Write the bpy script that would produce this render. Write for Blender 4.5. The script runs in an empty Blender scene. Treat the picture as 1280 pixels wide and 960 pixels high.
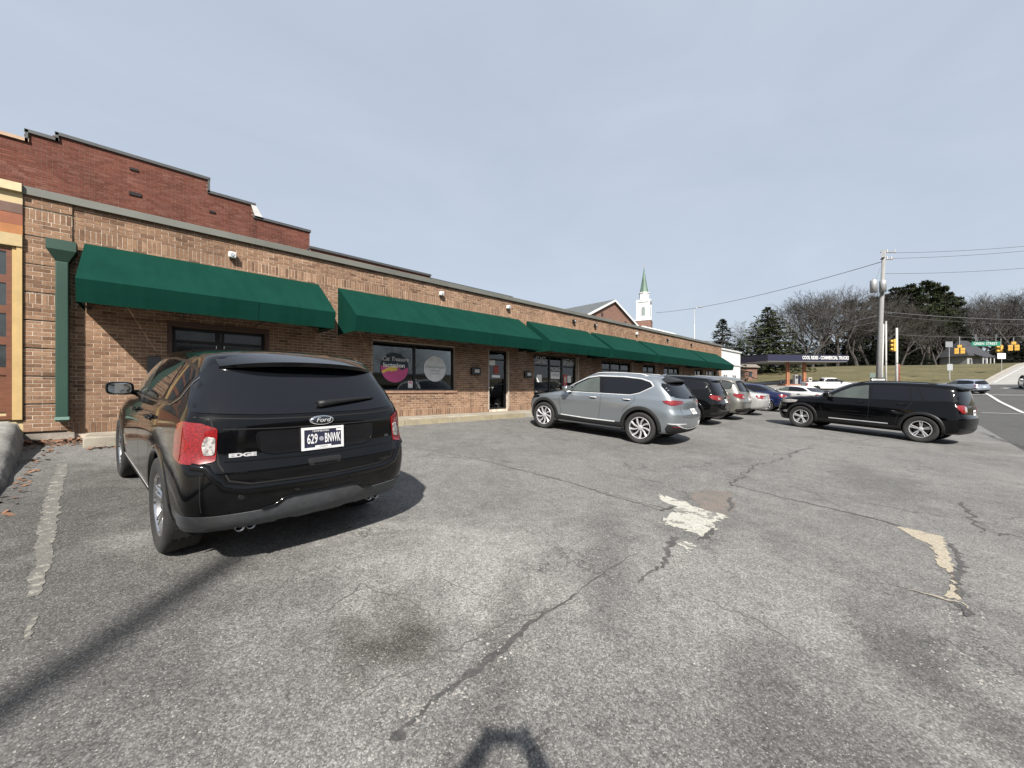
import bpy, bmesh, math, random
from math import radians as RAD, sin, cos, pi, atan2, sqrt
from mathutils import Vector, Matrix, geometry
from mathutils.bvhtree import BVHTree
SC = bpy.context.scene
C = SC.collection
random.seed(7)
# ------------------------------------------------------------------ camera, sky, sun, exposure
EYE = 1.55
TH = math.atan(507/480)
FW = Vector((cos(TH), sin(TH), 0)); RT = Vector((sin(TH), -cos(TH), 0))
cam = bpy.data.cameras.new('camera'); camo = bpy.data.objects.new('camera', cam); C.objects.link(camo)
camo.location = (0, 0, EYE); camo.rotation_euler = (pi/2, 0, TH-pi/2)
cam.sensor_width = 36; cam.lens = 36*480/1280; cam.shift_y = 7/1280
cam.clip_start = .05; cam.clip_end = 3000
SC.camera = camo
SUN_EL, SUN_AZ = RAD(42), RAD(45.5)        # direction in which shadows fall, in the XY plane
SDIR = Vector((cos(SUN_AZ)*cos(SUN_EL), sin(SUN_AZ)*cos(SUN_EL), -sin(SUN_EL)))
w = bpy.data.worlds.new('World'); SC.world = w; w.use_nodes = True
nt = w.node_tree; nt.nodes.clear()
out = nt.nodes.new('ShaderNodeOutputWorld'); bg = nt.nodes.new('ShaderNodeBackground')
sky = nt.nodes.new('ShaderNodeTexSky'); sky.sky_type = 'NISHITA'; sky.sun_disc = False
sky.sun_elevation = SUN_EL
sky.sun_rotation = atan2(-SDIR.x, -SDIR.y)
sky.air_density = 1.2; sky.dust_density = 3.0; sky.ozone_density = 1.5
# thin high cloud veil over the blue, a little streaky
tc = nt.nodes.new('ShaderNodeTexCoord'); mp = nt.nodes.new('ShaderNodeMapping'); mp.inputs['Scale'].default_value = (1.0, 2.2, 4.5)
mp.inputs['Rotation'].default_value = (0, .1, .6)
nz = nt.nodes.new('ShaderNodeTexNoise'); nz.inputs['Scale'].default_value = 1.6; nz.inputs['Detail'].default_value = 6; nz.inputs['Roughness'].default_value = .55
nz.inputs['Distortion'].default_value = .5
rp = nt.nodes.new('ShaderNodeValToRGB'); rp.color_ramp.elements[0].position = .3; rp.color_ramp.elements[1].position = .72
rp.color_ramp.elements[0].color = (2.74, 3.08, 3.60, 1); rp.color_ramp.elements[1].color = (3.04, 3.36, 3.86, 1)
mx = nt.nodes.new('ShaderNodeMixRGB'); mx.inputs[0].default_value = .85
nt.links.new(tc.outputs['Generated'], mp.inputs['Vector']); nt.links.new(mp.outputs[0], nz.inputs['Vector'])
nt.links.new(nz.outputs[0], rp.inputs[0]); nt.links.new(sky.outputs[0], mx.inputs[1]); nt.links.new(rp.outputs[0], mx.inputs[2])
nt.links.new(mx.outputs[0], bg.inputs[0]); bg.inputs[1].default_value = .1
nt.links.new(bg.outputs[0], out.inputs[0])
sl = bpy.data.lights.new('sun', 'SUN'); sl.energy = 5.0; sl.angle = RAD(1.1); sl.color = (1, .95, .88)
so = bpy.data.objects.new('sun', sl); C.objects.link(so); so.location = (-20, -20, 30)
so.rotation_euler = SDIR.to_track_quat('-Z', 'Y').to_euler()
vs = SC.view_settings; vs.view_transform = 'Standard'; vs.look = 'None'; vs.gamma = 1; vs.exposure = 1.0; vs.use_curve_mapping = False
SC.render.engine = 'CYCLES'; SC.cycles.use_denoising = True
try: SC.cycles.denoiser = 'OPENIMAGEDENOISE'
except Exception: pass
SC.cycles.max_bounces = 6; SC.cycles.diffuse_bounces = 2; SC.cycles.transparent_max_bounces = 8; SC.cycles.caustics_reflective = False; SC.cycles.caustics_refractive = False

# ------------------------------------------------------------------ terrain
def interp(t, x):
    if x <= t[0][0]: return t[0][1]
    for (a, b), (c, d) in zip(t, t[1:]):
        if x <= c:
            return b+(d-b)*(x-a)/(c-a)
    return t[-1][1]
BASE = [(-80, 0), (40, 0), (47, .0), (58, .5), (66, 1.05), (70, 1.3), (80, 2.1), (95, 3.9), (115, 6.2), (135, 7.6), (170, 8.4), (300, 9.5)]
LY = [(-60, -.6), (-16, -.3), (-2, -.13), (0, 0), (10.5, .6825), (14, .7), (200, 1.5)]
def hz(x, y):
    f = 1 if x < 45 else max(.55, 1-.45*(x-45)/20)
    return interp(BASE, x)+interp(LY, y)*f
def gpt(px, py, lift=0):
    """point of the lot's plane (z = .065 y) seen at a photo pixel"""
    r = (px-640)/480; v = (487-py)/480
    d = FW+RT*r; k = -v+.065*d.y
    Z = EYE/k
    p = d*Z
    return Vector((p.x, p.y, .065*p.y+lift))
def cpt(px, py, Z):
    """point at depth Z behind a photo pixel"""
    p = (FW+RT*((px-640)/480))*Z
    return Vector((p.x, p.y, EYE+(487-py)/480*Z))

# ------------------------------------------------------------------ materials
MATS = {}
def nodes(m): return m.node_tree.nodes, m.node_tree.links
def mat(name, col, rough=.6, metal=0, var=.12, vs=6, bump=0, bs=60, coat=0, spec=.5, trans=0, emit=0, dirt=None, dscale=2.0, stretch=None):
    if name in MATS: return MATS[name]
    m = bpy.data.materials.new(name); m.use_nodes = True; N, L = nodes(m)
    b = N['Principled BSDF']
    tcn = N.new('ShaderNodeTexCoord'); src = tcn.outputs['Object']
    if stretch:
        mpn = N.new('ShaderNodeMapping'); mpn.inputs['Scale'].default_value = stretch; L.new(src, mpn.inputs[0]); src = mpn.outputs[0]
    n = N.new('ShaderNodeTexNoise'); n.inputs['Scale'].default_value = vs; n.inputs['Detail'].default_value = 5
    L.new(src, n.inputs['Vector'])
    r = N.new('ShaderNodeValToRGB'); r.color_ramp.elements[0].position = .3; r.color_ramp.elements[1].position = .7
    r.color_ramp.elements[0].color = (*[c*(1-var) for c in col], 1); r.color_ramp.elements[1].color = (*[min(1, c*(1+var)) for c in col], 1)
    L.new(n.outputs[0], r.inputs[0]); o = r.outputs[0]
    if dirt:
        n2 = N.new('ShaderNodeTexNoise'); n2.inputs['Scale'].default_value = dscale; n2.inputs['Detail'].default_value = 7; n2.inputs['Roughness'].default_value = .65
        L.new(src, n2.inputs['Vector'])
        r2 = N.new('ShaderNodeValToRGB'); r2.color_ramp.elements[0].position = .48; r2.color_ramp.elements[1].position = .68
        L.new(n2.outputs[0], r2.inputs[0])
        mx = N.new('ShaderNodeMixRGB'); L.new(r2.outputs[0], mx.inputs[0]); L.new(o, mx.inputs[1]); mx.inputs[2].default_value = (*dirt, 1); o = mx.outputs[0]
    L.new(o, b.inputs['Base Color'])
    b.inputs['Roughness'].default_value = rough; b.inputs['Metallic'].default_value = metal
    b.inputs['Coat Weight'].default_value = coat; b.inputs['Coat Roughness'].default_value = .04
    b.inputs['Specular IOR Level'].default_value = spec
    if trans: b.inputs['Transmission Weight'].default_value = trans
    if emit: b.inputs['Emission Color'].default_value = (*col, 1); b.inputs['Emission Strength'].default_value = emit
    if bump:
        n3 = N.new('ShaderNodeTexNoise'); n3.inputs['Scale'].default_value = bs; n3.inputs['Detail'].default_value = 4; L.new(src, n3.inputs['Vector'])
        bp = N.new('ShaderNodeBump'); bp.inputs['Strength'].default_value = bump; bp.inputs['Distance'].default_value = .01
        L.new(n3.outputs[0], bp.inputs['Height']); L.new(bp.outputs[0], b.inputs['Normal'])
    MATS[name] = m
    return m
def glass(name, tint, refl=1.0, rough=.02):
    """window pane: tinted see-through with a mirror-like sheen that grows towards grazing angles"""
    if name in MATS: return MATS[name]
    m = bpy.data.materials.new(name); m.use_nodes = True; N, L = nodes(m); N.clear()
    o = N.new('ShaderNodeOutputMaterial'); t = N.new('ShaderNodeBsdfTransparent'); t.inputs[0].default_value = (*tint, 1)
    g = N.new('ShaderNodeBsdfGlossy'); g.inputs['Roughness'].default_value = rough; g.inputs[0].default_value = (refl, refl, refl, 1)
    f = N.new('ShaderNodeFresnel'); f.inputs[0].default_value = 1.75
    tcn = N.new('ShaderNodeTexCoord'); n = N.new('ShaderNodeTexNoise'); n.inputs['Scale'].default_value = 1.3
    bp = N.new('ShaderNodeBump'); bp.inputs['Strength'].default_value = .03; bp.inputs['Distance'].default_value = .02
    L.new(tcn.outputs['Object'], n.inputs['Vector']); L.new(n.outputs[0], bp.inputs['Height']); L.new(bp.outputs[0], g.inputs['Normal'])
    mx = N.new('ShaderNodeMixShader'); L.new(f.outputs[0], mx.inputs[0]); L.new(t.outputs[0], mx.inputs[1]); L.new(g.outputs[0], mx.inputs[2]); L.new(mx.outputs[0], o.inputs[0])
    MATS[name] = m
    return m
def paint(name, col, metal=.5, rough=.32, dust=.06, cior=1.5):
    """car paint under clear coat, with road dust"""
    if name in MATS: return MATS[name]
    m = bpy.data.materials.new(name); m.use_nodes = True; N, L = nodes(m); b = N['Principled BSDF']
    tcn = N.new('ShaderNodeTexCoord')
    n = N.new('ShaderNodeTexNoise'); n.inputs['Scale'].default_value = 3.5; n.inputs['Detail'].default_value = 8; n.inputs['Roughness'].default_value = .7
    L.new(tcn.outputs['Object'], n.inputs['Vector'])
    r = N.new('ShaderNodeValToRGB'); r.color_ramp.elements[0].position = .45; r.color_ramp.elements[1].position = .8
    r.color_ramp.elements[0].color = (0, 0, 0, 1); r.color_ramp.elements[1].color = (dust, dust, dust, 1)
    L.new(n.outputs[0], r.inputs[0])
    mx = N.new('ShaderNodeMixRGB'); mx.inputs[1].default_value = (*col, 1); mx.inputs[2].default_value = (.22, .20, .18, 1)
    L.new(r.outputs[0], mx.inputs[0]); L.new(mx.outputs[0], b.inputs['Base Color'])
    b.inputs['Metallic'].default_value = metal; b.inputs['Roughness'].default_value = rough
    b.inputs['Coat Weight'].default_value = 1.0; b.inputs['Coat IOR'].default_value = cior; b.inputs['Specular IOR Level'].default_value = 0.0
    r3 = N.new('ShaderNodeMapRange'); r3.inputs[1].default_value = .4; r3.inputs[2].default_value = .85; r3.inputs[3].default_value = .03; r3.inputs[4].default_value = .16
    L.new(n.outputs[0], r3.inputs[0]); L.new(r3.outputs[0], b.inputs['Coat Roughness'])
    MATS[name] = m
    return m

# ------------------------------------------------------------------ object helpers
def obj(name, me, m, parent=None, loc=None):
    o = bpy.data.objects.new(name, me); C.objects.link(o)
    if m is not None:
        ms = m if isinstance(m, (list, tuple)) else [m]
        if not me.materials:
            for k in ms: me.materials.append(k)
    if parent: o.parent = parent
    if loc is not None: o.location = loc
    return o
def thing(name, label, cat, loc=(0, 0, 0), rotz=0, group=None):
    o = bpy.data.objects.new(name, None); C.objects.link(o); o.empty_display_size = .2
    o.location = loc; o.rotation_euler = (0, 0, rotz); o['label'] = label; o['category'] = cat
    if group: o['group'] = group
    return o
def tag(o, label, cat, group=None):
    o['label'] = label; o['category'] = cat
    if group: o['group'] = group
    return o
def struct(o): o['kind'] = 'structure'; return o
def stuff(o): o['kind'] = 'stuff'; return o
class MB:
    """collects faces; build() links them as one mesh object"""
    def __init__(s): s.v = []; s.f = []; s.mi = []; s.att = []
    def add(s, vs, fs, mi=0, a=None):
        b = len(s.v); s.v += [tuple(p) for p in vs]; s.f += [tuple(b+i for i in f) for f in fs]; s.mi += [mi]*len(fs)
        if a is not None: s.att += [a]*len(fs)
        return s
    def box(s, x0, x1, y0, y1, z0, z1, mi=0, a=None, M=None):
        v = [Vector(p) for p in ((x0, y0, z0), (x1, y0, z0), (x1, y1, z0), (x0, y1, z0), (x0, y0, z1), (x1, y0, z1), (x1, y1, z1), (x0, y1, z1))]
        if M is not None: v = [M @ p for p in v]
        return s.add(v, [(0, 3, 2, 1), (4, 5, 6, 7), (0, 1, 5, 4), (1, 2, 6, 5), (2, 3, 7, 6), (3, 0, 4, 7)], mi, a)
    def quad(s, a, b, c, d, mi=0): return s.add([a, b, c, d], [(0, 1, 2, 3)], mi)
    def poly(s, pts, mi=0): return s.add(pts, [tuple(range(len(pts)))], mi)
    def prism(s, pts, d, mi=0):
        """extrude a polygon by the vector d"""
        d = Vector(d); n = len(pts); P = [Vector(p) for p in pts]; Q = [p+d for p in P]
        return s.add(P+Q, [tuple(reversed(range(n))), tuple(range(n, 2*n))]+[(i, (i+1) % n, n+(i+1) % n, n+i) for i in range(n)], mi)
    def tube(s, path, rad, n=8, mi=0, cap=True):
        P = [Vector(p) for p in path]; R = rad if isinstance(rad, (list, tuple)) else [rad]*len(P)
        vs = []; up = None
        for i, p in enumerate(P):
            t = (P[min(i+1, len(P)-1)]-P[max(i-1, 0)])
            if t.length < 1e-9: t = Vector((0, 0, 1))
            t.normalize()
            if up is None: up = t.orthogonal().normalized()
            up = (up-t*up.dot(t))
            up = up.normalized() if up.length > 1e-6 else t.orthogonal().normalized()
            sd = t.cross(up)
            vs += [p+(up*cos(2*pi*k/n)+sd*sin(2*pi*k/n))*R[i] for k in range(n)]
        fs = [(i*n+k, i*n+(k+1) % n, (i+1)*n+(k+1) % n, (i+1)*n+k) for i in range(len(P)-1) for k in range(n)]
        if cap: fs += [tuple(reversed(range(n))), tuple(range((len(P)-1)*n, len(P)*n))]
        return s.add(vs, fs, mi)
    def lathe(s, prof, n=32, axis='z', mi=0, M=None, closed=False):
        """prof: list of (radius, height)"""
        vs = []
        for r, h in prof:
            for k in range(n):
                a = 2*pi*k/n; c, d = r*cos(a), r*sin(a)
                p = Vector((c, d, h)) if axis == 'z' else (Vector((c, h, d)) if axis == 'y' else Vector((h, c, d)))
                vs.append(M @ p if M is not None else p)
        m = len(prof)
        fs = [(i*n+k, i*n+(k+1) % n, ((i+1) % m)*n+(k+1) % n, ((i+1) % m)*n+k) for i in range(m if closed else m-1) for k in range(n)]
        return s.add(vs, fs, mi)
    def mesh(s, name='mesh', smooth=False):
        me = bpy.data.meshes.new(name); me.from_pydata(s.v, [], s.f)
        if any(s.mi): me.polygons.foreach_set('material_index', s.mi)
        if s.att:
            at = me.attributes.new('rnd', 'FLOAT', 'FACE'); at.data.foreach_set('value', s.att)
        if smooth: me.polygons.foreach_set('use_smooth', [True]*len(me.polygons))
        me.update()
        return me
    def build(s, name, m, parent=None, smooth=False, loc=None):
        return obj(name, s.mesh(name, smooth), m, parent, loc)
def smooth_angle(me, deg=35):
    """smooth shading with sharp edges above an angle; also cleans normals"""
    bm = bmesh.new(); bm.from_mesh(me); bmesh.ops.remove_doubles(bm, verts=bm.verts, dist=1e-5); bmesh.ops.recalc_face_normals(bm, faces=bm.faces)
    for f in bm.faces: f.smooth = True
    for e in bm.edges:
        if len(e.link_faces) == 2: e.smooth = e.calc_face_angle(0) < RAD(deg)
    bm.to_mesh(me); bm.free(); me.update()
    return me
def bevel(o, wd=.01, seg=2, ang=30):
    b = o.modifiers.new('bevel', 'BEVEL'); b.width = wd; b.segments = seg; b.limit_method = 'ANGLE'; b.angle_limit = RAD(ang)
    return o
def text(name, s, size, m, parent=None, loc=(0, 0, 0), rot=(0, 0, 0), ext=.002, shear=0, sx=1, align='CENTER', bold=0):
    cu = bpy.data.curves.new(name, 'FONT'); cu.body = s; cu.size = size; cu.align_x = align; cu.align_y = 'CENTER'; cu.extrude = ext; cu.shear = shear; cu.offset = bold
    cu.resolution_u = 3
    t = bpy.data.objects.new(name, cu); C.objects.link(t)
    dg = bpy.context.evaluated_depsgraph_get(); me = bpy.data.meshes.new_from_object(t.evaluated_get(dg))
    bpy.data.objects.remove(t); bpy.data.curves.remove(cu)
    me.name = name; me.materials.clear()
    for v in me.vertices: v.co.x *= sx
    o = obj(name, me, m, parent, loc); o.rotation_euler = rot
    return o
def copy_tree(o, parent=None):
    c = o.copy(); C.objects.link(c); c.parent = parent
    for ch in list(o.children): copy_tree(ch, c)
    return c
FACE_S = (pi/2, 0, 0)        # text standing on a wall that faces -Y
# ------------------------------------------------------------------ ground, lot, streets
def asphalt(name, lo, hi, speck=1.0, stains=(), cracks=True, patchy=1.0):
    m = bpy.data.materials.new(name); m.use_nodes = True; N, L = nodes(m); b = N['Principled BSDF']
    tcn = N.new('ShaderNodeTexCoord'); P = tcn.outputs['Object']
    def noise(sc, det=4, rough=.55, dist=0, vec=None):
        n = N.new('ShaderNodeTexNoise'); n.inputs['Scale'].default_value = sc; n.inputs['Detail'].default_value = det; n.inputs['Roughness'].default_value = rough; n.inputs['Distortion'].default_value = dist
        L.new(vec or P, n.inputs['Vector']); return n.outputs[0]
    def ramp(x, p0, c0, p1, c1):
        r = N.new('ShaderNodeValToRGB'); e = r.color_ramp.elements
        e[0].position = p0; e[1].position = p1; e[0].color = (c0, c0, c0, 1) if not isinstance(c0, tuple) else (*c0, 1); e[1].color = (c1, c1, c1, 1) if not isinstance(c1, tuple) else (*c1, 1)
        L.new(x, r.inputs[0]); return r.outputs[0]
    def mix(f, a, c, mode='MIX'):
        x = N.new('ShaderNodeMixRGB'); x.blend_type = mode
        for i, q in ((0, f), (1, a), (2, c)):
            if hasattr(q, 'is_linked'): L.new(q, x.inputs[i])
            elif isinstance(q, (int, float)): x.inputs[i].default_value = q if i == 0 else (q, q, q, 1)
            else: x.inputs[i].default_value = (*q, 1)
        return x.outputs[0]
    # weathered binder: broad mottling
    col = ramp(noise(.55, 5, .6, .4), .33, lo, .68, hi)
    col = mix(.42*patchy, col, ramp(noise(2.6, 6, .7), .3, tuple(c*.72 for c in lo), .72, tuple(c*1.12 for c in hi)))
    for (x, y, rx, ry, rot, sc, amt) in stains:
        mpn = N.new('ShaderNodeMapping'); mpn.vector_type = 'TEXTURE'; mpn.inputs['Location'].default_value = (x, y, 0); mpn.inputs['Rotation'].default_value = (0, 0, rot); mpn.inputs['Scale'].default_value = (rx, ry, 50)
        L.new(P, mpn.inputs[0])
        ad = N.new('ShaderNodeVectorMath'); ad.operation = 'MULTIPLY_ADD'
        dn2 = N.new('ShaderNodeTexNoise'); dn2.inputs['Scale'].default_value = 2.2; dn2.inputs['Detail'].default_value = 5; L.new(P, dn2.inputs['Vector'])
        L.new(dn2.outputs['Color'], ad.inputs[0]); ad.inputs[1].default_value = (1.7, 1.7, 0); L.new(mpn.outputs[0], ad.inputs[2])
        sb = N.new('ShaderNodeVectorMath'); sb.operation = 'SUBTRACT'; L.new(ad.outputs[0], sb.inputs[0]); sb.inputs[1].default_value = (.85, .85, 0)
        ln = N.new('ShaderNodeVectorMath'); ln.operation = 'LENGTH'; L.new(sb.outputs[0], ln.inputs[0])
        f = ramp(ln.outputs['Value'], .35, amt, 1.1, 0)
        col = mix(f, col, sc)
    # stones showing through, two sizes
    vo = N.new('ShaderNodeTexVoronoi'); vo.inputs['Scale'].default_value = 85; L.new(P, vo.inputs['Vector'])
    sp = N.new('ShaderNodeSeparateColor'); L.new(vo.outputs['Color'], sp.inputs[0])
    v2 = N.new('ShaderNodeTexVoronoi'); v2.inputs['Scale'].default_value = 210; L.new(P, v2.inputs['Vector'])
    s2 = N.new('ShaderNodeSeparateColor'); L.new(v2.outputs['Color'], s2.inputs[0])
    col = mix(.52*speck, col, ramp(sp.outputs[0], 0, .42, 1, 1.62), 'MULTIPLY')
    col = mix(.58*speck, col, ramp(s2.outputs[1], 0, .38, 1, 1.66), 'MULTIPLY')
    col = mix(.4*speck, col, ramp(vo.outputs['Distance'], .0, 1.25, .85, .35), 'MULTIPLY')
    # rough, open texture at every scale
    col = mix(.72*speck, col, ramp(noise(9, 15, .92), .30, .38, .72, 1.7), 'MULTIPLY')
    col = mix(.5*speck, col, ramp(noise(38, 8, .8), .32, .55, .70, 1.5), 'MULTIPLY')
    # a few pale stones
    pale = ramp(s2.outputs[2], .965, 0, .98, 1)
    col = mix(mix(pale, 0, .55), col, (.36, .345, .32))
    # worn tracks and damp-dark zones
    col = mix(ramp(noise(.9, 7, .72, 1.2), .58, 0, .80, .55), col, tuple(c*.45 for c in lo))
    if cracks:
        # fine map cracking, broken up
        dn = N.new('ShaderNodeTexNoise'); dn.inputs['Scale'].default_value = 1.7; dn.inputs['Detail'].default_value = 6; dn.inputs['Roughness'].default_value = .7; L.new(P, dn.inputs['Vector'])
        va = N.new('ShaderNodeVectorMath'); va.operation = 'MULTIPLY_ADD'; L.new(dn.outputs['Color'], va.inputs[0]); va.inputs[1].default_value = (.9, .9, .9); L.new(P, va.inputs[2])
        ve = N.new('ShaderNodeTexVoronoi'); ve.feature = 'DISTANCE_TO_EDGE'; ve.inputs['Scale'].default_value = .42; L.new(va.outputs[0], ve.inputs['Vector'])
        line = ramp(ve.outputs['Distance'], .0, 1, .008, 0)
        brk = ramp(noise(.8, 3), .46, 0, .58, 1)
        col = mix(mix(line, 0, mix(brk, 0, .75)), col, tuple(c*.25 for c in lo))
    L.new(col, b.inputs['Base Color'])
    b.inputs['Roughness'].default_value = .88; b.inputs['Specular IOR Level'].default_value = .3
    bp = N.new('ShaderNodeBump'); bp.inputs['Strength'].default_value = .55; bp.inputs['Distance'].default_value = .006
    hs = mix(.5, ramp(vo.outputs['Distance'], 0, 1, .8, 0), ramp(s2.outputs[1], 0, 0, 1, 1))
    L.new(hs, bp.inputs['Height']); L.new(bp.outputs[0], b.inputs['Normal'])
    MATS[name] = m
    return m
ST = []
p = gpt(478, 785); ST.append((p.x, p.y, .42, .34, .8, (.060, .056, .049), .95))
p = gpt(590, 500+240); ST.append((p.x+.3, p.y, 1.3, .5, .8, (.19, .185, .172), .6))
p = gpt(300, 600); ST.append((p.x, p.y, 1.2, 1.6, 0, (.045, .043, .041), .8))  # darker ground beneath the near black crossover
p = gpt(70, 640); ST.append((p.x, p.y, .9, 2.6, 0, (.062, .060, .057), .85))
p = gpt(140, 760); ST.append((p.x, p.y, .9, 1.2, .6, (.074, .072, .068), .75))
p = gpt(700, 590); ST.append((p.x, p.y, 1.6, 1.5, 0, (.165, .16, .152), .5))
p = gpt(1020, 560); ST.append((p.x, p.y, 4, 2, .2, (.165, .16, .152), .5))
p = gpt(505, 800); ST.append((p.x, p.y, .30, .22, .4, (.058, .055, .049), .75))
p = gpt(1090, 600); ST.append((p.x, p.y, 2.2, .8, .3, (.085, .083, .080), .6))
p = gpt(880, 660); ST.append((p.x, p.y, .8, .5, .3, (.078, .076, .073), .7))
p = gpt(1150, 830); ST.append((p.x, p.y, .7, .35, .5, (.068, .066, .063), .8))
p = gpt(590, 690); ST.append((p.x, p.y, 1.1, 1.5, .7, (.23, .225, .212), .75))
p = gpt(900, 720); ST.append((p.x, p.y, 1.6, 1.0, .4, (.20, .196, .186), .6))
p = gpt(120, 900); ST.append((p.x, p.y, .7, .9, .3, (.070, .068, .065), .7))
p = gpt(1000, 900); ST.append((p.x, p.y, .8, .6, .3, (.075, .073, .070), .7))
p = gpt(760, 700); ST.append((p.x, p.y, 1.5, .25, .62, (.078, .076, .073), .5))
p = gpt(620, 830); ST.append((p.x, p.y, 1.1, .22, .72, (.070, .068, .064), .6))
lotm = asphalt('weathered_asphalt', (.104, .102, .098), (.180, .176, .167), stains=ST)
roadm = asphalt('road_asphalt', (.054, .054, .053), (.072, .0715, .070), speck=.6, cracks=False, patchy=.5)
xroadm = asphalt('cross_street_asphalt', (.11, .108, .104), (.145, .142, .135), speck=.5, cracks=False, patchy=.6)
def sheet(name, xs, yf, m, lift, ny=8):
    """strip of ground along X between the edges yf(x) = (y0, y1), lying on the terrain"""
    mb = MB(); n = ny+1
    for x in xs:
        a, b_ = yf(x)
        for j in range(n):
            y = a+(b_-a)*j/ny
            mb.v.append((x, y, hz(x, y)+lift))
    for i in range(len(xs)-1):
        for j in range(ny):
            mb.f.append((i*n+j, (i+1)*n+j, (i+1)*n+j+1, i*n+j+1)); mb.mi.append(0)
    return struct(mb.build(name, m, smooth=True))
def frange(a, b, s): return [a+s*i for i in range(int(round((b-a)/s))+1)]
# grass terrain
gm = bpy.data.materials.new('winter_grass'); gm.use_nodes = True; N, L = nodes(gm); b = N['Principled BSDF']
tcn = N.new('ShaderNodeTexCoord')
n1 = N.new('ShaderNodeTexNoise'); n1.inputs['Scale'].default_value = .2; n1.inputs['Detail'].default_value = 8; n1.inputs['Roughness'].default_value = .7; L.new(tcn.outputs['Object'], n1.inputs['Vector'])
r1 = N.new('ShaderNodeValToRGB'); e = r1.color_ramp.elements; e[0].position = .32; e[0].color = (.042, .038, .010, 1); e[1].position = .68; e[1].color = (.105, .084, .034, 1)
k = e.new(.5); k.color = (.068, .058, .019, 1)
n2 = N.new('ShaderNodeTexNoise'); n2.inputs['Scale'].default_value = 2.5; n2.inputs['Detail'].default_value = 6; L.new(tcn.outputs['Object'], n2.inputs['Vector'])
m2 = N.new('ShaderNodeMixRGB'); m2.blend_type = 'OVERLAY'; m2.inputs[0].default_value = .85
L.new(n1.outputs[0], r1.inputs[0]); L.new(r1.outputs[0], m2.inputs[1]); L.new(n2.outputs[0], m2.inputs[2]); L.new(m2.outputs[0], b.inputs['Base Color']); b.inputs['Roughness'].default_value = .95
xs = [-900, -300, -120]+frange(-60, 180, 2)+[200, 240, 300, 500, 900, 1600]
ys = [-900, -300, -120]+frange(-60, 100, 2)+[130, 200, 400, 900]
mb = MB(); n = len(ys)
for x in xs:
    for y in ys: mb.v.append((x, y, hz(x, y)-.08-(0 if x < 45 else .06)))
for i in range(len(xs)-1):
    for j in range(n-1): mb.f.append((i*n+j, (i+1)*n+j, (i+1)*n+j+1, i*n+j+1)); mb.mi.append(0)
struct(mb.build('ground', gm, smooth=True))
sheet('parking_lot', frange(-10, 46, 1), lambda x: (-2, 10.2), lotm, 0, 12).location.z = 0
sheet('road', frange(-60, 66, 2), lambda x: (-24, -1.98), roadm, -.012, 11)
# street climbing the hill beyond the crossing, bending right
EDG = [(64, -2.2), (70, -4.6), (82, -6.2), (105, -10.8), (125, -15), (170, -26)]
sheet('hill_road', frange(66, 82, 2), lambda x: (-26, interp(EDG, x)), roadm, -.006, 10)
cm = mat('concrete_pavement', (.24, .235, .22), .9, var=.1, vs=.6, bump=.3, bs=40)
sheet('concrete_road', frange(82, 170, 2), lambda x: (interp(EDG, x)-16, interp(EDG, x)), cm, -.004, 8)
sheet('cross_street', frange(50, 66, 2), lambda x: (-2.4, 70), xroadm, .004, 36)
sheet('station_forecourt', frange(66, 84, 2), lambda x: (interp(EDG, x)+.4, 60), mat('forecourt_concrete', (.17, .163, .15), .9, var=.15, vs=.5), .004, 30)
# painted road lines
wp = mat('road_paint', (.42, .42, .41), .75, var=.15, vs=12, dirt=(.25, .25, .25), dscale=9)
def line(pts, wd, name='road_marking', m=wp, lift=.012, step=.7):
    P = [Vector((x, y, 0)) for x, y in pts]; q = [P[0]]
    for a, c in zip(P, P[1:]):
        k = max(1, int((c-a).length/step)); q += [a+(c-a)*i/k for i in range(1, k+1)]
    mb = MB()
    for i, c in enumerate(q):
        t = (q[min(i+1, len(q)-1)]-q[max(i-1, 0)]).normalized(); s = Vector((-t.y, t.x, 0))*wd/2
        for e_ in (c+s, c-s): mb.v.append((e_.x, e_.y, hz(e_.x, e_.y)+lift))
    for i in range(len(q)-1): mb.f.append((2*i, 2*i+1, 2*i+3, 2*i+2)); mb.mi.append(0)
    return struct(mb.build(name, m))
line([(34, -5.35), (68.5, -5.3)], .24, lift=.03)
line([(66.0, -2.6), (66.4, -24)], .42, lift=.03)
line([(72.5, -9.0), (80.5, -9.8)], .26, lift=.035)
line([(58, -2.35), (63, -2.3)], .3, lift=.03)
line([(44, -3.2), (44, -5.2)], .45, lift=.03)
line([(76, -7.2), (78.4, -8.9)], .5, lift=.035)
line([(84, -7.2), (125, -15.8)], .16, lift=.03)
# kerb along the hill grass
kb = mat('kerb_concrete', (.26, .24, .21), .85, var=.15, vs=3, bump=.4, bs=30, dirt=(.22, .2, .17), dscale=1.2)
mb = MB(); q = [(x, interp(EDG, x)+.05) for x in frange(71, 150, 2)]
for (a, c), (d, e_) in zip(q, q[1:]):
    z0, z1 = hz(a, c), hz(d, e_)
    P = [(a, c, z0-.2), (a, c+.45, z0-.2), (a, c+.45, z0+.16), (a, c, z0+.16)]; Q = [(d, e_, z1-.2), (d, e_+.45, z1-.2), (d, e_+.45, z1+.16), (d, e_, z1+.16)]
    mb.add(P+Q, [(0, 4, 7, 3), (3, 7, 6, 2), (2, 6, 5, 1)])
struct(mb.build('kerb', kb))

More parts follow.
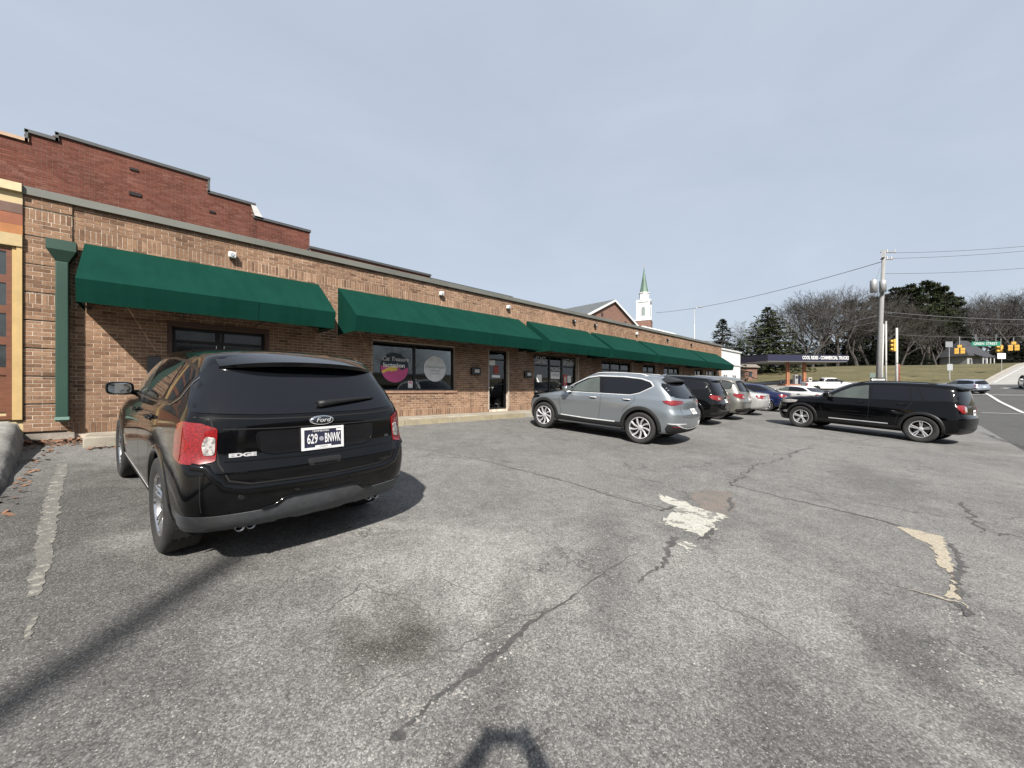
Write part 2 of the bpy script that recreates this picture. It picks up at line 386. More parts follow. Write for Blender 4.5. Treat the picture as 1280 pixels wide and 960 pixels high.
# ------------------------------------------------------------------ wear on the lot: cracks, broken patches, worn stall lines
fine = mat('hairline_crack', (.072, .070, .067), .95, var=.3, vs=40)
crm = mat('crack_dark', (.050, .049, .047), .95, var=.4, vs=40, bump=.5, bs=90)
seal = mat('old_crack_filler', (.058, .056, .053), .8, var=.3, vs=25, bump=.4, bs=120)
lot = bpy.data.objects['parking_lot']
def ribbon(px, wd, m=crm, lift=.003, rough=.35, name='crack', seed=0, wob=.02, world=False):
    rg = random.Random(seed)
    P = [Vector(p_) for p_ in px] if world else [gpt(*p_) for p_ in px]
    q = [P[0]]
    for a, c in zip(P, P[1:]):
        k = max(2, int((c-a).length/.035)); q += [a+(c-a)*i/k for i in range(1, k+1)]
    mb = MB(); n = len(q); off = 0
    for i, c in enumerate(q):
        t = (q[min(i+1, n-1)]-q[max(i-1, 0)]); t.z = 0; t.normalize(); s = Vector((-t.y, t.x, 0))
        off = off*.8+rg.uniform(-wob, wob)
        k = i/(n-1)*(len(wd)-1) if isinstance(wd, (list, tuple)) else 0
        ww = wd if not isinstance(wd, (list, tuple)) else wd[int(k)]+(wd[min(int(k)+1, len(wd)-1)]-wd[int(k)])*(k-int(k))
        for sg in (1, -1):
            e_ = c+s*(off+sg*ww/2*(1+rg.uniform(-rough, rough))); mb.v.append((e_.x, e_.y, .065*e_.y+lift))
    for i in range(n-1): mb.f.append((2*i, 2*i+1, 2*i+3, 2*i+2)); mb.mi.append(0)
    return mb.build(name, m, lot)
ribbon([(485, 925), (520, 895), (575, 850), (625, 815), (660, 780), (705, 755), (745, 720), (800, 690)], [.010, .034, .040, .022, .012, .012, .008, .006], crm, seed=1, rough=.7, wob=.009)
ribbon([(430, 880), (500, 845), (570, 815), (650, 770), (720, 745)], [.004, .010, .006, .009, .004], fine, seed=2, rough=.8, wob=.03)
ribbon([(395, 700+70), (450, 730), (480, 745), (520, 760), (545, 775)], [.003, .006, .007, .005, .003], fine, seed=3, rough=.8, wob=.02)
ribbon([(545, 720), (565, 732), (600, 745), (640, 752)], [.003, .005, .004, .003], fine, seed=33, rough=.8)
ribbon([(590, 573), (640, 585), (700, 600), (760, 618), (830, 640)], [.01, .025, .03, .03, .015], seal, seed=4, rough=.6)
ribbon([(918, 607), (970, 620), (1040, 636), (1090, 648), (1125, 658)], [.03, .018, .03, .045, .05], crm, seed=5, rough=.6, wob=.012)
ribbon([(914, 608), (925, 597), (945, 582), (985, 570), (1020, 556)], [.03, .03, .015, .03, .01], crm, seed=6, rough=.8, wob=.04)
ribbon([(1207, 628), (1210, 640), (1222, 655), (1235, 668)], [.03, .04, .03, .02], crm, seed=7, rough=.8, wob=.03)
ribbon([(1248, 670), (1262, 667), (1280, 672)], [.02, .04, .02], crm, seed=8, rough=.8)
ribbon([(1110, 730), (1150, 742), (1190, 752), (1215, 768)], [.006, .012, .05, .07], crm, seed=9, rough=.5, wob=.008)
ribbon([(1190, 680), (1196, 715), (1200, 745)], [.025, .06, .03], seal, lift=.004, seed=10, rough=.9)
ribbon([(845, 672), (838, 690), (820, 712), (800, 730)], [.06, .05, .03, .01], seal, seed=11, rough=.9)
ribbon([(800, 598), (815, 601), (830, 604)], [.012, .02, .008], crm, seed=12)
ribbon([(90, 652), (120, 642), (150, 636), (186, 630)], [.004, .012, .008, .004], fine, seed=13, rough=.8)
ribbon([(1010, 545), (1060, 552), (1100, 548)], [.01, .02, .01], crm, seed=14)
ribbon([(985, 600), (1010, 612), (1060, 640)], [.004, .010, .004], fine, seed=15)
ribbon([(520, 560), (590, 572)], [.006, .015], seal, seed=16)
ribbon([(860, 740), (930, 770), (1010, 815)], [.002, .005, .002], fine, seed=17, rough=.9, wob=.03)
ribbon([(1225, 540), (1250, 549), (1290, 562)], [.05, .09, .08], seal, seed=18, rough=.9, wob=.05)
def blotch(px, m, name, lift=.003, jit=.03, seed=0, sub=5):
    rg = random.Random(seed); P = [gpt(*p_) for p_ in px]; q = []
    for a, c in zip(P, P[1:]+P[:1]):
        k = max(sub, int((c-a).length/.035))
        for i in range(k):
            e_ = a+(c-a)*i/k
            if i: e_ = e_+Vector((rg.uniform(-jit, jit), rg.uniform(-jit, jit), 0))
            q.append(Vector((e_.x, e_.y)))
    r = geometry.delaunay_2d_cdt(q, [(i, (i+1) % len(q)) for i in range(len(q))], [], 1, 1e-5)
    me = bpy.data.meshes.new(name); me.from_pydata([(v.x, v.y, .065*v.y+lift) for v in r[0]], [], [tuple(f) for f in r[2]]); me.update()
    return obj(name, me, m, lot)
def patchmat(name, col, dark, hole, sc=6):
    """bare concrete showing where the asphalt is worn through: ragged, with asphalt islands"""
    m = bpy.data.materials.new(name); m.use_nodes = True; N, L = nodes(m); b = N['Principled BSDF']
    t = N.new('ShaderNodeTexCoord'); n = N.new('ShaderNodeTexNoise'); n.inputs['Scale'].default_value = sc; n.inputs['Detail'].default_value = 10; n.inputs['Roughness'].default_value = .7; L.new(t.outputs['Object'], n.inputs['Vector'])
    r = N.new('ShaderNodeValToRGB'); r.color_ramp.interpolation = 'LINEAR'; e = r.color_ramp.elements; e[0].position = hole-.03; e[0].color = (*dark, 1); e[1].position = hole+.03; e[1].color = (*col, 1)
    L.new(n.outputs[0], r.inputs[0])
    n2 = N.new('ShaderNodeTexNoise'); n2.inputs['Scale'].default_value = 70; n2.inputs['Detail'].default_value = 4; L.new(t.outputs['Object'], n2.inputs['Vector'])
    r2 = N.new('ShaderNodeValToRGB'); r2.color_ramp.elements[0].position = .3; r2.color_ramp.elements[0].color = (.6, .6, .6, 1); r2.color_ramp.elements[1].position = .65; r2.color_ramp.elements[1].color = (1.08, 1.06, 1, 1)
    L.new(n2.outputs[0], r2.inputs[0])
    mx = N.new('ShaderNodeMixRGB'); mx.blend_type = 'MULTIPLY'; mx.inputs[0].default_value = 1; L.new(r.outputs[0], mx.inputs[1]); L.new(r2.outputs[0], mx.inputs[2]); L.new(mx.outputs[0], b.inputs['Base Color']); b.inputs['Roughness'].default_value = .95
    bp = N.new('ShaderNodeBump'); bp.inputs['Strength'].default_value = .6; bp.inputs['Distance'].default_value = .01; L.new(n2.outputs[0], bp.inputs['Height']); L.new(bp.outputs[0], b.inputs['Normal'])
    return m
wpm = patchmat('worn_white_concrete', (.37, .365, .335), (.150, .145, .138), .44)
tpm = patchmat('worn_tan_concrete', (.31, .275, .22), (.22, .195, .155), .40)
rpm = patchmat('reddish_base_course', (.145, .124, .112), (.118, .110, .104), .5)
blotch([(860, 618), (885, 612), (915, 614), (918, 640), (905, 647), (880, 640)], rpm, 'worn_patch', .0025, .04, 1)
blotch([(823, 618), (850, 626), (870, 634), (910, 646), (902, 652), (893, 656), (890, 668), (876, 671), (862, 665), (850, 660), (838, 655), (824, 653), (835, 646), (845, 640)], wpm, 'worn_patch', .004, .055, 2)
blotch([(846, 680), (858, 677), (870, 684), (858, 688)], wpm, 'worn_patch', .0045, .03, 3)
ribbon([(824, 638), (835, 636), (846, 633)], [.02, .05, .03], crm, .006, seed=21)
ribbon([(875, 676), (885, 673), (893, 667), (893, 661)], [.02, .05, .05, .02], crm, .006, seed=22)
ribbon([(912, 622), (915, 630), (914, 640)], [.03, .05, .02], seal, .006, seed=23)
blotch([(1118, 657), (1140, 662), (1178, 671), (1184, 688), (1191, 712), (1196, 738), (1198, 750), (1180, 745), (1188, 735), (1190, 722), (1183, 712), (1172, 706), (1169, 692), (1160, 680), (1145, 674)], tpm, 'worn_patch', .004, .02, 4)
ribbon([(1135, 738), (1165, 745), (1200, 754), (1205, 760)], [.006, .015, .02, .01], tpm, .005, seed=24, rough=.7)
# potholes with dark broken edge
blotch([(487, 918), (500, 913), (508, 918), (505, 926), (490, 928)], crm, 'pothole', .004, .006, 6)
blotch([(1200, 756), (1212, 762), (1218, 770), (1208, 772), (1203, 766)], crm, 'pothole', .0055, .01, 7)
# worn stall lines
sm = patchmat('worn_stall_paint', (.235, .228, .204), (.128, .125, .118), .56, 14)
ribbon([(78, 580), (68, 620), (60, 660), (52, 700), (45, 745)], [.10, .11, .11, .10, .06], sm, .0035, .25, 'stall_line', 31, .008)
ribbon([(46, 768), (36, 800)], [.02, .03], patchmat('faint_stall_paint', (.21, .205, .18), (.12, .117, .111), .58, 16), .0035, .4, 'stall_line', 32, .01)
ribbon([(660, 588), (760, 616), (860, 643)], [.02, .03, .03], patchmat('faint_line_paint', (.26, .25, .225), (.135, .132, .125), .56, 18), .0045, .6, 'stall_line', 34, .012)
# loose stones lying on the lot
rg = random.Random(5); mb = MB()
def pebble(mb, x, y, s):
    z = .065*y
    vs = []
    for a in range(5):
        t = a*2*pi/5+rg.uniform(-.3, .3); k = s*rg.uniform(.7, 1.2); vs.append((x+cos(t)*k, y+sin(t)*k, z+.001))
    vs.append((x+rg.uniform(-.3, .3)*s, y+rg.uniform(-.3, .3)*s, z+s*rg.uniform(.5, .9)))
    mb.add(vs, [(i, (i+1) % 5, 5) for i in range(5)])
for _ in range(800):
    px, py = rg.uniform(0, 1280), 560+400*rg.random()**.8
    q = gpt(px, py); pebble(mb, q.x, q.y, rg.choice((.003, .004, .005, .005, .007)))
for cx, cy, nn, sp_ in ((852, 690, 60, 9), (835, 705, 40, 12), (560, 860, 50, 14), (620, 810, 40, 16), (1195, 770, 40, 12), (1200, 840, 60, 35), (760, 655, 60, 60), (520, 885, 40, 12)):
    for _ in range(nn):
        q = gpt(rg.gauss(cx, sp_), rg.gauss(cy, sp_*.7)); pebble(mb, q.x, q.y, rg.choice((.004, .006, .008, .011)))
stuff(mb.build('loose_stones', mat('pale_stone', (.20, .193, .18), .9, var=.35, vs=4), lot))
# ------------------------------------------------------------------ world-space roots: children keep world coordinates
WROOT = {}
_obj = obj
def obj(name, me, m, parent=None, loc=None):
    o = _obj(name, me, m, parent, loc)
    if parent is not None and parent.name in WROOT: o.matrix_parent_inverse = WROOT[parent.name]
    return o
def wthing(name, label, cat, loc, group=None):
    o = thing(name, label, cat, loc, 0, group); WROOT[o.name] = Matrix.Translation(-Vector(loc)); return o
# ------------------------------------------------------------------ bricks
def brickmat(name, stops, single=False, mort=False):
    m = bpy.data.materials.new(name); m.use_nodes = True; N, L = nodes(m); b = N['Principled BSDF']
    if single: s = N.new('ShaderNodeObjectInfo').outputs['Random']
    else: s = N.new('ShaderNodeAttribute'); s.attribute_name = 'rnd'; s = s.outputs['Fac']
    r = N.new('ShaderNodeValToRGB'); e = r.color_ramp.elements
    e[0].position = 0; e[0].color = (*stops[0], 1); e[1].position = 1; e[1].color = (*stops[-1], 1)
    for i, c in enumerate(stops[1:-1]): e.new((i+1)/(len(stops)-1)).color = (*c, 1)
    L.new(s, r.inputs[0])
    g = N.new('ShaderNodeNewGeometry')
    n = N.new('ShaderNodeTexNoise'); n.inputs['Scale'].default_value = 22; n.inputs['Detail'].default_value = 6; n.inputs['Roughness'].default_value = .7; L.new(g.outputs['Position'], n.inputs['Vector'])
    r2 = N.new('ShaderNodeValToRGB'); r2.color_ramp.elements[0].position = .3; r2.color_ramp.elements[0].color = (.68, .66, .65, 1); r2.color_ramp.elements[1].position = .72; r2.color_ramp.elements[1].color = (1.22, 1.2, 1.18, 1)
    L.new(n.outputs[0], r2.inputs[0])
    mx = N.new('ShaderNodeMixRGB'); mx.blend_type = 'MULTIPLY'; mx.inputs[0].default_value = 1; L.new(r.outputs[0], mx.inputs[1]); L.new(r2.outputs[0], mx.inputs[2])
    # broad weathering
    n3 = N.new('ShaderNodeTexNoise'); n3.inputs['Scale'].default_value = .7; n3.inputs['Detail'].default_value = 5; L.new(g.outputs['Position'], n3.inputs['Vector'])
    r3 = N.new('ShaderNodeValToRGB'); r3.color_ramp.elements[0].position = .35; r3.color_ramp.elements[0].color = (.84, .83, .83, 1); r3.color_ramp.elements[1].position = .65; r3.color_ramp.elements[1].color = (1.1, 1.09, 1.08, 1)
    L.new(n3.outputs[0], r3.inputs[0])
    m3 = N.new('ShaderNodeMixRGB'); m3.blend_type = 'MULTIPLY'; m3.inputs[0].default_value = 1; L.new(mx.outputs[0], m3.inputs[1]); L.new(r3.outputs[0], m3.inputs[2])
    mp4 = N.new('ShaderNodeMapping'); mp4.inputs['Scale'].default_value = (2.6, 2.6, .22); L.new(g.outputs['Position'], mp4.inputs[0])
    n4 = N.new('ShaderNodeTexNoise'); n4.inputs['Scale'].default_value = 1.0; n4.inputs['Detail'].default_value = 6; n4.inputs['Roughness'].default_value = .65; L.new(mp4.outputs[0], n4.inputs['Vector'])
    r4 = N.new('ShaderNodeValToRGB'); r4.color_ramp.elements[0].position = .56; r4.color_ramp.elements[0].color = (1, 1, 1, 1); r4.color_ramp.elements[1].position = .74; r4.color_ramp.elements[1].color = (.62, .60, .58, 1); L.new(n4.outputs[0], r4.inputs[0])
    m4 = N.new('ShaderNodeMixRGB'); m4.blend_type = 'MULTIPLY'; m4.inputs[0].default_value = 1; L.new(m3.outputs[0], m4.inputs[1]); L.new(r4.outputs[0], m4.inputs[2])
    L.new(m4.outputs[0], b.inputs['Base Color']); b.inputs['Roughness'].default_value = .92; b.inputs['Specular IOR Level'].default_value = .25
    bp = N.new('ShaderNodeBump'); bp.inputs['Strength'].default_value = .35; bp.inputs['Distance'].default_value = .006; L.new(n.outputs[0], bp.inputs['Height']); L.new(bp.outputs[0], b.inputs['Normal'])
    return m
TANB = [(.12, .070, .044), (.20, .122, .077), (.245, .155, .099), (.18, .106, .067), (.28, .182, .119), (.15, .088, .056)]
REDB = [(.100, .034, .023), (.126, .044, .030), (.148, .056, .040), (.108, .038, .027), (.164, .072, .054)]
tan_w, tan_s = brickmat('tan_brick', TANB), brickmat('tan_brick_single', TANB, True)
red_w = brickmat('red_brick', REDB)
mortar = mat('mortar', (.50, .42, .34), .95, var=.3, vs=9, dirt=(.28, .235, .19), dscale=1.5)
mortar_r = mat('red_wall_mortar', (.15, .105, .085), .95, var=.2, vs=7)
def backing(x0, x1, z0, z1, yf, th, ops, m, parent, top=None, name='wall'):
    """solid wall behind the bricks, cut by the openings"""
    mb = MB(); ed = sorted({x0, x1, *[o[0] for o in ops], *[o[1] for o in ops]})
    for a, c in zip(ed, ed[1:]):
        z = z0
        for o in sorted([o for o in ops if o[0] < c-1e-6 and o[1] > a+1e-6], key=lambda o: o[2]):
            if o[2] > z+1e-4: mb.box(a, c, yf, yf+th, z, o[2])
            z = o[3]
        if z1 > z: mb.box(a, c, yf, yf+th, z, z1)
    return mb.build(name, m, parent)
def courses(x0, x1, z0, z1, ops, soldier=(), H=.0677, Lb=.2032, J=.010, rg=random.Random(3), topf=None):
    """list of bricks (x0, x1, z0, z1) in running bond, cut round openings"""
    out_ = []; z = z0; row = 0
    while z < z1-.01:
        sd = next((s for s in soldier if abs(s[0]-z) < .035), None)
        h = (sd[1]-sd[0]) if sd else H; h = min(h, z1-z); l = .0677 if sd else Lb
        x = x0-(l/2 if row % 2 and not sd else 0)
        while x < x1-.005:
            a, c = max(x, x0), min(x+l-J, x1); x += l
            lim = z1 if topf is None else topf((a+c)/2)
            if z+h*.6 > lim: continue
            seg = [(a, c)]
            for o in ops:
                if o[2] < z+h*.6 and o[3] > z+h*.4:
                    ns = []
                    for s_, t_ in seg:
                        if t_ <= o[0] or s_ >= o[1]: ns.append((s_, t_)); continue
                        if s_ < o[0]: ns.append((s_, o[0]))
                        if t_ > o[1]: ns.append((o[1], t_))
                    seg = ns
            for s_, t_ in seg:
                if t_-s_ > .025: out_.append((s_, t_, z+J/2, min(z+h-J/2, lim), rg.random()))
        z += h; row += 1
    return out_
def brick_faces(mb, bk, yf, rg, proud=.0042):
    x0, x1, z0, z1, a = bk; d = proud+rg.uniform(-.0015, .0015); y0 = yf-d; y1 = yf+.002
    b = len(mb.v)
    mb.v += [(x0, y0, z0), (x1, y0, z0), (x1, y0, z1), (x0, y0, z1), (x0, y1, z0), (x1, y1, z0), (x1, y1, z1), (x0, y1, z1)]
    fs = [(0, 1, 2, 3), (1, 5, 6, 2), (5, 4, 7, 6)[:0] or (4, 0, 3, 7), (3, 2, 6, 7), (4, 5, 1, 0)]
    mb.f += [tuple(b+i for i in f) for f in fs]; mb.mi += [0]*5; mb.att += [a]*5
# ------------------------------------------------------------------ the shop row
WY = 10.3; WB = .77
SH = wthing('shop_building', 'long single storey tan brick shop row with green canvas awnings and flat parapet', 'building', (15, WY, WB))
OPS = [(.27, 2.03, WB, 2.94), (4.47, 7.21, 1.52, 2.91), (8.66, 9.54, .85, 2.95), (10.94, 13.7, .82, 2.95), (15.6, 18.4, .82, 2.95), (19.6, 21.2, .82, 2.95), (22.1, 24.4, .82, 2.95), (26.7, 28.2, .82, 2.95), (28.7, 30.8, .82, 2.95)]
XE = 31.8; WTOP = 4.84
backing(-1.04, XE, .3, WTOP, WY+.0042, .26, OPS, mortar, SH)
bk = courses(-1.03, XE-.01, WB, WTOP-.005, OPS, soldier=((WB, WB+.2), (4.20-.003, 4.40)))
def awn_vis(x, z): return not (2.9 < z < 4.2 and -.8 < x < 31)
def score(b_):
    x, z = (b_[0]+b_[1])/2, (b_[2]+b_[3])/2
    d = Vector((x, WY, 0)).dot(FW); r = Vector((x, WY, 0)).dot(RT)/d
    if not awn_vis(x, z) or r < -1.33: return -1
    py = 487-(z-EYE)/d*480; px = 640+480*r
    if 150 < px < 500 and py > 450: return -1
    return (b_[1]-b_[0])*(b_[3]-b_[2])*(.7266-.687*r)/d/d
bk.sort(key=score, reverse=True)
rgb = random.Random(11)
SB = {}
for b_ in bk[:300]:
    key = (round(b_[1]-b_[0], 3), round(b_[3]-b_[2], 3))
    if key not in SB:
        m_ = MB(); brick_faces(m_, (-key[0]/2, key[0]/2, -key[1]/2, key[1]/2, .5), 0, rgb); me = m_.mesh('brick'); me.materials.append(tan_s); SB[key] = me
    o = obj('brick', SB[key], None, SH, ((b_[0]+b_[1])/2, WY+.0042-rgb.uniform(0, .002), (b_[2]+b_[3])/2))
mb = MB()
for b_ in bk[300:]: brick_faces(mb, b_, WY+.0042, rgb)
stuff(mb.build('brick_courses', tan_w, SH))
# rusticated end pier at the left corner, bands of seven courses parted by grooves
PX0, PX1, PY = -1.52, -.98, WY-.035
mb = MB(); mb.box(PX0+.02, PX1-.02, PY+.05, WY+.3, .55, WTOP); mb.build('pier_core', mat('groove_shade', (.10, .075, .06), .95), SH); pbm = MB()  # core colour is darkened to paint the shade inside the grooves
mb = MB(); z = .84; i = 0
while z < WTOP-.08:
    zt = min(z+.452, WTOP-.004)
    pbm.box(PX0, PX1, PY+.012, WY+.2, z, zt)
    rows = courses(PX0, PX1, z, zt, [], soldier=((z+.25, z+.42),) if i in (4, 7) else (), rg=random.Random(40+i))
    for b_ in rows: brick_faces(mb, b_, PY+.012, rgb, .0042)
    z = zt+.022; i += 1
stuff(mb.build('pier_bricks', tan_w, SH)); stuff(pbm.build('pier_bands', mortar, SH))
mb = MB(); mb.box(PX0-.02, PX1+.03, PY-.03, WY+.02, .5, .80); mb.build('pier_plinth', mat('stained_concrete', (.19, .165, .14), .9, var=.35, vs=5, bump=.6, bs=25), SH)
cop = mat('coping_metal', (.125, .128, .112), .55, .2, var=.12, vs=1.5)
mb = MB(); mb.box(PX0-.02, XE+.05, WY-.06, WY+.36, WTOP, WTOP+.11)
mb.box(PX0-.02, XE+.05, WY-.072, WY-.06, WTOP-.03, WTOP+.108)
bevel(mb.build('coping', cop, SH), .008, 1)
mb = MB(); mb.box(-1.4, XE, WY+.269, 22, 4.1, 4.42); mb.box(XE-.26, XE-.002, WY+.27, 22, .3, WTOP); mb.build('roof', mat('flat_roof', (.16, .155, .15), .95), SH)
# rooms behind the glass
mb = MB(); mb.box(.1, XE-.3, 13.6, 13.7, .7, 3.4); mb.box(.1, XE-.3, WY+.27, 13.6, .62, .72, 1); mb.box(.1, XE-.3, WY+.27, 13.6, 3.12, 3.2)
for x in (-.0, 2.9, 8.1, 10.2, 14.6, 19, 21.7, 25.5, 28.45): mb.box(x, x+.1, WY+.27, 13.6, .72, 3.12)
for x in (4.9, 6.1): mb.box(x, x+.9, 12.2, 12.7, .72, 1.5, 1)
mb.build('interior', [mat('interior_wall', (.20, .17, .155), .9), mat('interior_floor', (.10, .075, .06), .6)], SH)
mb = MB()
for i in range(9): mb.box(6.55+.07*i, 6.6+.07*i, 10.75, 10.78, 1.5, 2.9)
mb.build('curtain', mat('maroon_curtain', (.12, .03, .03), .9), SH)
# --- windows and doors
frm = mat('dark_bronze_frame', (.012, .011, .011), .45, .3, var=.2); alu = mat('aluminium_edge', (.55, .54, .52), .35, .8)
pane_m = glass('shop_glass', (.62, .66, .66), .95); black_pane = mat('black_door_glass', (.012, .014, .015), .06, var=.1)
def bars(mb, x0, x1, z0, z1, t, y0, y1, vs=(), hs=()):
    mb.box(x0, x0+t, y0, y1, z0, z1); mb.box(x1-t, x1, y0, y1, z0, z1); mb.box(x0+t, x1-t, y0+.001, y1-.001, z0, z0+t); mb.box(x0+t, x1-t, y0+.001, y1-.001, z1-t, z1)
    for v_, tt in vs: mb.box(v_-tt/2, v_+tt/2, y0+.002, y1-.002, z0+t, z1-t)
    for h_, tt, a, c in hs: mb.box(a, c, y0+.003, y1-.003, h_-tt/2, h_+tt/2)
    return mb
def frame_window(nm, x0, x1, z0, z1, t=.05, vs=(), hs=(), y=WY+.085, pm=pane_m):
    f = bars(MB(), x0+.005, x1-.005, z0+.005, z1-.005, t, y, y+.07, vs, hs).build(nm, frm, SH)
    xs_ = [x0+t]+[v_ for v_, _ in sorted(vs)]+[x1-t]
    for a, c in zip(xs_, xs_[1:]):
        MB().box(a, c, y+.03, y+.036, z0+t, z1-t).build('pane', pm, f)
    return f
D1 = frame_window('door', .34, 1.98, WB+.02, 2.86, .06, ((1.10, .09), (1.19, .05)), ((2.55, .06, .40, 1.92),), WY+.20, black_pane)
mb = MB(); mb.box(1.065, 1.08, WY+.17, WY+.2, 1.0, 2.5); mb.box(1.20, 1.215, WY+.17, WY+.2, 1.0, 2.5); mb.box(1.215, 1.32, WY+.175, WY+.19, 2.30, 2.315); mb.build('pull_handle', alu, D1)
text('door_number', '206', .11, mat('white_vinyl', (.75, .75, .74), .6), D1, (1.62, WY+.196, 2.36), FACE_S)
mb = MB(); mb.box(.27, .345, WY+.01, WY+.20, WB, 2.93); mb.box(1.96, 2.03, WY+.01, WY+.20, WB, 2.93); mb.box(.345, 1.96, WY+.012, WY+.2, 2.84, 2.93); mb.build('door_surround', mat('brown_jamb', (.07, .04, .03), .7), SH)
W1 = frame_window('window', 4.47, 7.21, 1.52, 2.91, .05, ((5.80, .075),))
mb = MB(); mb.box(4.40, 7.28, WY-.03, WY+.09, 1.455, 1.518); mb.build('sill', mat('brick_sill', (.26, .15, .10), .9, var=.25, vs=9), W1)
mb = MB(); bars(mb, 4.46, 7.225, 1.519, 2.925, .022, WY+.004, WY+.03); mb.build('trim', mat('window_trim', (.33, .28, .24), .6), W1)
# round window decals
def disc(cx, cz, r, y, a0=0, a1=2*pi, n=48): return [(cx+r*cos(a0+(a1-a0)*i/n), y, cz+r*sin(a0+(a1-a0)*i/n)) for i in range(n)]
dy = WY+.108; cx, cz, R0 = 5.18, 2.18, .44
navy = mat('decal_navy', (.012, .022, .032), .5); pink = mat('decal_pink', (.50, .07, .21), .5); yel = mat('decal_yellow', (.72, .52, .08), .5); wv = MATS['white_vinyl']
dc = MB().poly(disc(cx, cz, R0, dy)).build('window_decal', navy, W1)
pts = [(cx+R0*.96*cos(a), dy-.002, cz+R0*.96*sin(a)) for a in [RAD(-188+k*191/30) for k in range(31)]]
pts += [(cx+R0*(.70-.1*k), dy-.002, cz-R0*(.02+.12*sin(k*.9))) for k in range(14)]
MB().poly(pts).build('decal_print', pink, W1)
pts = [(cx+R0*u, dy-.004, cz+R0*v) for u, v in ((-.93, -.24), (-.7, -.12), (-.5, -.02), (-.35, .08), (-.2, .06), (-.05, .12), (.12, .06), (.2, -.08), (.1, -.2), (-.08, -.18), (-.2, -.26), (-.4, -.2), (-.6, -.26), (-.8, -.38))]
MB().poly(pts).build('decal_print', yel, W1)
text('decal_lettering', 'Cat Treasure', .17, wv, W1, (cx+.02, dy-.006, cz+.25), FACE_S, .001, .35, .9)
text('decal_lettering', 'lactation', .17, wv, W1, (cx-.02, dy-.006, cz+.07), FACE_S, .001, 0, 1.15, bold=.004)
cx2, cz2 = 6.53, 2.20
MB().poly(disc(cx2, cz2, .40, dy)).build('window_decal', mat('decal_pale_grey', (.62, .63, .63), .5), W1)
gt = mat('decal_grey_text', (.22, .24, .23), .6)
text('decal_lettering', 'Chatterwagon', .12, gt, W1, (cx2, dy-.003, cz2+.06), FACE_S, .001, .3)
text('decal_lettering', 'and company', .07, gt, W1, (cx2, dy-.003, cz2-.06), FACE_S, .001, .2)
text('decal_lettering', 'by appointment', .06, gt, W1, (cx2, dy-.003, cz2-.15), FACE_S, .001)
mb = MB(); mb.box(5.60, 5.75, dy-.002, dy, 1.60, 1.80); mb.build('notice', wv, W1)
mb = MB(); mb.box(5.62, 5.73, dy-.004, dy-.002, 1.73, 1.79); mb.build('notice', mat('notice_pink', (.6, .2, .3), .6), W1)
D2 = frame_window('door', 8.66, 9.54, .85, 2.95, .06, (), ((1.75, .04, 8.72, 9.48), (2.62, .05, 8.72, 9.48)), WY+.08)
mb = MB(); mb.box(9.42, 9.45, WY+.03, WY+.08, 1.5, 1.95); mb.build('pull_handle', frm, D2)
mb = MB(); mb.box(8.75, 9.02, dy-.004, dy-.002, 2.42, 2.60); mb.build('notice', wv, D2)
mb = MB(); mb.box(8.95, 9.18, dy-.004, dy-.002, 2.12, 2.40); mb.build('notice', mat('notice_red', (.30, .05, .03), .6), D2)
mb = MB(); mb.box(8.87, 9.25, dy-.004, dy-.002, 1.98, 2.07); mb.build('notice', wv, D2)
tr = MATS['window_trim']
mb = MB(); mb.box(8.60, 8.655, WY-.01, WY+.05, .85, 2.96); mb.box(9.545, 9.60, WY-.01, WY+.05, .85, 2.96); mb.build('trim', tr, D2)
def storefront(x0, x1, door, nm='storefront', rail=2.52):
    vs = [(door[0], .09), (door[1], .09)]
    f = frame_window(nm, x0, x1, .82, 2.95, .07, vs, ((rail, .06, x0+.07, x1-.07), (1.05, .30, door[0]+.045, door[1]-.045), (1.0, .06, x0+.07, door[0]-.045), (1.0, .06, door[1]+.045, x1-.07)))
    MB().box(x1+.02, x1+.10, WY-.03, WY+.03, .80, 2.98).build('trim', tr, f)
    return f
S3 = storefront(10.94, 13.7, (11.95, 12.75))
for x_, s_ in ((11.46, 'SSAGE'), (13.22, 'MASSAGE')): text('decal_lettering', s_, .40, wv, S3, (x_, WY+.11, 2.73), FACE_S, .001, 0, .55)
text('decal_lettering', 'MASSAGE', .22, wv, S3, (12.35, WY+.11, 2.40), FACE_S, .001, 0, .7)
mb = MB(); [MB().box(a_, c_, WY+.105, WY+.108, d_, e_).build('notice', wv, S3) for a_, c_, d_, e_ in ((12.05, 12.62, 2.0, 2.28), (11.2, 11.5, 1.85, 2.15), (13.15, 13.4, 1.85, 2.15))]
text('notice_lettering', 'OPEN', .17, mat('notice_ink', (.1, .1, .1), .7), S3, (12.335, WY+.103, 2.15), FACE_S, .0005)
mb = MB(); mb.box(12.88, 13.12, WY+.105, WY+.108, 1.5, 2.2); mb.build('poster', mat('poster_red', (.42, .07, .08), .6), S3)
mb = MB(); mb.box(12.93, 13.07, WY+.102, WY+.105, 1.85, 2.1); mb.build('poster', mat('poster_pale', (.6, .5, .42), .6), S3)
S4 = storefront(15.6, 18.4, (16.5, 17.4)); S5 = storefront(19.6, 21.2, (20.3, 21.1)); S6 = storefront(22.1, 24.4, (22.9, 23.7)); S7 = storefront(26.7, 28.2, (27.3, 28.1)); S8 = storefront(28.7, 30.8, (29.4, 30.2))
mb = MB()
for a, c, d, e_ in ((15.75, 16.4, 2.2, 2.6), (16.6, 17.3, 2.15, 2.75), (17.5, 18.2, 2.1, 2.7)): mb.box(a, c, WY+.2, WY+.21, d, e_)
mb.build('blind', mat('window_blind', (.36, .31, .24), .8), S4)
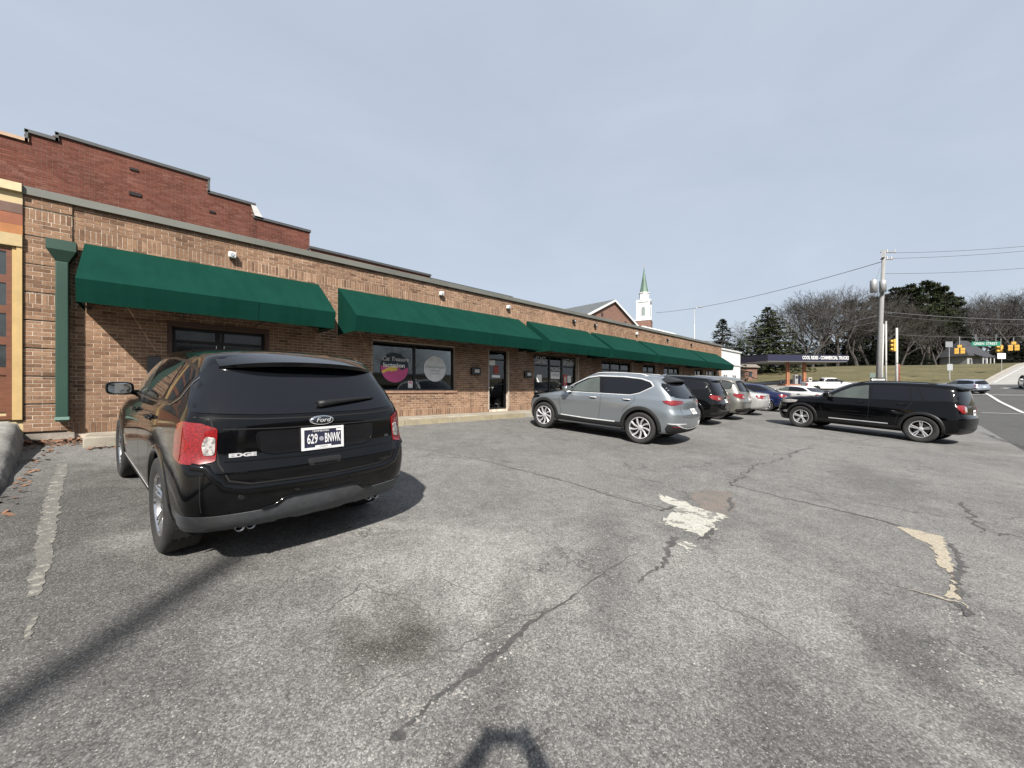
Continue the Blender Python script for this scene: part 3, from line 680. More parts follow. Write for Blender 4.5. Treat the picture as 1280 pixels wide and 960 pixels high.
for S_, q in ((S5, ((19.75, 20.2), (20.4, 21.0))), (S6, ((22.2, 22.8), (23.8, 24.25))), (S7, ((26.85, 27.2),)), (S8, ((28.8, 29.3), (29.5, 30.1)))):
    mb = MB()
    for a, c in q: mb.box(a, c, WY+.2, WY+.21, 1.7, 2.75)
    mb.build('blind', MATS['window_blind'], S_)
# wall mailboxes
pb = mat('black_box', (.015, .015, .016), .4)
for x_, z_, n_ in ((8.02, 2.17, '208'), (10.55, 2.13, '210')):
    o = MB().box(x_-.19, x_+.19, WY-.10, WY+.0, z_-.12, z_+.12).build('mailbox', pb, SH); bevel(o, .015)
    MB().box(x_-.08, x_+.12, WY-.105, WY-.101, z_-.05, z_+.06).build('plate', mat('box_plate', (.5, .5, .48), .6), o)
o = MB().box(-.02, .17, WY-.06, WY, 1.83, 2.20).build('meter_box', mat('grey_box', (.05, .05, .055), .5), SH); bevel(o, .01)
# floodlights above the awnings
wl = mat('white_fixture', (.55, .55, .54), .5); lens = mat('fixture_lens', (.32, .34, .36), .2)
for x_, z_, m_ in ((1.32, 4.47, wl), (6.65, 4.55, wl), (9.5, 4.55, wl), (13.4, 4.52, frm), (15.0, 4.52, frm), (18.8, 4.52, wl), (22.5, 4.52, frm), (26, 4.52, frm)):
    o = MB().box(x_-.07, x_+.07, WY-.13, WY-.02, z_-.065, z_+.065).build('floodlight', m_, SH); bevel(o, .02)
    MB().lathe([(.001, -.012), (.035, -.012), (.042, 0)], 14, 'y', M=Matrix.Translation((x_, WY-.129, z_))).build('lens', lens, o)
    MB().box(x_-.03, x_+.03, WY-.02, WY+.005, z_-.05, z_+.05).build('bracket', m_, o)
# green downspout with conductor head
gmx = mat('green_metal', (.014, .044, .031), .5, .1, var=.1, vs=2)
gx = -1.08; gy = PY-.05
mb = MB(); mb.box(gx-.075, gx+.075, gy-.11, gy+.02, 1.0, 3.75); ds = mb.build('downspout', gmx, SH); bevel(ds, .012)
mb = MB(); a, c = .105, .18
mb.add([(gx-.075, gy-.11, 3.75), (gx+.075, gy-.11, 3.75), (gx+.075, gy+.03, 3.75), (gx-.075, gy+.03, 3.75), (gx-.17, gy-.20, 3.93), (gx+.17, gy-.20, 3.93), (gx+.17, gy+.04, 3.93), (gx-.17, gy+.04, 3.93), (gx-.17, gy-.20, 4.10), (gx+.17, gy-.20, 4.10), (gx+.17, gy+.04, 4.10), (gx-.17, gy+.04, 4.10)],
       [(0, 1, 5, 4), (1, 2, 6, 5), (3, 0, 4, 7), (4, 5, 9, 8), (5, 6, 10, 9), (7, 4, 8, 11), (8, 9, 10, 11), (6, 7, 11, 10), (2, 3, 7, 6)])
mb.build('conductor_head', gmx, ds)
mb = MB(); mb.box(gx-.085, gx+.085, gy-.12, gy+.02, 1.03, 1.08); mb.build('band', mat('green_pale', (.12, .20, .17), .6), ds)
# --- awnings
can = bpy.data.materials.new('green_canvas'); can.use_nodes = True; N, L = nodes(can); b = N['Principled BSDF']
g = N.new('ShaderNodeNewGeometry'); n = N.new('ShaderNodeTexNoise'); n.inputs['Scale'].default_value = 1.2; n.inputs['Detail'].default_value = 6; L.new(g.outputs['Position'], n.inputs['Vector'])
r = N.new('ShaderNodeValToRGB'); r.color_ramp.elements[0].position = .3; r.color_ramp.elements[0].color = (.0032, .0285, .0200, 1); r.color_ramp.elements[1].position = .72; r.color_ramp.elements[1].color = (.0040, .0335, .0240, 1)
L.new(n.outputs[0], r.inputs[0])
mp4 = N.new('ShaderNodeMapping'); mp4.inputs['Scale'].default_value = (5, 1.2, .6); L.new(g.outputs['Position'], mp4.inputs[0])
n4 = N.new('ShaderNodeTexNoise'); n4.inputs['Scale'].default_value = 1.0; n4.inputs['Detail'].default_value = 7; n4.inputs['Roughness'].default_value = .65; L.new(mp4.outputs[0], n4.inputs['Vector'])
r4 = N.new('ShaderNodeValToRGB'); r4.color_ramp.elements[0].position = .35; r4.color_ramp.elements[0].color = (.92, .92, .92, 1); r4.color_ramp.elements[1].position = .72; r4.color_ramp.elements[1].color = (1.22, 1.12, 1.13, 1); L.new(n4.outputs[0], r4.inputs[0])
m4 = N.new('ShaderNodeMixRGB'); m4.blend_type = 'MULTIPLY'; m4.inputs[0].default_value = 1; L.new(r.outputs[0], m4.inputs[1]); L.new(r4.outputs[0], m4.inputs[2])
L.new(m4.outputs[0], b.inputs['Base Color']); b.inputs['Roughness'].default_value = .75; b.inputs['Specular IOR Level'].default_value = .04
wvn = N.new('ShaderNodeTexNoise'); wvn.inputs['Scale'].default_value = 240; L.new(g.outputs['Position'], wvn.inputs['Vector'])
n5 = N.new('ShaderNodeTexNoise'); n5.inputs['Scale'].default_value = 2.5; L.new(g.outputs['Position'], n5.inputs['Vector'])
ad = N.new('ShaderNodeMath'); ad.operation = 'MULTIPLY_ADD'; L.new(wvn.outputs[0], ad.inputs[0]); ad.inputs[1].default_value = .05; L.new(n5.outputs[0], ad.inputs[2])
bp = N.new('ShaderNodeBump'); bp.inputs['Strength'].default_value = .25; bp.inputs['Distance'].default_value = .03; L.new(ad.outputs[0], bp.inputs['Height']); L.new(bp.outputs[0], b.inputs['Normal'])
ZT, ZV, ZB, PR = 4.17, 3.30, 2.94, 1.24
def awning(x0, x1, seed):
    rg = random.Random(seed); n = max(6, int((x1-x0)/.156)); mb = MB(); rib = 1.25
    def sag(x): return .006*(1-abs(cos(pi*(x-x0)/rib)))
    prof = [(WY-.03, ZT), (WY-.03-PR*.33, ZT-(ZT-ZV)*.33), (WY-.03-PR*.66, ZT-(ZT-ZV)*.66), (WY-PR, ZV), (WY-PR+.04, (ZV+ZB)/2), (WY-PR+.085, ZB)]
    m_ = len(prof)
    for i in range(n+1):
        x = x0+(x1-x0)*i/n
        for j, (y, z) in enumerate(prof):
            s = sag(x)*(1, .9, .9, .1, .5, .8)[j]*(0 if j in (0,) else 1)
            mb.v.append((x, y+s*(.6 if j < 3 else .5), z-s+(rg.uniform(-.004, .004) if j == 5 else 0)))
    for i in range(n):
        for j in range(m_-1): mb.f.append((i*m_+j, i*m_+j+1, (i+1)*m_+j+1, (i+1)*m_+j)); mb.mi.append(0)
    for x, fl in ((x0, 1), (x1, 0)):
        P = [(x, WY-.02, ZT), (x, WY-PR, ZV), (x, WY-PR+.084, ZB), (x, WY-.02, ZB+.02)]
        mb.add(P if fl else list(reversed(P)), [(0, 1, 2, 3)])
    o = mb.build('awning', can, SH)
    sd = o.modifiers.new('solid', 'SOLIDIFY'); sd.thickness = .006; sd.offset = 0
    k = x0+2.45+rg.uniform(-.1, .1)
    while k < x1-.8:
        sx_ = mat('canvas_seam', (.0028, .0235, .0165), .8, spec=.05)
        MB().add([(k-.010, WY-PR-.006, ZV-.01), (k+.010, WY-PR-.006, ZV-.01), (k+.010, WY-PR+.076, ZB+.01), (k-.010, WY-PR+.076, ZB+.01)], [(0, 3, 2, 1)]).build('seam', sx_, o)
        k += 2.4
    fr = MB()
    for x in frange(x0+.05, x1-.05, (x1-x0-.1)/max(1, round((x1-x0)/1.25))):
        fr.tube([(x, WY, ZT-.05), (x, WY-PR+.03, ZV-.03), (x, WY-PR+.11, ZB+.03), (x, WY, ZB+.05)], .012, 5)
    fr.tube([(x0+.03, WY-PR+.11, ZB+.03), (x1-.03, WY-PR+.11, ZB+.03)], .012, 5)
    fr.build('frame', mat('awning_frame_metal', (.03, .03, .03), .6), o)
for i, (a, c) in enumerate(((-.83, 3.08), (3.55, 10.07), (10.5, 14.42), (14.72, 18.72), (19.0, 25.2), (25.5, 30.55))): awning(a, c, i)
# sidewalk with worn yellow kerb
swm = mat('sidewalk_concrete', (.26, .235, .19), .9, var=.18, vs=3, bump=.5, bs=35, dirt=(.15, .13, .10), dscale=1.3)
mb = MB(); x = -.78; rg = random.Random(2)
sw = struct(MB().box(-.76, XE+3, 9.34, WY+.3, .2, WB-.02).build('sidewalk', swm))
while x < XE+2:
    l = 1.5; mb = MB().box(x+.006, x+l-.006, 9.27, WY+.005, .3, WB+rg.uniform(-.004, .004)); o = mb.build('paving_slab', swm, sw); bevel(o, .02); x += l
mb = MB(); x = 3.4
yk = mat('worn_yellow_paint', (.25, .215, .14), .85, var=.2, vs=6, dirt=(.24, .215, .17), dscale=4)
while x < 9.0:
    MB().box(x, x+1.48, 9.25, 9.268, .60, WB-.02).build('kerb_paint', yk, sw); x += 1.5

# ------------------------------------------------------------------ neighbour on the left
NB = wthing('corner_shop', 'shop front at the left with cream, brown and orange painted bands and brown glazed door', 'building', (-4, 10.3, 1.05))
crm_p = mat('cream_paint', (.40, .315, .175), .75, var=.08, vs=3)
z_ = [(4.82, 4.96, mat('cream_cap', (.46, .38, .23), .7), .10), (4.63, 4.82, crm_p, .03), (4.47, 4.63, mat('brown_band', (.10, .055, .04), .7), .035), (4.28, 4.47, mat('rust_band', (.215, .07, .033), .75), .03), (4.12, 4.28, mat('orange_band', (.31, .125, .04), .75), .03), (3.92, 4.12, mat('cream_lower', (.37, .285, .15), .75), .06)]
for a, c, m_, pr in z_: MB().box(-8, PX0-.003, WY-.02-pr, WY+.3, a, c-.002).build('band', m_, NB)
mb = MB(); mb.box(-8, PX0-.004, WY+.02, WY+.3, .4, 3.92); mb.build('wall', crm_p, NB)
mb = MB(); mb.box(-1.585, PX0-.006, WY-.06, WY+.02, 1.05, 3.92); mb.box(-1.635, -1.585, WY-.035, WY+.02, 1.05, 3.9); mb.build('door_surround', mat('ochre_trim', (.37, .26, .11), .7, var=.1, vs=4), NB)
bd = mat('brown_door_wood', (.115, .040, .018), .5, var=.2, vs=5, stretch=(1, 1, 6))
mb = MB(); bars(mb, -3.9, -1.64, 1.06, 3.88, .055, WY-.02, WY+.015, ((-2.82, .12),), tuple((h, .13, -3.845, -1.695) for h in (1.85, 2.35, 2.87, 3.37)))
DN = mb.build('door', bd, NB)
MB().box(-3.845, -1.695, WY+.0, WY+.012, 1.18, 1.82).build('panel', bd, DN)
for a, c in ((1.92, 2.285), (2.415, 2.805), (2.935, 3.305), (3.435, 3.825)):
    for x0, x1 in ((-3.845, -2.88), (-2.76, -1.695)): MB().box(x0, x1, WY+.002, WY+.008, a, c).build('pane', mat('dark_pane', (.03, .035, .035), .04, spec=1.0), DN)
# raised forecourt and chunky kerb beside the lot
def walk_z(y): t = min(1, max(0, (y-7.2)/2.6)); return .065*y+.13+.23*t*t*(3-2*t)
mb = MB(); yy_ = frange(-1.6, 10.28, .54)
for y in yy_:
    for x in (-12, -6, -3, -2.2, -1.66): mb.v.append((x, y, walk_z(y)))
for i in range(len(yy_)-1):
    for j in range(4): a = i*5+j; mb.f.append((a, a+1, a+6, a+5)); mb.mi.append(0)
rf = struct(mb.build('raised_walk', swm, smooth=True))
mb = MB(); rg = random.Random(9); n = 60
for i in range(n+1):
    t = i/n; y = 9.98-t*11.5; x = -1.58+.30*min(1, t*4.0); zt = walk_z(y)+.03; z0 = .065*y-.03; j = rg.uniform(-.018, .018)
    mb.v += [(x+.12+j, y, z0), (x+.10+j, y, z0+(zt-z0)*.5), (x+.05+j*.6, y, zt-.035+rg.uniform(-.01, .008)), (x-.05, y, zt+rg.uniform(-.012, .01)), (x-.18, y, zt+rg.uniform(-.01, .01)), (x-.30, y, zt-.012), (x-.42, y, zt-.08)]
for i in range(n):
    for j in range(6): a = i*7+j; mb.f.append((a, a+1, a+8, a+7)); mb.mi.append(0)
mb.f.append((0, 1, 2, 3, 4, 5, 6)); mb.mi.append(0)
struct(mb.build('kerb', mat('old_kerb_concrete', (.215, .21, .195), .95, var=.35, vs=3, bump=.9, bs=18, dirt=(.12, .117, .11), dscale=2.2), smooth=True))
# dead leaves blown against the wall foot
lm = mat('dead_leaf', (.16, .085, .05), .9, var=.5, vs=3); mb = MB(); rg = random.Random(4)
for _ in range(420):
    u = rg.random()
    if u < .65: x, y = rg.uniform(-1.5, -.6), WY-.12-abs(rg.gauss(0, .25))
    elif u < .85: x, y = rg.uniform(-.7, 1.0), 9.22-abs(rg.gauss(0, .08))
    else: y = rg.uniform(5.5, 9.7); x = -1.12-.06*(y > 8)+abs(rg.gauss(0, .07))
    z = .065*y+rg.uniform(.004, .05 if u < .65 else .02); a = rg.uniform(0, 6.28); s = rg.uniform(.025, .055)
    ux, uy = Vector((cos(a), sin(a), rg.uniform(-.5, .5)))*s, Vector((-sin(a), cos(a), rg.uniform(-.5, .5)))*s*.6
    c_ = Vector((x, y, z)); mb.add([c_-ux, c_-uy*.9, c_+ux, c_+uy], [(0, 1, 2, 3)])
stuff(mb.build('dead_leaves', lm))

# ------------------------------------------------------------------ tall red brick building behind
def at_y(px, py, Y):
    d = FW+RT*((px-640)/480); Z = Y/d.y; return d.x*Z, EYE+(487-py)/480*Z
YB = 17
BH = wthing('brick_hall', 'tall red brick building with stepped dark-capped parapet behind the shop row', 'building', (-1, YB, .9))
xa = at_y(33.5, 175, YB)[0]; xb, zb = at_y(52, 168, YB); xc, zc = at_y(71.5, 168.5, YB); xd, zd = at_y(261, 226, YB); xd2, zd2 = at_y(290, 249, YB); xe, ze = at_y(318, 257, YB); xf, zf = at_y(326, 273, YB); xg, zg = at_y(387, 291, YB); za = at_y(10, 170, YB)[1]
STEP = [(-9, xa, za), (xa, xc, zb-.05), (xc, xd, (zc+at_y(250, 221.5, YB)[1])/2), (xd, xe, zd2), (xe, xg, (zf+zg)/2)]
def topf(x):
    for a, c, z in STEP:
        if x < c: return z
    return STEP[-1][2]
mb = MB()
for a, c, z in STEP: mb.box(a, c, YB+.008, YB+.35, .5, z-.02)
mb.box(-9, xg-.3, YB+.35, YB+14, .5, min(s_[2] for s_ in STEP)-.6)
mb.build('wall', mortar_r, BH)
mb = MB(); rgb = random.Random(21)
for b_ in courses(-8.9, xg, 4.3, 10, [], rg=random.Random(8), topf=topf): brick_faces(mb, b_, YB+.008, rgb)
stuff(mb.build('brick_courses', red_w, BH))
dcm = mat('dark_coping', (.055, .058, .06), .6, .2); pch = mat('terracotta_coping', (.36, .25, .17), .7)
for i, (a, c, z) in enumerate(STEP):
    MB().box(a-.04, c+.04, YB-.05, YB+.42, z-.02, z+.07).build('coping', pch if i == 0 else dcm, BH)
for x in (xa, xc, xd): MB().box(x-.03, x+.03, YB-.05, YB+.4, topf(x-.1)-.02 if x != xd else topf(x+.1), topf(x+.1)+.05 if x != xd else topf(x-.1)).build('coping_return', dcm, BH)
MB().add([(xe-.12, YB-.05, topf(xe-.2)), (xe+.03, YB-.05, topf(xe-.2)), (xe+.30, YB-.05, topf(xe+.2)), (xe+.02, YB-.05, topf(xe+.2))], [(0, 1, 2, 3)]).build('flashing', mat('pale_flashing', (.45, .45, .44), .6), BH)
for px, py, s in ((170, 243, .10), (168, 212, .07), (266, 265, .06)):
    x, z = at_y(px, py, YB); MB().box(x-s*1.6, x+s*1.2, YB-.03, YB+.01, z-s*.5, z+s*.5).build('missing_brick', mat('hole_dark', (.012, .01, .01), .9), BH)
# lower parapets of the rear roofs
for (p0, p1, Y_, nm) in (((388, 309), (538, 344), 14.5, 0), ((538, 347.5), (640, 372), 14.6, 1)):
    x0, z0 = at_y(*p0, Y_); x1, z1 = at_y(*p1, Y_); z0 = (z0+z1)/2
    mb = MB()
    mb.box(x0, x1, Y_+.008, Y_+.3, 4.2, z0-.05)
    o = mb.build('rear_parapet', mortar_r, SH); mb = MB()
    for b_ in courses(x0, x1, z0-.6, z0-.05, [], rg=random.Random(8+nm)): brick_faces(mb, b_, Y_+.008, rgb)
    stuff(mb.build('brick_courses', red_w, o))
    MB().box(x0-.02, x1+.02, Y_-.05, Y_+.36, z0-.05, z0+.03).build('coping', dcm, o)

# ------------------------------------------------------------------ church with steeple
CB = brickmat('church_brick', [(.22, .10, .07), (.26, .125, .09)]); wt = mat('white_painted_wood', (.55, .56, .56), .6, var=.04); slate = mat('grey_shingles', (.07, .078, .082), .85, var=.25, vs=1.5, stretch=(1, 1, 5)); copper = mat('verdigris_copper', (.065, .115, .085), .55, var=.3, vs=.6)
le, re, ap = cpt(731, 393, 84), cpt(797, 408, 100), cpt(765.5, 375, 92)
ev = (le.z+re.z)/2; U = (re-le); U.z = 0; Wd = U.length; U.normalize(); V = Vector((-U.y, U.x, 0))
if V.dot(RT) > 0: V = -V
mid = (le+re)/2; mid.z = 0
CH = wthing('church', 'brick church gable with grey shingle roof beyond the shop row', 'church', (mid.x, mid.y, hz(mid.x, mid.y)))
def cp(u, v, z): return Vector((mid.x, mid.y, 0))+U*u+V*v+Vector((0, 0, z))
h = Wd/2; Lc = 42
mb = MB(); mb.add([cp(-h, 0, -1), cp(h, 0, -1), cp(h, 0, ev), cp(0, 0, ap.z-.3), cp(-h, 0, ev), cp(-h, Lc, -1), cp(h, Lc, -1), cp(h, Lc, ev), cp(0, Lc, ap.z-.3), cp(-h, Lc, ev)], [(0, 1, 2, 3, 4), (5, 9, 8, 7, 6), (0, 4, 9, 5), (1, 6, 7, 2)]); mb.build('wall', mat('church_brick_plain', (.155, .085, .063), .9, var=.2, vs=2), CH)
mb = MB()
for s in (-1, 1): mb.prism([cp(s*(h+.8), -.5, ev-.4), cp(0, -.5, ap.z+.1), cp(0, -.5, ap.z-.25), cp(s*(h+.8), -.5, ev-.75)], V*(Lc+1))
mb.build('roof', slate, CH)
mb = MB()
for s in (-1, 1): mb.prism([cp(s*(h+.85), -.55, ev-.42), cp(0, -.55, ap.z+.05), cp(0, -.55, ap.z-.45), cp(s*(h+.85), -.55, ev-.95)], V*.04)
mb.build('rake_board', wt, CH)
for u, z in ((-h*.42, ev+.9), (h*.48, ev+.2)): MB().prism([cp(u-.4, -.02, z-.4), cp(u+.4, -.02, z-.4), cp(u+.4, -.02, z+.4), cp(u-.4, -.02, z+.4)], V*-.05).build('vent', mat('vent_dark', (.03, .02, .02), .8), CH)
# steeple
sp0 = cpt(805, 402, 106); SX = Matrix.Translation((sp0.x, sp0.y, 0)) @ Matrix.Rotation(atan2(U.y, U.x)+.35, 4, 'Z'); k = 106/480
zz = lambda py: EYE+(487-py)*k
ST_ = CH
MB().box(-2.0, 2.0, -2.0, 2.0, -1, zz(402), M=SX).build('tower', MATS['church_brick_plain'], CH)
mb = MB(); mb.box(-2.1, 2.1, -2.1, 2.1, zz(402), zz(400.5), M=SX); mb.box(-1.65, 1.65, -1.65, 1.65, zz(400.5), zz(379), M=SX); mb.box(-1.85, 1.85, -1.85, 1.85, zz(379), zz(377.8), M=SX)
for sx in (-1.55, 1.55):
    for sy in (-1.55, 1.55): mb.box(sx-.22, sx+.22, sy-.22, sy+.22, zz(400.5), zz(379), M=SX)
for a in range(4):
    R_ = SX @ Matrix.Rotation(a*pi/2, 4, 'Z'); mb.prism([R_ @ Vector(q_) for q_ in ((-1.8, -1.9, zz(377.8)), (1.8, -1.9, zz(377.8)), (0, -1.9, zz(374.5)))], R_.to_3x3() @ Vector((0, 1.2, 0)))
mb.lathe([(1.28, zz(377.8)), (1.28, zz(367.5)), (1.45, zz(367.2)), (1.45, zz(366.2)), (1.2, zz(366))], 8, M=SX)
stp = mb.build('steeple', wt, CH)
for a in range(4):
    R_ = SX @ Matrix.Rotation(a*pi/2, 4, 'Z')
    pts = [(-.5, -1.67, zz(396)), (.5, -1.67, zz(396)), (.5, -1.67, zz(387))]+[(.5*cos(t), -1.67, zz(387)+.5*sin(t)) for t in (.5, 1.05, 1.57, 2.1, 2.6)]+[(-.5, -1.67, zz(387))]
    MB().poly([R_ @ Vector(q_) for q_ in pts]).build('louvre', mat('louvre_grey', (.16, .19, .18), .6), stp)
MB().lathe([(1.15, zz(366)), (.75, zz(356)), (.03, zz(334.5))], 8, M=SX).build('spire', copper, stp)
mb = MB(); mb.box(-.05, .05, -.05, .05, zz(334.6), zz(331), M=SX); mb.box(-.3, .3, -.04, .04, zz(332.6), zz(332.1), M=SX); mb.build('cross', mat('old_gold', (.35, .3, .18), .5), stp)
a_, b__ = cpt(803, 407, 98), cpt(845, 417, 90)
pr_ = MB(); pr_.prism([a_, b__, b__+Vector((0, 0, -6)), a_+Vector((-3, 3, -6))], FW*6); pr_.build('porch_roof', mat('white_roof', (.48, .49, .49), .6), CH)
# ------------------------------------------------------------------ white building past the shops, small brick house
WH = wthing('white_building', 'low white painted building at the far end of the shop row', 'building', (34.7, 10.6, .7))
mb = MB(); mb.box(32.2, 37.2, 10.55, 22, .2, 4.68); mb.build('wall', mat('white_wall_paint', (.52, .52, .51), .8, var=.05), WH)
mb = MB(); mb.box(32.1, 37.35, 10.47, 10.62, 4.68, 4.8); mb.box(32.2, 37.26, 10.49, 10.55, 3.55, 3.65); mb.build('cornice', mat('white_cornice', (.45, .45, .44), .7), WH)
for x in (32.9, 35.1):
    f = MB().box(x, x+.9, 10.52, 10.55, 1.6, 2.8).build('window', mat('dark_window', (.03, .035, .04), .1), WH)
    bars(MB(), x, x+.9, 1.6, 2.8, .07, 10.50, 10.519, ((x+.45, .06),), ((2.2, .06, x+.07, x+.83),)).build('frame', wt, f)
# ------------------------------------------------------------------ cars
# Body = stacked waterline loops, subdivided; windows, lamps, seams and trims are panels laid onto that surface.
# Car axes: x forward (rear axle at 0), y left, z up.
def subdivide(me, lv):
    o = bpy.data.objects.new('t', me); C.objects.link(o); m_ = o.modifiers.new('s', 'SUBSURF'); m_.levels = lv; m_.render_levels = lv
    dg = bpy.context.evaluated_depsgraph_get(); r = bpy.data.meshes.new_from_object(o.evaluated_get(dg)); bpy.data.objects.remove(o); return r
def body_mesh(rows, lv, creases):
    """rows: (xr, xf, bow_r, bow_f, w profile, z profile, round_r, round_f); the first and last close on the centre line"""
    V = []; F = []; cr = []
    n = 15
    for (xr, xf, br, bf, wp_, zp, rr, rf) in rows:
        xa, xb = xr+br+rr, xf-bf-rf
        cols = [(xr, 0), (xr+br*.22, .46), (xr+br*.8, .80), (xr+br+rr*.38, .955), (xa, 1.0)]
        cols += [(xa+(xb-xa)*t, 1.0) for t in (.17, .34, .5, .66, .83)]
        cols += [(xb, 1.0), (xf-bf-rf*.38, .955), (xf-bf*.8, .80), (xf-bf*.22, .46), (xf, 0)]
        for x, k_ in cols:
            V.append((x, interp(wp_, x)*k_, interp(zp, x) if not callable(zp) else zp(x, k_)))
    R = len(rows)
    bm = bmesh.new(); L_ = [bm.verts.new(v) for v in V]; M_ = [bm.verts.new((v[0], -v[1], v[2])) if v[1] > 1e-6 else L_[i] for i, v in enumerate(V)]
    for j in range(R-1):
        for i in range(n-1):
            for S, fl in ((L_, 0), (M_, 1)):
                q = [S[j*n+i], S[j*n+i+1], S[(j+1)*n+i+1], S[(j+1)*n+i]]
                u = []
                for v in q:
                    if v not in u: u.append(v)
                if len(u) < 3: continue
                if not fl: u.reverse()
                try: bm.faces.new(u)
                except ValueError: pass
    bmesh.ops.remove_doubles(bm, verts=bm.verts, dist=1e-4)
    bmesh.ops.recalc_face_normals(bm, faces=bm.faces)
    cl = bm.edges.layers.float.get('crease_edge') or bm.edges.layers.float.new('crease_edge')
    rowof = {}
    for j in range(R):
        for i in range(n):
            for S in (L_, M_):
                if S[j*n+i].is_valid: rowof[S[j*n+i]] = (j, i)
    for e in bm.edges:
        a, c = rowof.get(e.verts[0]), rowof.get(e.verts[1])
        if a and c and a[0] == c[0] and a[0] in creases:
            k_ = creases[a[0]]
            lo, hi = (0, 14) if not isinstance(k_, tuple) else k_[1:]
            if lo <= min(a[1], c[1]) and max(a[1], c[1]) <= hi: e[cl] = k_ if not isinstance(k_, tuple) else k_[0]
    me = bpy.data.meshes.new('body'); bm.to_mesh(me); bm.free()
    return subdivide(me, lv)
class Shell:
    def __init__(s, me):
        s.bm = bmesh.new(); s.bm.from_mesh(me); bmesh.ops.triangulate(s.bm, faces=s.bm.faces); s.t = BVHTree.FromBMesh(s.bm)
        # smooth normals for offsets
        s.me = me
    def hit(s, o, d):
        p, nr, i, _ = s.t.ray_cast(Vector(o), Vector(d))
        if p is None:
            q = s.t.find_nearest(Vector(o)+Vector(d)*2.0); p, nr = q[0], q[1]
        if nr.dot(Vector(d)) > 0: nr = -nr
        return p, nr
def P_side(sg): return lambda u, v: ((u, sg*3, v), (0, -sg, 0))
P_rear = lambda u, v: ((-4, u, v), (1, 0, 0))
P_front = lambda u, v: ((8, u, v), (-1, 0, 0))
P_top = lambda u, v: ((u, v, 4), (0, 0, -1))
def P_corner(cx, cy, rear, sg):
    """u = angle in degrees from the rear (or front) direction round towards the side"""
    def f(u, v):
        a = RAD(u); d = Vector(((-1 if rear else 1)*cos(a), sg*sin(a), 0)); o = Vector((cx, sg*cy, v))+d*3; return o, -d
    return f
def dens(poly, step, scale=(1, 1)):
    q = []
    for a, c in zip(poly, poly[1:]+poly[:1]):
        l = sqrt(((c[0]-a[0])*scale[0])**2+((c[1]-a[1])*scale[1])**2); k_ = max(1, int(l/step))
        q += [(a[0]+(c[0]-a[0])*i/k_, a[1]+(c[1]-a[1])*i/k_) for i in range(k_)]
    return q
def rnd(poly, r=.03, n=4, scale=(1, 1)):
    """round the corners of a polygon"""
    out_ = []; m_ = len(poly)
    for i in range(m_):
        p0, p1, p2 = [Vector((poly[(i+k_) % m_][0]*scale[0], poly[(i+k_) % m_][1]*scale[1])) for k_ in (-1, 0, 1)]
        a, c = p0-p1, p2-p1; la, lc = a.length, c.length
        if la < 1e-6 or lc < 1e-6: continue
        d = min(r, la*.45, lc*.45); A, B = p1+a/la*d, p1+c/lc*d
        for k_ in range(n+1):
            t = k_/n; q = A*(1-t)**2+p1*2*t*(1-t)+B*t*t; out_.append((q.x/scale[0], q.y/scale[1]))
    return out_
def panel(sh, proj, poly, off=.004, step=.05, skirt=.012, scale=(1, 1), inside=True):
    """mesh of a polygon laid on the shell, with a rim that dives into it"""
    b_ = dens(poly, step, scale); n = len(b_)
    P2 = [Vector((p[0]*scale[0], p[1]*scale[1])) for p in b_]
    x0, x1 = min(p.x for p in P2), max(p.x for p in P2); y0, y1 = min(p.y for p in P2), max(p.y for p in P2)
    pts = list(P2)
    nx, ny = int((x1-x0)/step), int((y1-y0)/step)
    for i in range(1, nx+1):
        for j in range(1, ny+1):
            q = Vector((x0+(x1-x0)*i/(nx+1), y0+(y1-y0)*j/(ny+1))); ins = False; near = False
            for k_ in range(n):
                a, c = P2[k_], P2[(k_+1) % n]
                if (a.y > q.y) != (c.y > q.y) and q.x < (c.x-a.x)*(q.y-a.y)/(c.y-a.y)+a.x: ins = not ins
                if (a-q).length < step*.45: near = True
            if ins and not near: pts.append(q)
    r = geometry.delaunay_2d_cdt(pts, [(i, (i+1) % n) for i in range(n)], [], 1, 1e-6)
    vs = []
    for p in r[0]:
        h_, nr = sh.hit(*proj(p.x/scale[0], p.y/scale[1])); vs.append((h_+nr*off, nr))
    mb = MB(); mb.v = [tuple(v[0]) for v in vs]
    d0 = Vector(proj(*b_[0])[1])
    for f in r[2]:
        f = tuple(f); a, b2, c = (Vector(mb.v[i]) for i in f[:3])
        if (b2-a).cross(c-a).dot(Vector(proj(r[0][f[0]].x/scale[0], r[0][f[0]].y/scale[1])[1])) > 0: f = tuple(reversed(f))
        mb.f.append(f); mb.mi.append(0)
    # rim
    ec = {}
    for f in mb.f:
        for a, c in zip(f, f[1:]+f[:1]): ec[(a, c)] = 1
    if skirt:
        low = {}
        for (a, c) in list(ec):
            if (c, a) in ec: continue
            for k_ in (a, c):
                if k_ not in low: low[k_] = len(mb.v); mb.v.append(tuple(vs[k_][0]-vs[k_][1]*skirt))
            mb.f.append((c, a, low[a], low[c])); mb.mi.append(0)
    return mb
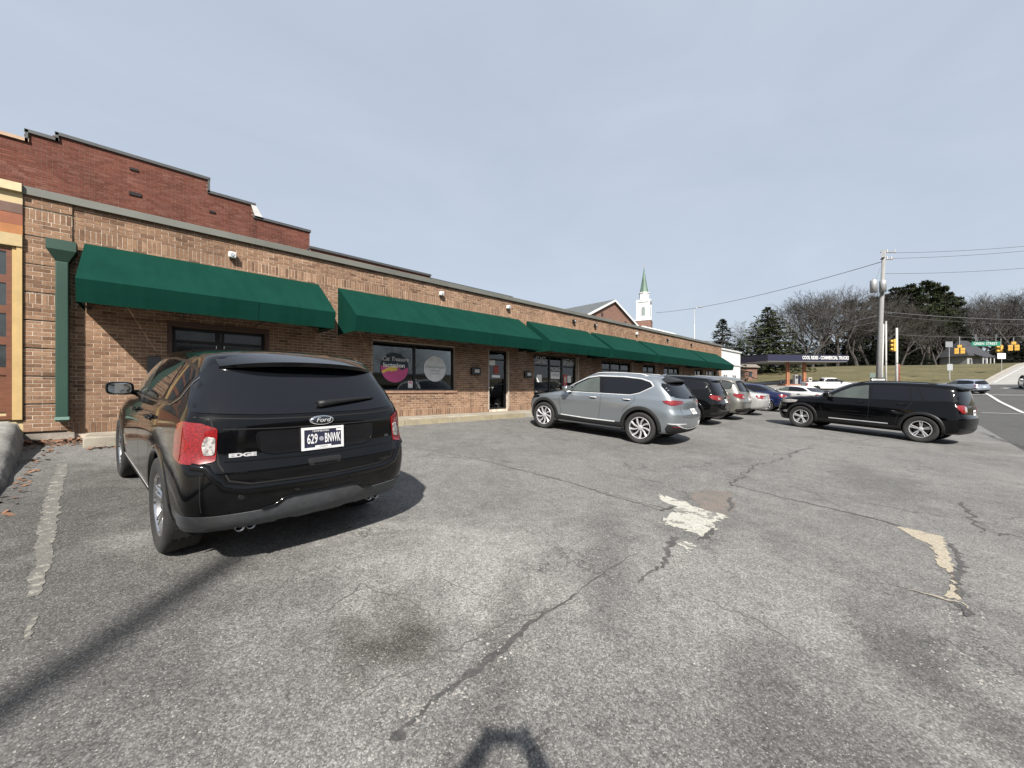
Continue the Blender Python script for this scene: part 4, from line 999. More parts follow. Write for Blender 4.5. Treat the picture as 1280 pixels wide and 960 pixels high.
def strip(sh, proj, pts, wd=.006, off=.0015, closed=False, scale=(1, 1), step=.04, hgt=0):
    """thin band following a line on the shell (panel gaps, chrome strips)"""
    q = dens(pts, step, scale) if closed else dens(pts+pts[::-1][1:-1], step, scale)
    if not closed:
        q = []
        for a, c in zip(pts, pts[1:]):
            k_ = max(1, int(sqrt(((c[0]-a[0])*scale[0])**2+((c[1]-a[1])*scale[1])**2)/step)); q += [(a[0]+(c[0]-a[0])*i/k_, a[1]+(c[1]-a[1])*i/k_) for i in range(k_)]
        q.append(pts[-1])
    H = [sh.hit(*proj(*p)) for p in q]; n = len(H); mb = MB()
    for i in range(n):
        p, nr = H[i]; t = H[(i+1) % n if closed else min(i+1, n-1)][0]-H[i-1 if closed else max(i-1, 0)][0]
        s = nr.cross(t).normalized()*wd/2 if t.length > 1e-7 else Vector((0, 0, wd/2))
        c = p+nr*off; top = nr*hgt
        if hgt: mb.v += [c+s, c+s*.6+top, c-s*.6+top, c-s]
        else: mb.v += [c+s, c-s]
    w_ = 4 if hgt else 2
    mb.v = [tuple(v) for v in mb.v]
    for i in range(n if closed else n-1):
        k_ = (i+1) % n
        for j in range(w_-1): mb.f.append((i*w_+j, k_*w_+j, k_*w_+j+1, i*w_+j+1)); mb.mi.append(0)
    return mb
def ring(sh, cx, cz, r0, r1, a0, a1, sg, off=.008, flare=.0, na=36, skirt=.03):
    """wheel-arch lip: an annular sector laid on the side"""
    mb = MB(); rs = [r0, r0+(r1-r0)*.15, (r0+r1)/2, r1-(r1-r0)*.1, r1]; of = [off*.7, off+flare, off+flare, off, -.002]
    for i in range(na+1):
        a = a0+(a1-a0)*i/na
        first = None
        for r_, o_ in zip(rs, of):
            p, nr = sh.hit(*P_side(sg)(cx+cos(a)*r_, cz+sin(a)*r_)); p = p+Vector((0, sg, 0))*o_
            if first is None: first = p; mb.v.append(tuple(p-Vector((0, sg*skirt, 0))))
            mb.v.append(tuple(p))
    m_ = 6
    for i in range(na):
        for j in range(m_-1):
            a = i*m_+j; f = (a, a+1, a+m_+1, a+m_); mb.f.append(f if sg < 0 else tuple(reversed(f))); mb.mi.append(0)
    return mb
def cut_arches(me, axles, R, zc):
    bm = bmesh.new(); bm.from_mesh(me)
    for ax in axles:
        dead = []
        for f in bm.faces:
            c = f.calc_center_median()
            if abs(c.y) > .5 and c.z < zc+R+.05 and all((v.co.x-ax)**2+(v.co.z-zc)**2 < (R*1.0)**2 for v in f.verts): dead.append(f)
            elif abs(c.y) > .5 and c.z < zc-.05 and abs(c.x-ax) < R*.95: dead.append(f)
        bmesh.ops.delete(bm, geom=dead, context='FACES')
        for v in bm.verts:
            if abs(v.co.y) < .5: continue
            dx, dz = v.co.x-ax, v.co.z-zc; d = sqrt(dx*dx+dz*dz)
            if d < R and v.co.z > zc-.06: v.co.x = ax+dx/d*R; v.co.z = zc+dz/d*R
    for f in bm.faces: f.smooth = True
    bm.to_mesh(me); bm.free(); me.update()
tyre_m = mat('tyre_rubber', (.011, .011, .011), .82, var=.25, vs=30, bump=.3, bs=80, dirt=(.022, .021, .020), dscale=4)
rim_m = mat('alloy_silver', (.52, .52, .53), .30, .55, var=.05); chrome = mat('chrome', (.65, .65, .65), .08, 1.0, var=.02); rim_dark = mat('alloy_dark', (.05, .05, .052), .4, .7)
blk = mat('black_plastic', (.010, .010, .0105), .5, spec=.3, var=.15, vs=20); clad = mat('grey_black_cladding', (.014, .0142, .015), .62, spec=.2, var=.15, vs=25, bump=.15, bs=200)
seam_m = mat('panel_gap', (.004, .004, .004), .9); well_m = mat('wheel_well', (.008, .008, .008), .95)
tint_m = mat('privacy_glass', (.004, .0045, .006), .03, var=.05, spec=.5); tint_l = mat('daylight_toned_glass', (.060, .070, .064), .03, var=.25, spec=.7, vs=2)  # front side glass is opaque; daylight through the cabin is put into its colour
frame_m_ = mat('gloss_black_frame', (.005, .005, .0055), .25, var=.05, spec=.35)
def lampmat(name, col, col2, sc=60, rough=.12, em=0):
    if name in MATS: return MATS[name]
    m_ = bpy.data.materials.new(name); m_.use_nodes = True; N, L = nodes(m_); b = N['Principled BSDF']
    t = N.new('ShaderNodeTexCoord'); v = N.new('ShaderNodeTexVoronoi'); v.inputs['Scale'].default_value = sc; L.new(t.outputs['Object'], v.inputs['Vector'])
    s_ = N.new('ShaderNodeSeparateColor'); L.new(v.outputs['Color'], s_.inputs[0])
    r = N.new('ShaderNodeValToRGB'); e = r.color_ramp.elements; e[0].position = .25; e[0].color = (*col, 1); e[1].position = .95; e[1].color = (*col2, 1); L.new(s_.outputs[0], r.inputs[0])
    L.new(r.outputs[0], b.inputs['Base Color']); b.inputs['Roughness'].default_value = .25; b.inputs['Coat Weight'].default_value = 1; b.inputs['Coat Roughness'].default_value = .03
    MATS[name] = m_; return m_
red_l = lampmat('tail_lamp_red', (.105, .001, .002), (.22, .003, .004), 130); red_d = lampmat('tail_lamp_dark', (.09, .003, .006), (.15, .006, .010), 110); clear_l = lampmat('lamp_clear', (.16, .15, .148), (.40, .385, .365), 60); amber_l = lampmat('lamp_amber', (.5, .18, .02), (.6, .25, .05))
def wheel_parts(R, W, rim_r, style, rim_mat=None):
    """returns list of (name, mesh, material); wheel centred on origin, outer face towards +y"""
    k = W/2; t = MB()
    t.lathe([(rim_r-.005, -k*.75), (rim_r+.02, -k*.92), (R*.90, -k), (R*.965, -k*.93), (R*.992, -k*.78), (R, -k*.4), (R*.994, -k*.36), (R*.994, -k*.30), (R, -k*.27), (R, -.012), (R*.993, -.008), (R*.993, .008), (R, .012), (R, k*.27), (R*.994, k*.30), (R*.994, k*.36), (R, k*.4), (R*.992, k*.78), (R*.965, k*.93), (R*.90, k), (R*.83, k*.99), (rim_r+.02, k*.92), (rim_r-.005, k*.78)], 48, 'y')
    out_ = [('tyre', t.mesh('tyre', True), tyre_m)]
    b_ = MB(); b_.lathe([(rim_r+.004, k*.80), (rim_r-.008, k*.84), (rim_r-.022, k*.74), (rim_r-.03, k*.2), (rim_r-.05, -k*.7)], 48, 'y')
    b_.lathe([(.16, k*.05), (.17, k*.05), (.17, k*.0), (.02, 0)], 24, 'y'); 
    out_.append(('rim_barrel', b_.mesh('rim_barrel', True), mat('barrel_grey', (.16, .16, .165), .4, .8)))
    s = MB(); hub = .055; n = style['n']; y0 = k*.66
    def spoke(a, w0, w1, tw=0, dep=.03, r1=rim_r-.012, dish=.02, r0=hub*.7):
        d = Vector((cos(a), 0, sin(a))); d2 = Vector((cos(a+tw), 0, sin(a+tw))); p = Vector((-sin(a), 0, cos(a))); p2 = Vector((-sin(a+tw), 0, cos(a+tw)))
        A = d*r0; M_ = (d+d2).normalized()*(r0+r1)*.5; B = d2*r1; pm = (p+p2)/2
        vs = []
        for c, pp, w_, yy in ((A, p, w0, y0-dish), (M_, pm, (w0+w1)/2*.85, y0-dish*.2), (B, p2, w1, y0+.012)):
            for sg in (1, -1): vs.append(c+pp*sg*w_/2+Vector((0, yy-.004, 0)))
            for sg in (.45, -.45): vs.append(c+pp*sg*w_/2+Vector((0, yy+.008, 0)))
            for sg in (1, -1): vs.append(c+pp*sg*w_/2+Vector((0, yy-dep, 0)))
        f = []
        for i in (0, 6):
            f += [(i+0, i+2, i+8, i+6), (i+2, i+3, i+9, i+8), (i+3, i+1, i+7, i+9), (i+4, i+0, i+6, i+10), (i+1, i+5, i+11, i+7), (i+5, i+4, i+10, i+11)]
        s.add(vs, f)
    for i in range(n):
        a = 2*pi*i/n+pi/2
        for da, w0, w1, tw in style['sp']: spoke(a+da, w0, w1, tw)
    s.lathe([(.0, y0+.012), (.03, y0+.012), (hub, y0+.004), (hub*1.25, y0-.02), (hub*1.2, y0-.05)], 20, 'y')
    s.lathe([(rim_r+.002, k*.82), (rim_r-.004, k*.88), (rim_r-.016, k*.86), (rim_r-.02, k*.70)], 48, 'y')
    me = s.mesh('rim'); smooth_angle(me, 40); out_.append(('rim', me, rim_mat or rim_m))
    return out_
RIM5D = dict(n=5, sp=((-.16, .030, .034, .03), (.16, .030, .034, -.03)))
RIM5 = dict(n=5, sp=((0, .06, .075, 0),)); RIM7 = dict(n=7, sp=((0, .04, .05, .25),)); RIM10 = dict(n=9, sp=((0, .032, .058, .34),))
WHEELS = {}
def add_wheels(root, ax, track, R, W, rr, style, key, rim_mat=None):
    if key not in WHEELS: WHEELS[key] = wheel_parts(R, W, rr, style, rim_mat)
    for x in ax:
        for sg in (1, -1):
            tyre = None
            for nm, me, m_ in WHEELS[key]:
                o = obj('wheel' if nm == 'tyre' else nm, me, m_, root if tyre is None else tyre)
                if tyre is None:
                    tyre = o; o.location = (x, sg*(track-W/2), R)
                    if sg < 0: o.rotation_euler = (0, 0, pi)
def pose(root, x, y, heading, ground=None, rot=0):
    """stand the car on the ground: rear axle centre at (x, y)"""
    f = Vector((cos(heading), sin(heading), 0)); l = Vector((-sin(heading), cos(heading), 0))
    g = ground or (lambda a, c: hz(a, c))
    z0 = g(x, y); zf = g(x+f.x*2.8, y+f.y*2.8); zl = g(x+l.x, y+l.y)
    F_ = (f*2.8+Vector((0, 0, zf-z0))).normalized(); L_ = l+Vector((0, 0, zl-z0)); L_ = (L_-F_*L_.dot(F_)).normalized(); U_ = F_.cross(L_)
    M_ = Matrix(((F_.x, L_.x, U_.x, x), (F_.y, L_.y, U_.y, y), (F_.z, L_.z, U_.z, z0+.004), (0, 0, 0, 1)))
    root.matrix_world = M_; root.location = M_.to_translation(); root.rotation_euler = M_.to_euler()
def xmap(src, dst):
    pts = list(zip(src, dst)); return lambda x: (interp(pts, x) if pts[0][0] <= x <= pts[-1][0] else (dst[0]+(x-src[0]) if x < src[0] else dst[-1]+(x-src[-1])))
# base crossover cage
def crossover(xm, zm, wk, dr=(0, 0, 0, 0), hood=0, belt=0, rear_up=0, rr_k=1.0):
    """dr: extra rearward shift of gbase, gmid, rail, roof rows at the rear"""
    T = []
    HK = {4: .2, 5: .4, 6: .75, 7: 1.0, 8: 1.0}
    def row(xr, xf, br, bf, wp_, zp, rr=.24, rf=.30):
        j = len(T); zp = [(a, c+(hood*HK.get(j, 0) if a > 3 else (hood*HK.get(j, 0)*.6 if a > 2.5 else 0))+(belt if j in (7, 8, 9) and a < 1 else 0)+(rear_up if j >= 11 and a < -.3 else (rear_up*.5 if j >= 11 and a < .5 else 0))) for a, c in zp]
        rr = rr*rr_k
        T.append([xm(xr), xm(xf), br, bf, [(xm(a), c*wk) for a, c in wp_], [(xm(a), zm(c)) for a, c in zp], rr, rf])
    row(-.55, 3.35, .05, .1, [(0, 0)], [(0, .27)])
    row(-.60, 3.45, .10, .2, [(0, .78)], [(0, .27)])
    row(-.84, 3.62, .09, .28, [(-.9, .90), (0, .915), (2.8, .91), (3.6, .86)], [(-.9, .325), (0, .30), (2.8, .27), (3.7, .22)])
    row(-.92, 3.71, .09, .32, [(-.9, .935), (0, .95), (2.8, .945), (3.6, .89)], [(-.9, .45), (0, .40), (2.8, .38), (3.7, .34)])
    row(-.95, 3.76, .09, .34, [(-.9, .945), (0, .965), (1.4, .945), (2.8, .965), (3.6, .9)], [(-.9, .64), (0, .62), (2.8, .60), (3.7, .56)])
    row(-.945, 3.75, .09, .34, [(-.9, .94), (0, .965), (1.4, .95), (2.8, .965), (3.6, .9)], [(-.9, .77), (0, .78), (2.8, .76), (3.7, .70)])
    row(-.885, 3.70, .08, .34, [(-.9, .925), (0, .955), (1.4, .948), (2.8, .955), (3.6, .88)], [(-.9, .86), (0, .92), (2.8, .88), (3.7, .84)])
    row(-.865, 3.60, .08, .32, [(-.9, .905), (0, .925), (1.4, .925), (2.8, .90), (3.6, .82)], [(-.9, 1.06), (0, 1.08), (2, 1.03), (2.8, .995), (3.6, .90)])
    row(-.845, 3.15, .10, .24, [(-.9, .885), (0, .905), (1.4, .90), (2.4, .86), (3.2, .74)], [(-.9, 1.11), (0, 1.125), (2, 1.07), (2.6, 1.045), (3.2, 1.0)], .22, .26)
    row(-.82+dr[0], 2.68, .10, .26, [(-.9, .865), (0, .885), (1.4, .885), (2.2, .85)], [(-.9, 1.16), (0, 1.165), (2, 1.105), (2.7, 1.10)], .22, .22)
    row(-.70+dr[1], 2.24, .10, .24, [(-.8, .80), (0, .825), (1.4, .82), (2.2, .77)], [(-.8, 1.37), (0, 1.385), (2.2, 1.365)], .22, .20)
    row(-.545+dr[2], 1.82, .09, .20, [(-.6, .69), (0, .715), (1.2, .70), (1.8, .66)], [(-.6, 1.555), (0, 1.60), (1, 1.615), (1.8, 1.575)], .20, .18)
    row(-.49+dr[3], 1.70, .09, .16, [(-.6, .62), (0, .635), (1.2, .62), (1.8, .57)], [(-.6, 1.595), (0, 1.650), (1, 1.667), (1.7, 1.612)], .18, .16)
    row(-.36+dr[3], 1.45, .05, .1, [(0, .30)], [(-.5, 1.627), (0, 1.678), (1, 1.700), (1.5, 1.665)], .12, .12)
    row(-.34+dr[3], 1.42, .03, .05, [(0, 0)], [(-.5, 1.632), (0, 1.684), (1, 1.708), (1.5, 1.672)], .10, .10)
    return T
def arc(cx, cz, r, a0, a1, n=10): return [(cx+r*cos(a0+(a1-a0)*i/n), cz+r*sin(a0+(a1-a0)*i/n)) for i in range(n+1)]
def mirror_mb(mb):
    m_ = MB(); m_.v = [(x, -y, z) for x, y, z in mb.v]; m_.f = [tuple(reversed(f)) for f in mb.f]; m_.mi = list(mb.mi); return m_
class Car:
    def __init__(s, name, label, rows, lv, creases, paint_m, axles, R_arch, zc):
        s.root = thing(name, label, 'car'); s.me = body_mesh(rows, lv, creases); s.sh = Shell(s.me); s.ax = axles; s.Ra = R_arch; s.zc = zc
        cut_arches(s.me, axles, R_arch, zc); s.body = obj('body', s.me, paint_m, s.root); s.pm = paint_m
        mb = MB()
        for ax in axles:
            for sg in (1, -1):
                n = 20; r_ = R_arch-.004
                for i in range(n+1):
                    a = RAD(-25)+RAD(230)*i/n
                    for y in (.835, .52): mb.v.append((ax+cos(a)*r_, sg*y, zc+sin(a)*r_))
                b0 = len(mb.v)-2*(n+1)
                for i in range(n): mb.f.append((b0+2*i, b0+2*i+1, b0+2*i+3, b0+2*i+2)); mb.mi.append(0)
                mb.poly([mb.v[b0+2*i+1] for i in range(n+1)])
        mb.box(axles[0]-.35, axles[1]+.45, -.60, .60, .24, .36)
        mb.build('underbody', well_m, s.body)
    def pan(s, name, proj, poly, m_, off=.004, step=.05, parent=None, scale=(1, 1), r=.0, skirt=.012):
        if r: poly = rnd(poly, r, 4, scale)
        me = panel(s.sh, proj, poly, off, step, skirt, scale).mesh(name, True); smooth_angle(me, 50)
        return obj(name, me, m_, parent or s.root)
    def both(s, name, poly, m_, off=.004, step=.05, r=.0, parent=None, skirt=.012):
        if r: poly = rnd(poly, r)
        for sg in (1, -1):
            me = panel(s.sh, P_side(sg), poly, off, step, skirt).mesh(name, True); smooth_angle(me, 50); obj(name, me, m_, parent or s.root)
    def corner(s, name, cx, cy, rear, poly, m_, off=.006, step=.03, r=0, parent=None, k=.012):
        if r: poly = rnd(poly, r, 4, (k, 1))
        for sg in (1, -1):
            me = panel(s.sh, P_corner(cx, cy, rear, sg), poly, off, step, .012, (k, 1)).mesh(name, True); smooth_angle(me, 50); obj(name, me, m_, parent or s.root)
    def seam(s, proj, pts, wd=.007, closed=False, off=.0015, scale=(1, 1), m_=None, name='panel_gap', hgt=0, parent=None):
        return obj(name, strip(s.sh, proj, pts, wd, off, closed, scale, hgt=hgt).mesh(name, True), m_ or seam_m, parent or s.body)
    def seams(s, pts, wd=.007, closed=False, m_=None, name='panel_gap', hgt=0, off=.0015):
        for sg in (1, -1): s.seam(P_side(sg), pts, wd, closed, off, m_=m_, name=name, hgt=hgt)
    def lips(s, w_, m_, off=.006, flare=.004, a0=-18, a1=198):
        for ax in s.ax:
            for sg in (1, -1): obj('wheel_arch', ring(s.sh, ax, s.zc, s.Ra-.012, s.Ra+w_, RAD(a0), RAD(a1), sg, off, flare).mesh('wheel_arch', True), m_, s.root)
    def handle(s, x, z, m_, wd=.20):
        for sg in (1, -1):
            p, nr = s.sh.hit(*P_side(sg)(x, z)); q = MB()
            q.tube([p+nr*.006+Vector((-wd/2, 0, 0)), p+nr*.03+Vector((-wd/2+.03, 0, .002)), p+nr*.034, p+nr*.03+Vector((wd/2-.03, 0, .0)), p+nr*.006+Vector((wd/2, 0, 0))], [.010, .014, .015, .014, .010], 8)
            h_ = obj('door_handle', q.mesh('door_handle', True), m_, s.root)
            c_ = panel(s.sh, P_side(sg), rnd([(x-wd*.34, z-.032), (x+wd*.34, z-.032), (x+wd*.34, z+.032), (x-wd*.34, z+.032)], .03), .001, .04, 0); obj('handle_cup', c_.mesh('handle_cup'), seam_m, h_)
    def mirror(s, x, z, m_, y=None, sz=1.0):
        for sg in (1, -1):
            p, _ = s.sh.hit(*P_side(sg)(x, z)); y0 = p.y
            mb = MB(); n = 14; rings = []
            for xx, k_ in ((-.075, .93), (-.06, 1.0), (0, .98), (.05, .82), (.085, .5), (.095, .15)):
                for i in range(n):
                    a = 2*pi*i/n; c, d = cos(a), sin(a); e_ = .55
                    yy = math.copysign(abs(c)**e_, c)*.135*k_*sz; zz_ = math.copysign(abs(d)**e_, d)*.085*k_*sz
                    mb.v.append((x+xx*sz-abs(yy)*.08, y0+sg*.165*sz+sg*yy, z+.075*sz+zz_+.012*sg*yy*sg))
            for j in range(5):
                for i in range(n):
                    f = (j*n+i, j*n+(i+1) % n, (j+1)*n+(i+1) % n, (j+1)*n+i); mb.f.append(f if sg > 0 else tuple(reversed(f))); mb.mi.append(0)
            mb.f.append(tuple(range(5*n, 6*n))); mb.mi.append(0)
            mb.f.append(tuple(range(n))); mb.mi.append(0)
            me = mb.mesh('mirror'); smooth_angle(me, 50); h_ = obj('mirror', me, m_, s.root)
            g_ = MB(); vs = [Vector(v) for v in mb.v[:n]]; c_ = sum(vs, Vector())/n; g_.poly([c_+(v-c_)*.86+Vector((-.003, 0, 0)) for v in vs]); obj('mirror_glass', g_.mesh('mirror_glass'), mat('mirror_glass', (.75, .78, .78), .04, 1.0, var=.02), h_)
            a_ = MB(); a_.tube([(x+.02, y0-sg*.03, z+.0), (x+.01, y0+sg*.05, z+.02), (x+.01, y0+sg*.08, z+.03)], [.035, .026, .022], 8); obj('mirror_arm', a_.mesh('mirror_arm', True), blk, h_)
    def plate(s, y, z, proj, txt, col, tcol, w_=.305, h_=.152, tilt=0, frame=None, off=.012, bars_=True):
        p, nr = s.sh.hit(*proj(y, z)); nr = Vector((nr.x, 0, nr.z)).normalized(); zx = Vector((0, -1 if nr.x < 0 else 1, 0)); up = nr.cross(zx)
        if up.z < 0: up = -up
        M_ = Matrix((( zx.x, up.x, nr.x, 0), (zx.y, up.y, nr.y, 0), (zx.z, up.z, nr.z, 0), (0, 0, 0, 1))); M_.translation = p+nr*off
        mb = MB(); mb.box(-w_/2, w_/2, -h_/2, h_/2, -.003, .0, M=M_); o = obj('number_plate', mb.mesh('number_plate'), col, s.root)
        if frame:
            q = MB()
            for a, c, d, e_ in ((-w_/2-.012, w_/2+.012, h_/2-.006, h_/2+.012), (-w_/2-.012, w_/2+.012, -h_/2-.012, -h_/2+.006), (-w_/2-.012, -w_/2+.007, -h_/2+.006, h_/2-.006), (w_/2-.007, w_/2+.012, -h_/2+.006, h_/2-.006)): q.box(a, c, d, e_, -.004, .006, M=M_)
            obj('plate_frame', q.mesh('plate_frame'), frame, o)
        for (t_, sz_, dx, dz, m_, sx, bd_) in txt:
            t = text('plate_lettering', t_, sz_, m_, o, sx=sx, ext=.0006, bold=bd_); t.matrix_local = M_ @ Matrix.Translation((dx, dz, .0015))
        return o, M_
# ------------------------------------------------------------------ the cars of the lot
CREASE = {2: .3, 5: (.6, 0, 3), 6: (.45, 0, 10), 7: (.45, 3, 14), 9: .35, 11: .3}
def spoiler(car, xf, xr, zt, w_, m_, drop=.035, th=.035, lift=.0):
    mb = MB(); n = 16
    for i in range(n+1):
        y = -w_+2*w_*i/n; k_ = abs(y)/w_; e_ = k_**4
        p, _ = car.sh.hit((xf, y, 4), (0, 0, -1)); z0 = p.z
        xb = xr+.07*k_**2+.10*e_
        zr = zt-.035*k_**2-.02*e_
        mb.v += [(xf, y, z0+.002), ((xf+xb)/2, y, (z0+zr)/2+.012+lift), (xb, y, zr), (xb+.012, y, zr-th*(1-.5*e_)), ((xf+xb)/2, y, (z0+zr)/2-th-drop), (xf+.02, y, z0-.06)]
    for i in range(n):
        for j in range(6): a = i*6+j; b_ = i*6+(j+1) % 6; mb.f.append((a, b_, b_+6, a+6)); mb.mi.append(0)
    mb.f += [(5, 4, 3, 2, 1, 0), tuple(n*6+j for j in range(6))]; mb.mi += [0, 0]
    me = mb.mesh('spoiler'); smooth_angle(me, 40); return obj('spoiler', me, m_, car.root)
def wiper(car, y0, y1, z0, z1, off=.02):
    P = []
    for i in range(9):
        t = i/8; p, nr = car.sh.hit(*P_rear(y0+(y1-y0)*t, z0+(z1-z0)*t)); P.append(p+nr*(off+.012*sin(pi*t)))
    mb = MB(); mb.tube(P, [.030, .028, .024, .021, .018, .015, .012, .010, .006], 8); obj('wiper', mb.mesh('wiper', True), blk, car.root)
def exhaust(car, x, ys, z, r=.035):
    for y in ys:
        mb = MB(); mb.lathe([(r*.8, .16), (r, .15), (r, 0), (r*.86, -.002), (r*.84, .12)], 16, 'x', M=Matrix.Translation((x, y, z))); obj('exhaust_tip', mb.mesh('exhaust_tip', True), mat('grey_chrome', (.22, .22, .22), .25, 1.0), car.root)  # tips use a darker chrome than the other trim
def roof_rails(car, x0, x1, y, m_):
    for sg in (1, -1):
        P = []
        for i in range(9):
            x = x0+(x1-x0)*i/8; p, _ = car.sh.hit((x, sg*y, 4), (0, 0, -1)); P.append(p+Vector((0, 0, .0 if i in (0, 8) else .032)))
        obj('roof_rail', MB().tube(P, .014, 6).mesh('roof_rail', True), m_, car.root)
def dlo(car, frame, wins, frame_m=frame_m_, chrome_w=0, parent=None):
    car.both('window_frame', frame, frame_m, .003, .06, .03)
    for poly, m_ in wins: car.both('window', poly, m_, .006, .05, .02)
    if chrome_w: car.seams(rnd(frame, .03), chrome_w, True, chrome, 'chrome_trim', .004, .005)
def windscreen(car, rear_poly, front_poly, rear_m=tint_m, front_m=tint_m):
    car.pan('rear_window', P_rear, rear_poly, rear_m, .006, .05, r=.05)
    car.pan('windscreen', P_front, front_poly, front_m, .006, .06, r=.05)

# --- black crossover close to the camera
edge_paint = paint('black_paint', (.0026, .0028, .0034), .3, .25, .008, 1.40)
ident = lambda x: x
zmK = xmap([0, .3, .9, 1.12, 1.71], [0, .3, .90, 1.135, 1.655])
K = Car('black_crossover', 'glossy black crossover with white framed plate, backed toward the worn stall line', crossover(ident, zmK, .92, belt=.03, rear_up=.02, rr_k=.8), 3, CREASE, edge_paint, (0, 2.824), .425, .385)
K.lips(.045, edge_paint, .004, .005)
dlo(K, [(2.30, 1.12), (1.98, 1.32), (1.62, 1.49), (1.30, 1.525), (.6, 1.535), (0, 1.518), (-.34, 1.468), (-.44, 1.40), (-.33, 1.25), (-.16, 1.19), (.6, 1.165)],
    [([(2.10, 1.15), (1.86, 1.31), (1.56, 1.45), (1.30, 1.50), (1.20, 1.507), (1.17, 1.165)], tint_l), ([(1.10, 1.17), (1.13, 1.508), (.55, 1.515), (.10, 1.50), (.20, 1.19)], tint_m), ([(.13, 1.20), (.03, 1.494), (-.30, 1.448), (-.38, 1.40), (-.29, 1.265), (-.15, 1.205)], tint_m)], chrome_w=0)
K.seams([(2.32, 1.108), (.6, 1.150), (-.16, 1.178), (-.35, 1.243), (-.46, 1.40)], .014, m_=mat('dark_chrome', (.30, .30, .31), .2, 1.0), name='chrome_trim', hgt=.003, off=.004)
windscreen(K, [(.80, 1.165), (.73, 1.38), (.64, 1.49), (.48, 1.53), (-.48, 1.53), (-.64, 1.49), (-.73, 1.38), (-.80, 1.165), (-.4, 1.145), (.4, 1.145)], [(.80, 1.10), (.62, 1.52), (.3, 1.56), (-.3, 1.56), (-.62, 1.52), (-.80, 1.10), (0, 1.07)])
spoiler(K, -.28, -.68, 1.54, .60, edge_paint, .03, .035)
# doors, tailgate and bumper gaps
K.seams([(2.28, 1.10), (2.30, .85), (2.20, .55), (2.18, .36)]); K.seams([(1.15, 1.14), (1.13, .80), (1.12, .34)]); K.seams([(.20, 1.155), (.28, .95), (.44, .80), (.50, .60), (.60, .40)])
K.seams([(2.15, .345), (.62, .345)], .012)
K.handle(1.36, 1.00, edge_paint); K.handle(.45, 1.02, edge_paint)
K.both('sill_trim', [(2.30, .30), (2.34, .37), (.50, .38), (.46, .31)], clad, .004, .08)
K.seams([(2.30, .395), (.48, .40)], .016, m_=mat('satin_trim', (.38, .38, .39), .35, .3), name='sill_strip', hgt=.004, off=.003)
K.seam(P_rear, [(.70, 1.13), (.68, .97), (.67, .82), (.62, .71), (.5, .675), (0, .665), (-.5, .675), (-.62, .71), (-.67, .82), (-.68, .97), (-.70, 1.13)], .012)
K.seam(P_rear, [(.80, .815), (.735, .80), (.70, .735), (.655, .665), (.54, .635), (0, .625), (-.54, .635), (-.655, .665), (-.70, .735), (-.735, .80), (-.80, .815)], .060, m_=edge_paint, name='bumper_ledge', hgt=.020, off=-.004)
K.seam(P_rear, [(-.78, 1.135), (-.4, 1.118), (0, 1.114), (.4, 1.118), (.78, 1.135)], .010)
K.seam(P_rear, [(-.64, 1.055), (-.3, 1.045), (.3, 1.045), (.64, 1.055)], .008)
# number plate recess as a shallow darker pocket with a lit edge
pk = [(.46, 1.03), (.43, .885), (.36, .86), (-.36, .86), (-.43, .885), (-.46, 1.03)]
K.pan('plate_recess', P_rear, pk, mat('recess_black', (.006, .006, .007), .18, var=.05), .0015, .05, r=.04, skirt=0)
K.seam(P_rear, rnd(pk, .05)[3:-3], .012, m_=edge_paint, name='recess_edge', hgt=.010, off=.0)
K.seam(P_rear, [(-.64, .835), (0, .822), (.64, .835)], .012, m_=edge_paint, name='crease_line', hgt=.006, off=.0)
# tail lamps
K.corner('tail_lamp', -.45, .55, True, [(20, .84), (19, 1.06), (34, 1.095), (56, 1.105), (72, 1.08), (77, .99), (72, .86), (52, .825), (34, .825)], red_l, .009, .03, .02, k=.0085)
K.corner('reversing_lamp', -.45, .55, True, [(21, .885), (20.5, 1.0), (29, 1.01), (32, .95), (30, .88)], clear_l, .013, .03, .02, k=.0085)
K.corner('lamp_segment', -.45, .55, True, [(54, .84), (54, 1.07), (70, 1.05), (74, .98), (70, .86)], red_d, .012, .03, .015, k=.0085)
# bumper cladding with stepped upper edge
low = [(-1, .305), (-1, .53), (20, .53), (24, .522), (29, .475), (34, .465), (52, .465), (70, .475), (73, .38), (70, .265), (52, .265), (36, .30), (30, .35), (22, .35), (16, .315)]
K.corner('bumper_cladding', -.30, .0, True, low, mat('grey_bumper_cladding', (.070, .074, .080), .55, spec=.3, var=.15, vs=25, bump=.12, bs=180, dirt=(.055, .055, .055), dscale=5), .006, .04, .0, k=.0140)
for sg in (1, -1): K.seam(P_corner(-.30, 0, True, sg), [(0, .54), (20, .54), (25, .53), (30, .485), (36, .473)], .016, m_=edge_paint, name='bumper_crease', hgt=.010, off=.002, scale=(.014, 1))
for sg in (1, -1): K.seam(P_corner(-.30, 0, True, sg), [(56, .80), (56, .66), (56.5, .50)], .006, scale=(.014, 1))
K.pan('tow_cover', P_rear, [(.12, .745), (.13, .80), (-.13, .80), (-.12, .745)], blk, .002, .05, r=.02)
K.seam(P_rear, [(.09, .76), (-.09, .76)], .012, m_=edge_paint, name='grip', hgt=.006)
for y in (-.55, -.2, .2, .55):
    p_, n_ = K.sh.hit(*P_rear(y, .585)); obj('parking_sensor', MB().lathe([(.0, -.003), (.018, -.003), (.021, .002)], 14, 'x', M=Matrix.Translation(p_)).mesh('parking_sensor'), blk, K.root)
wiper(K, .02, -.50, 1.20, 1.235)
for yy in (.50, -.50):
    exhaust(K, -.80, (yy-.034, yy+.034), .338, .032)
K.mirror(2.12, 1.10, edge_paint, sz=.85)
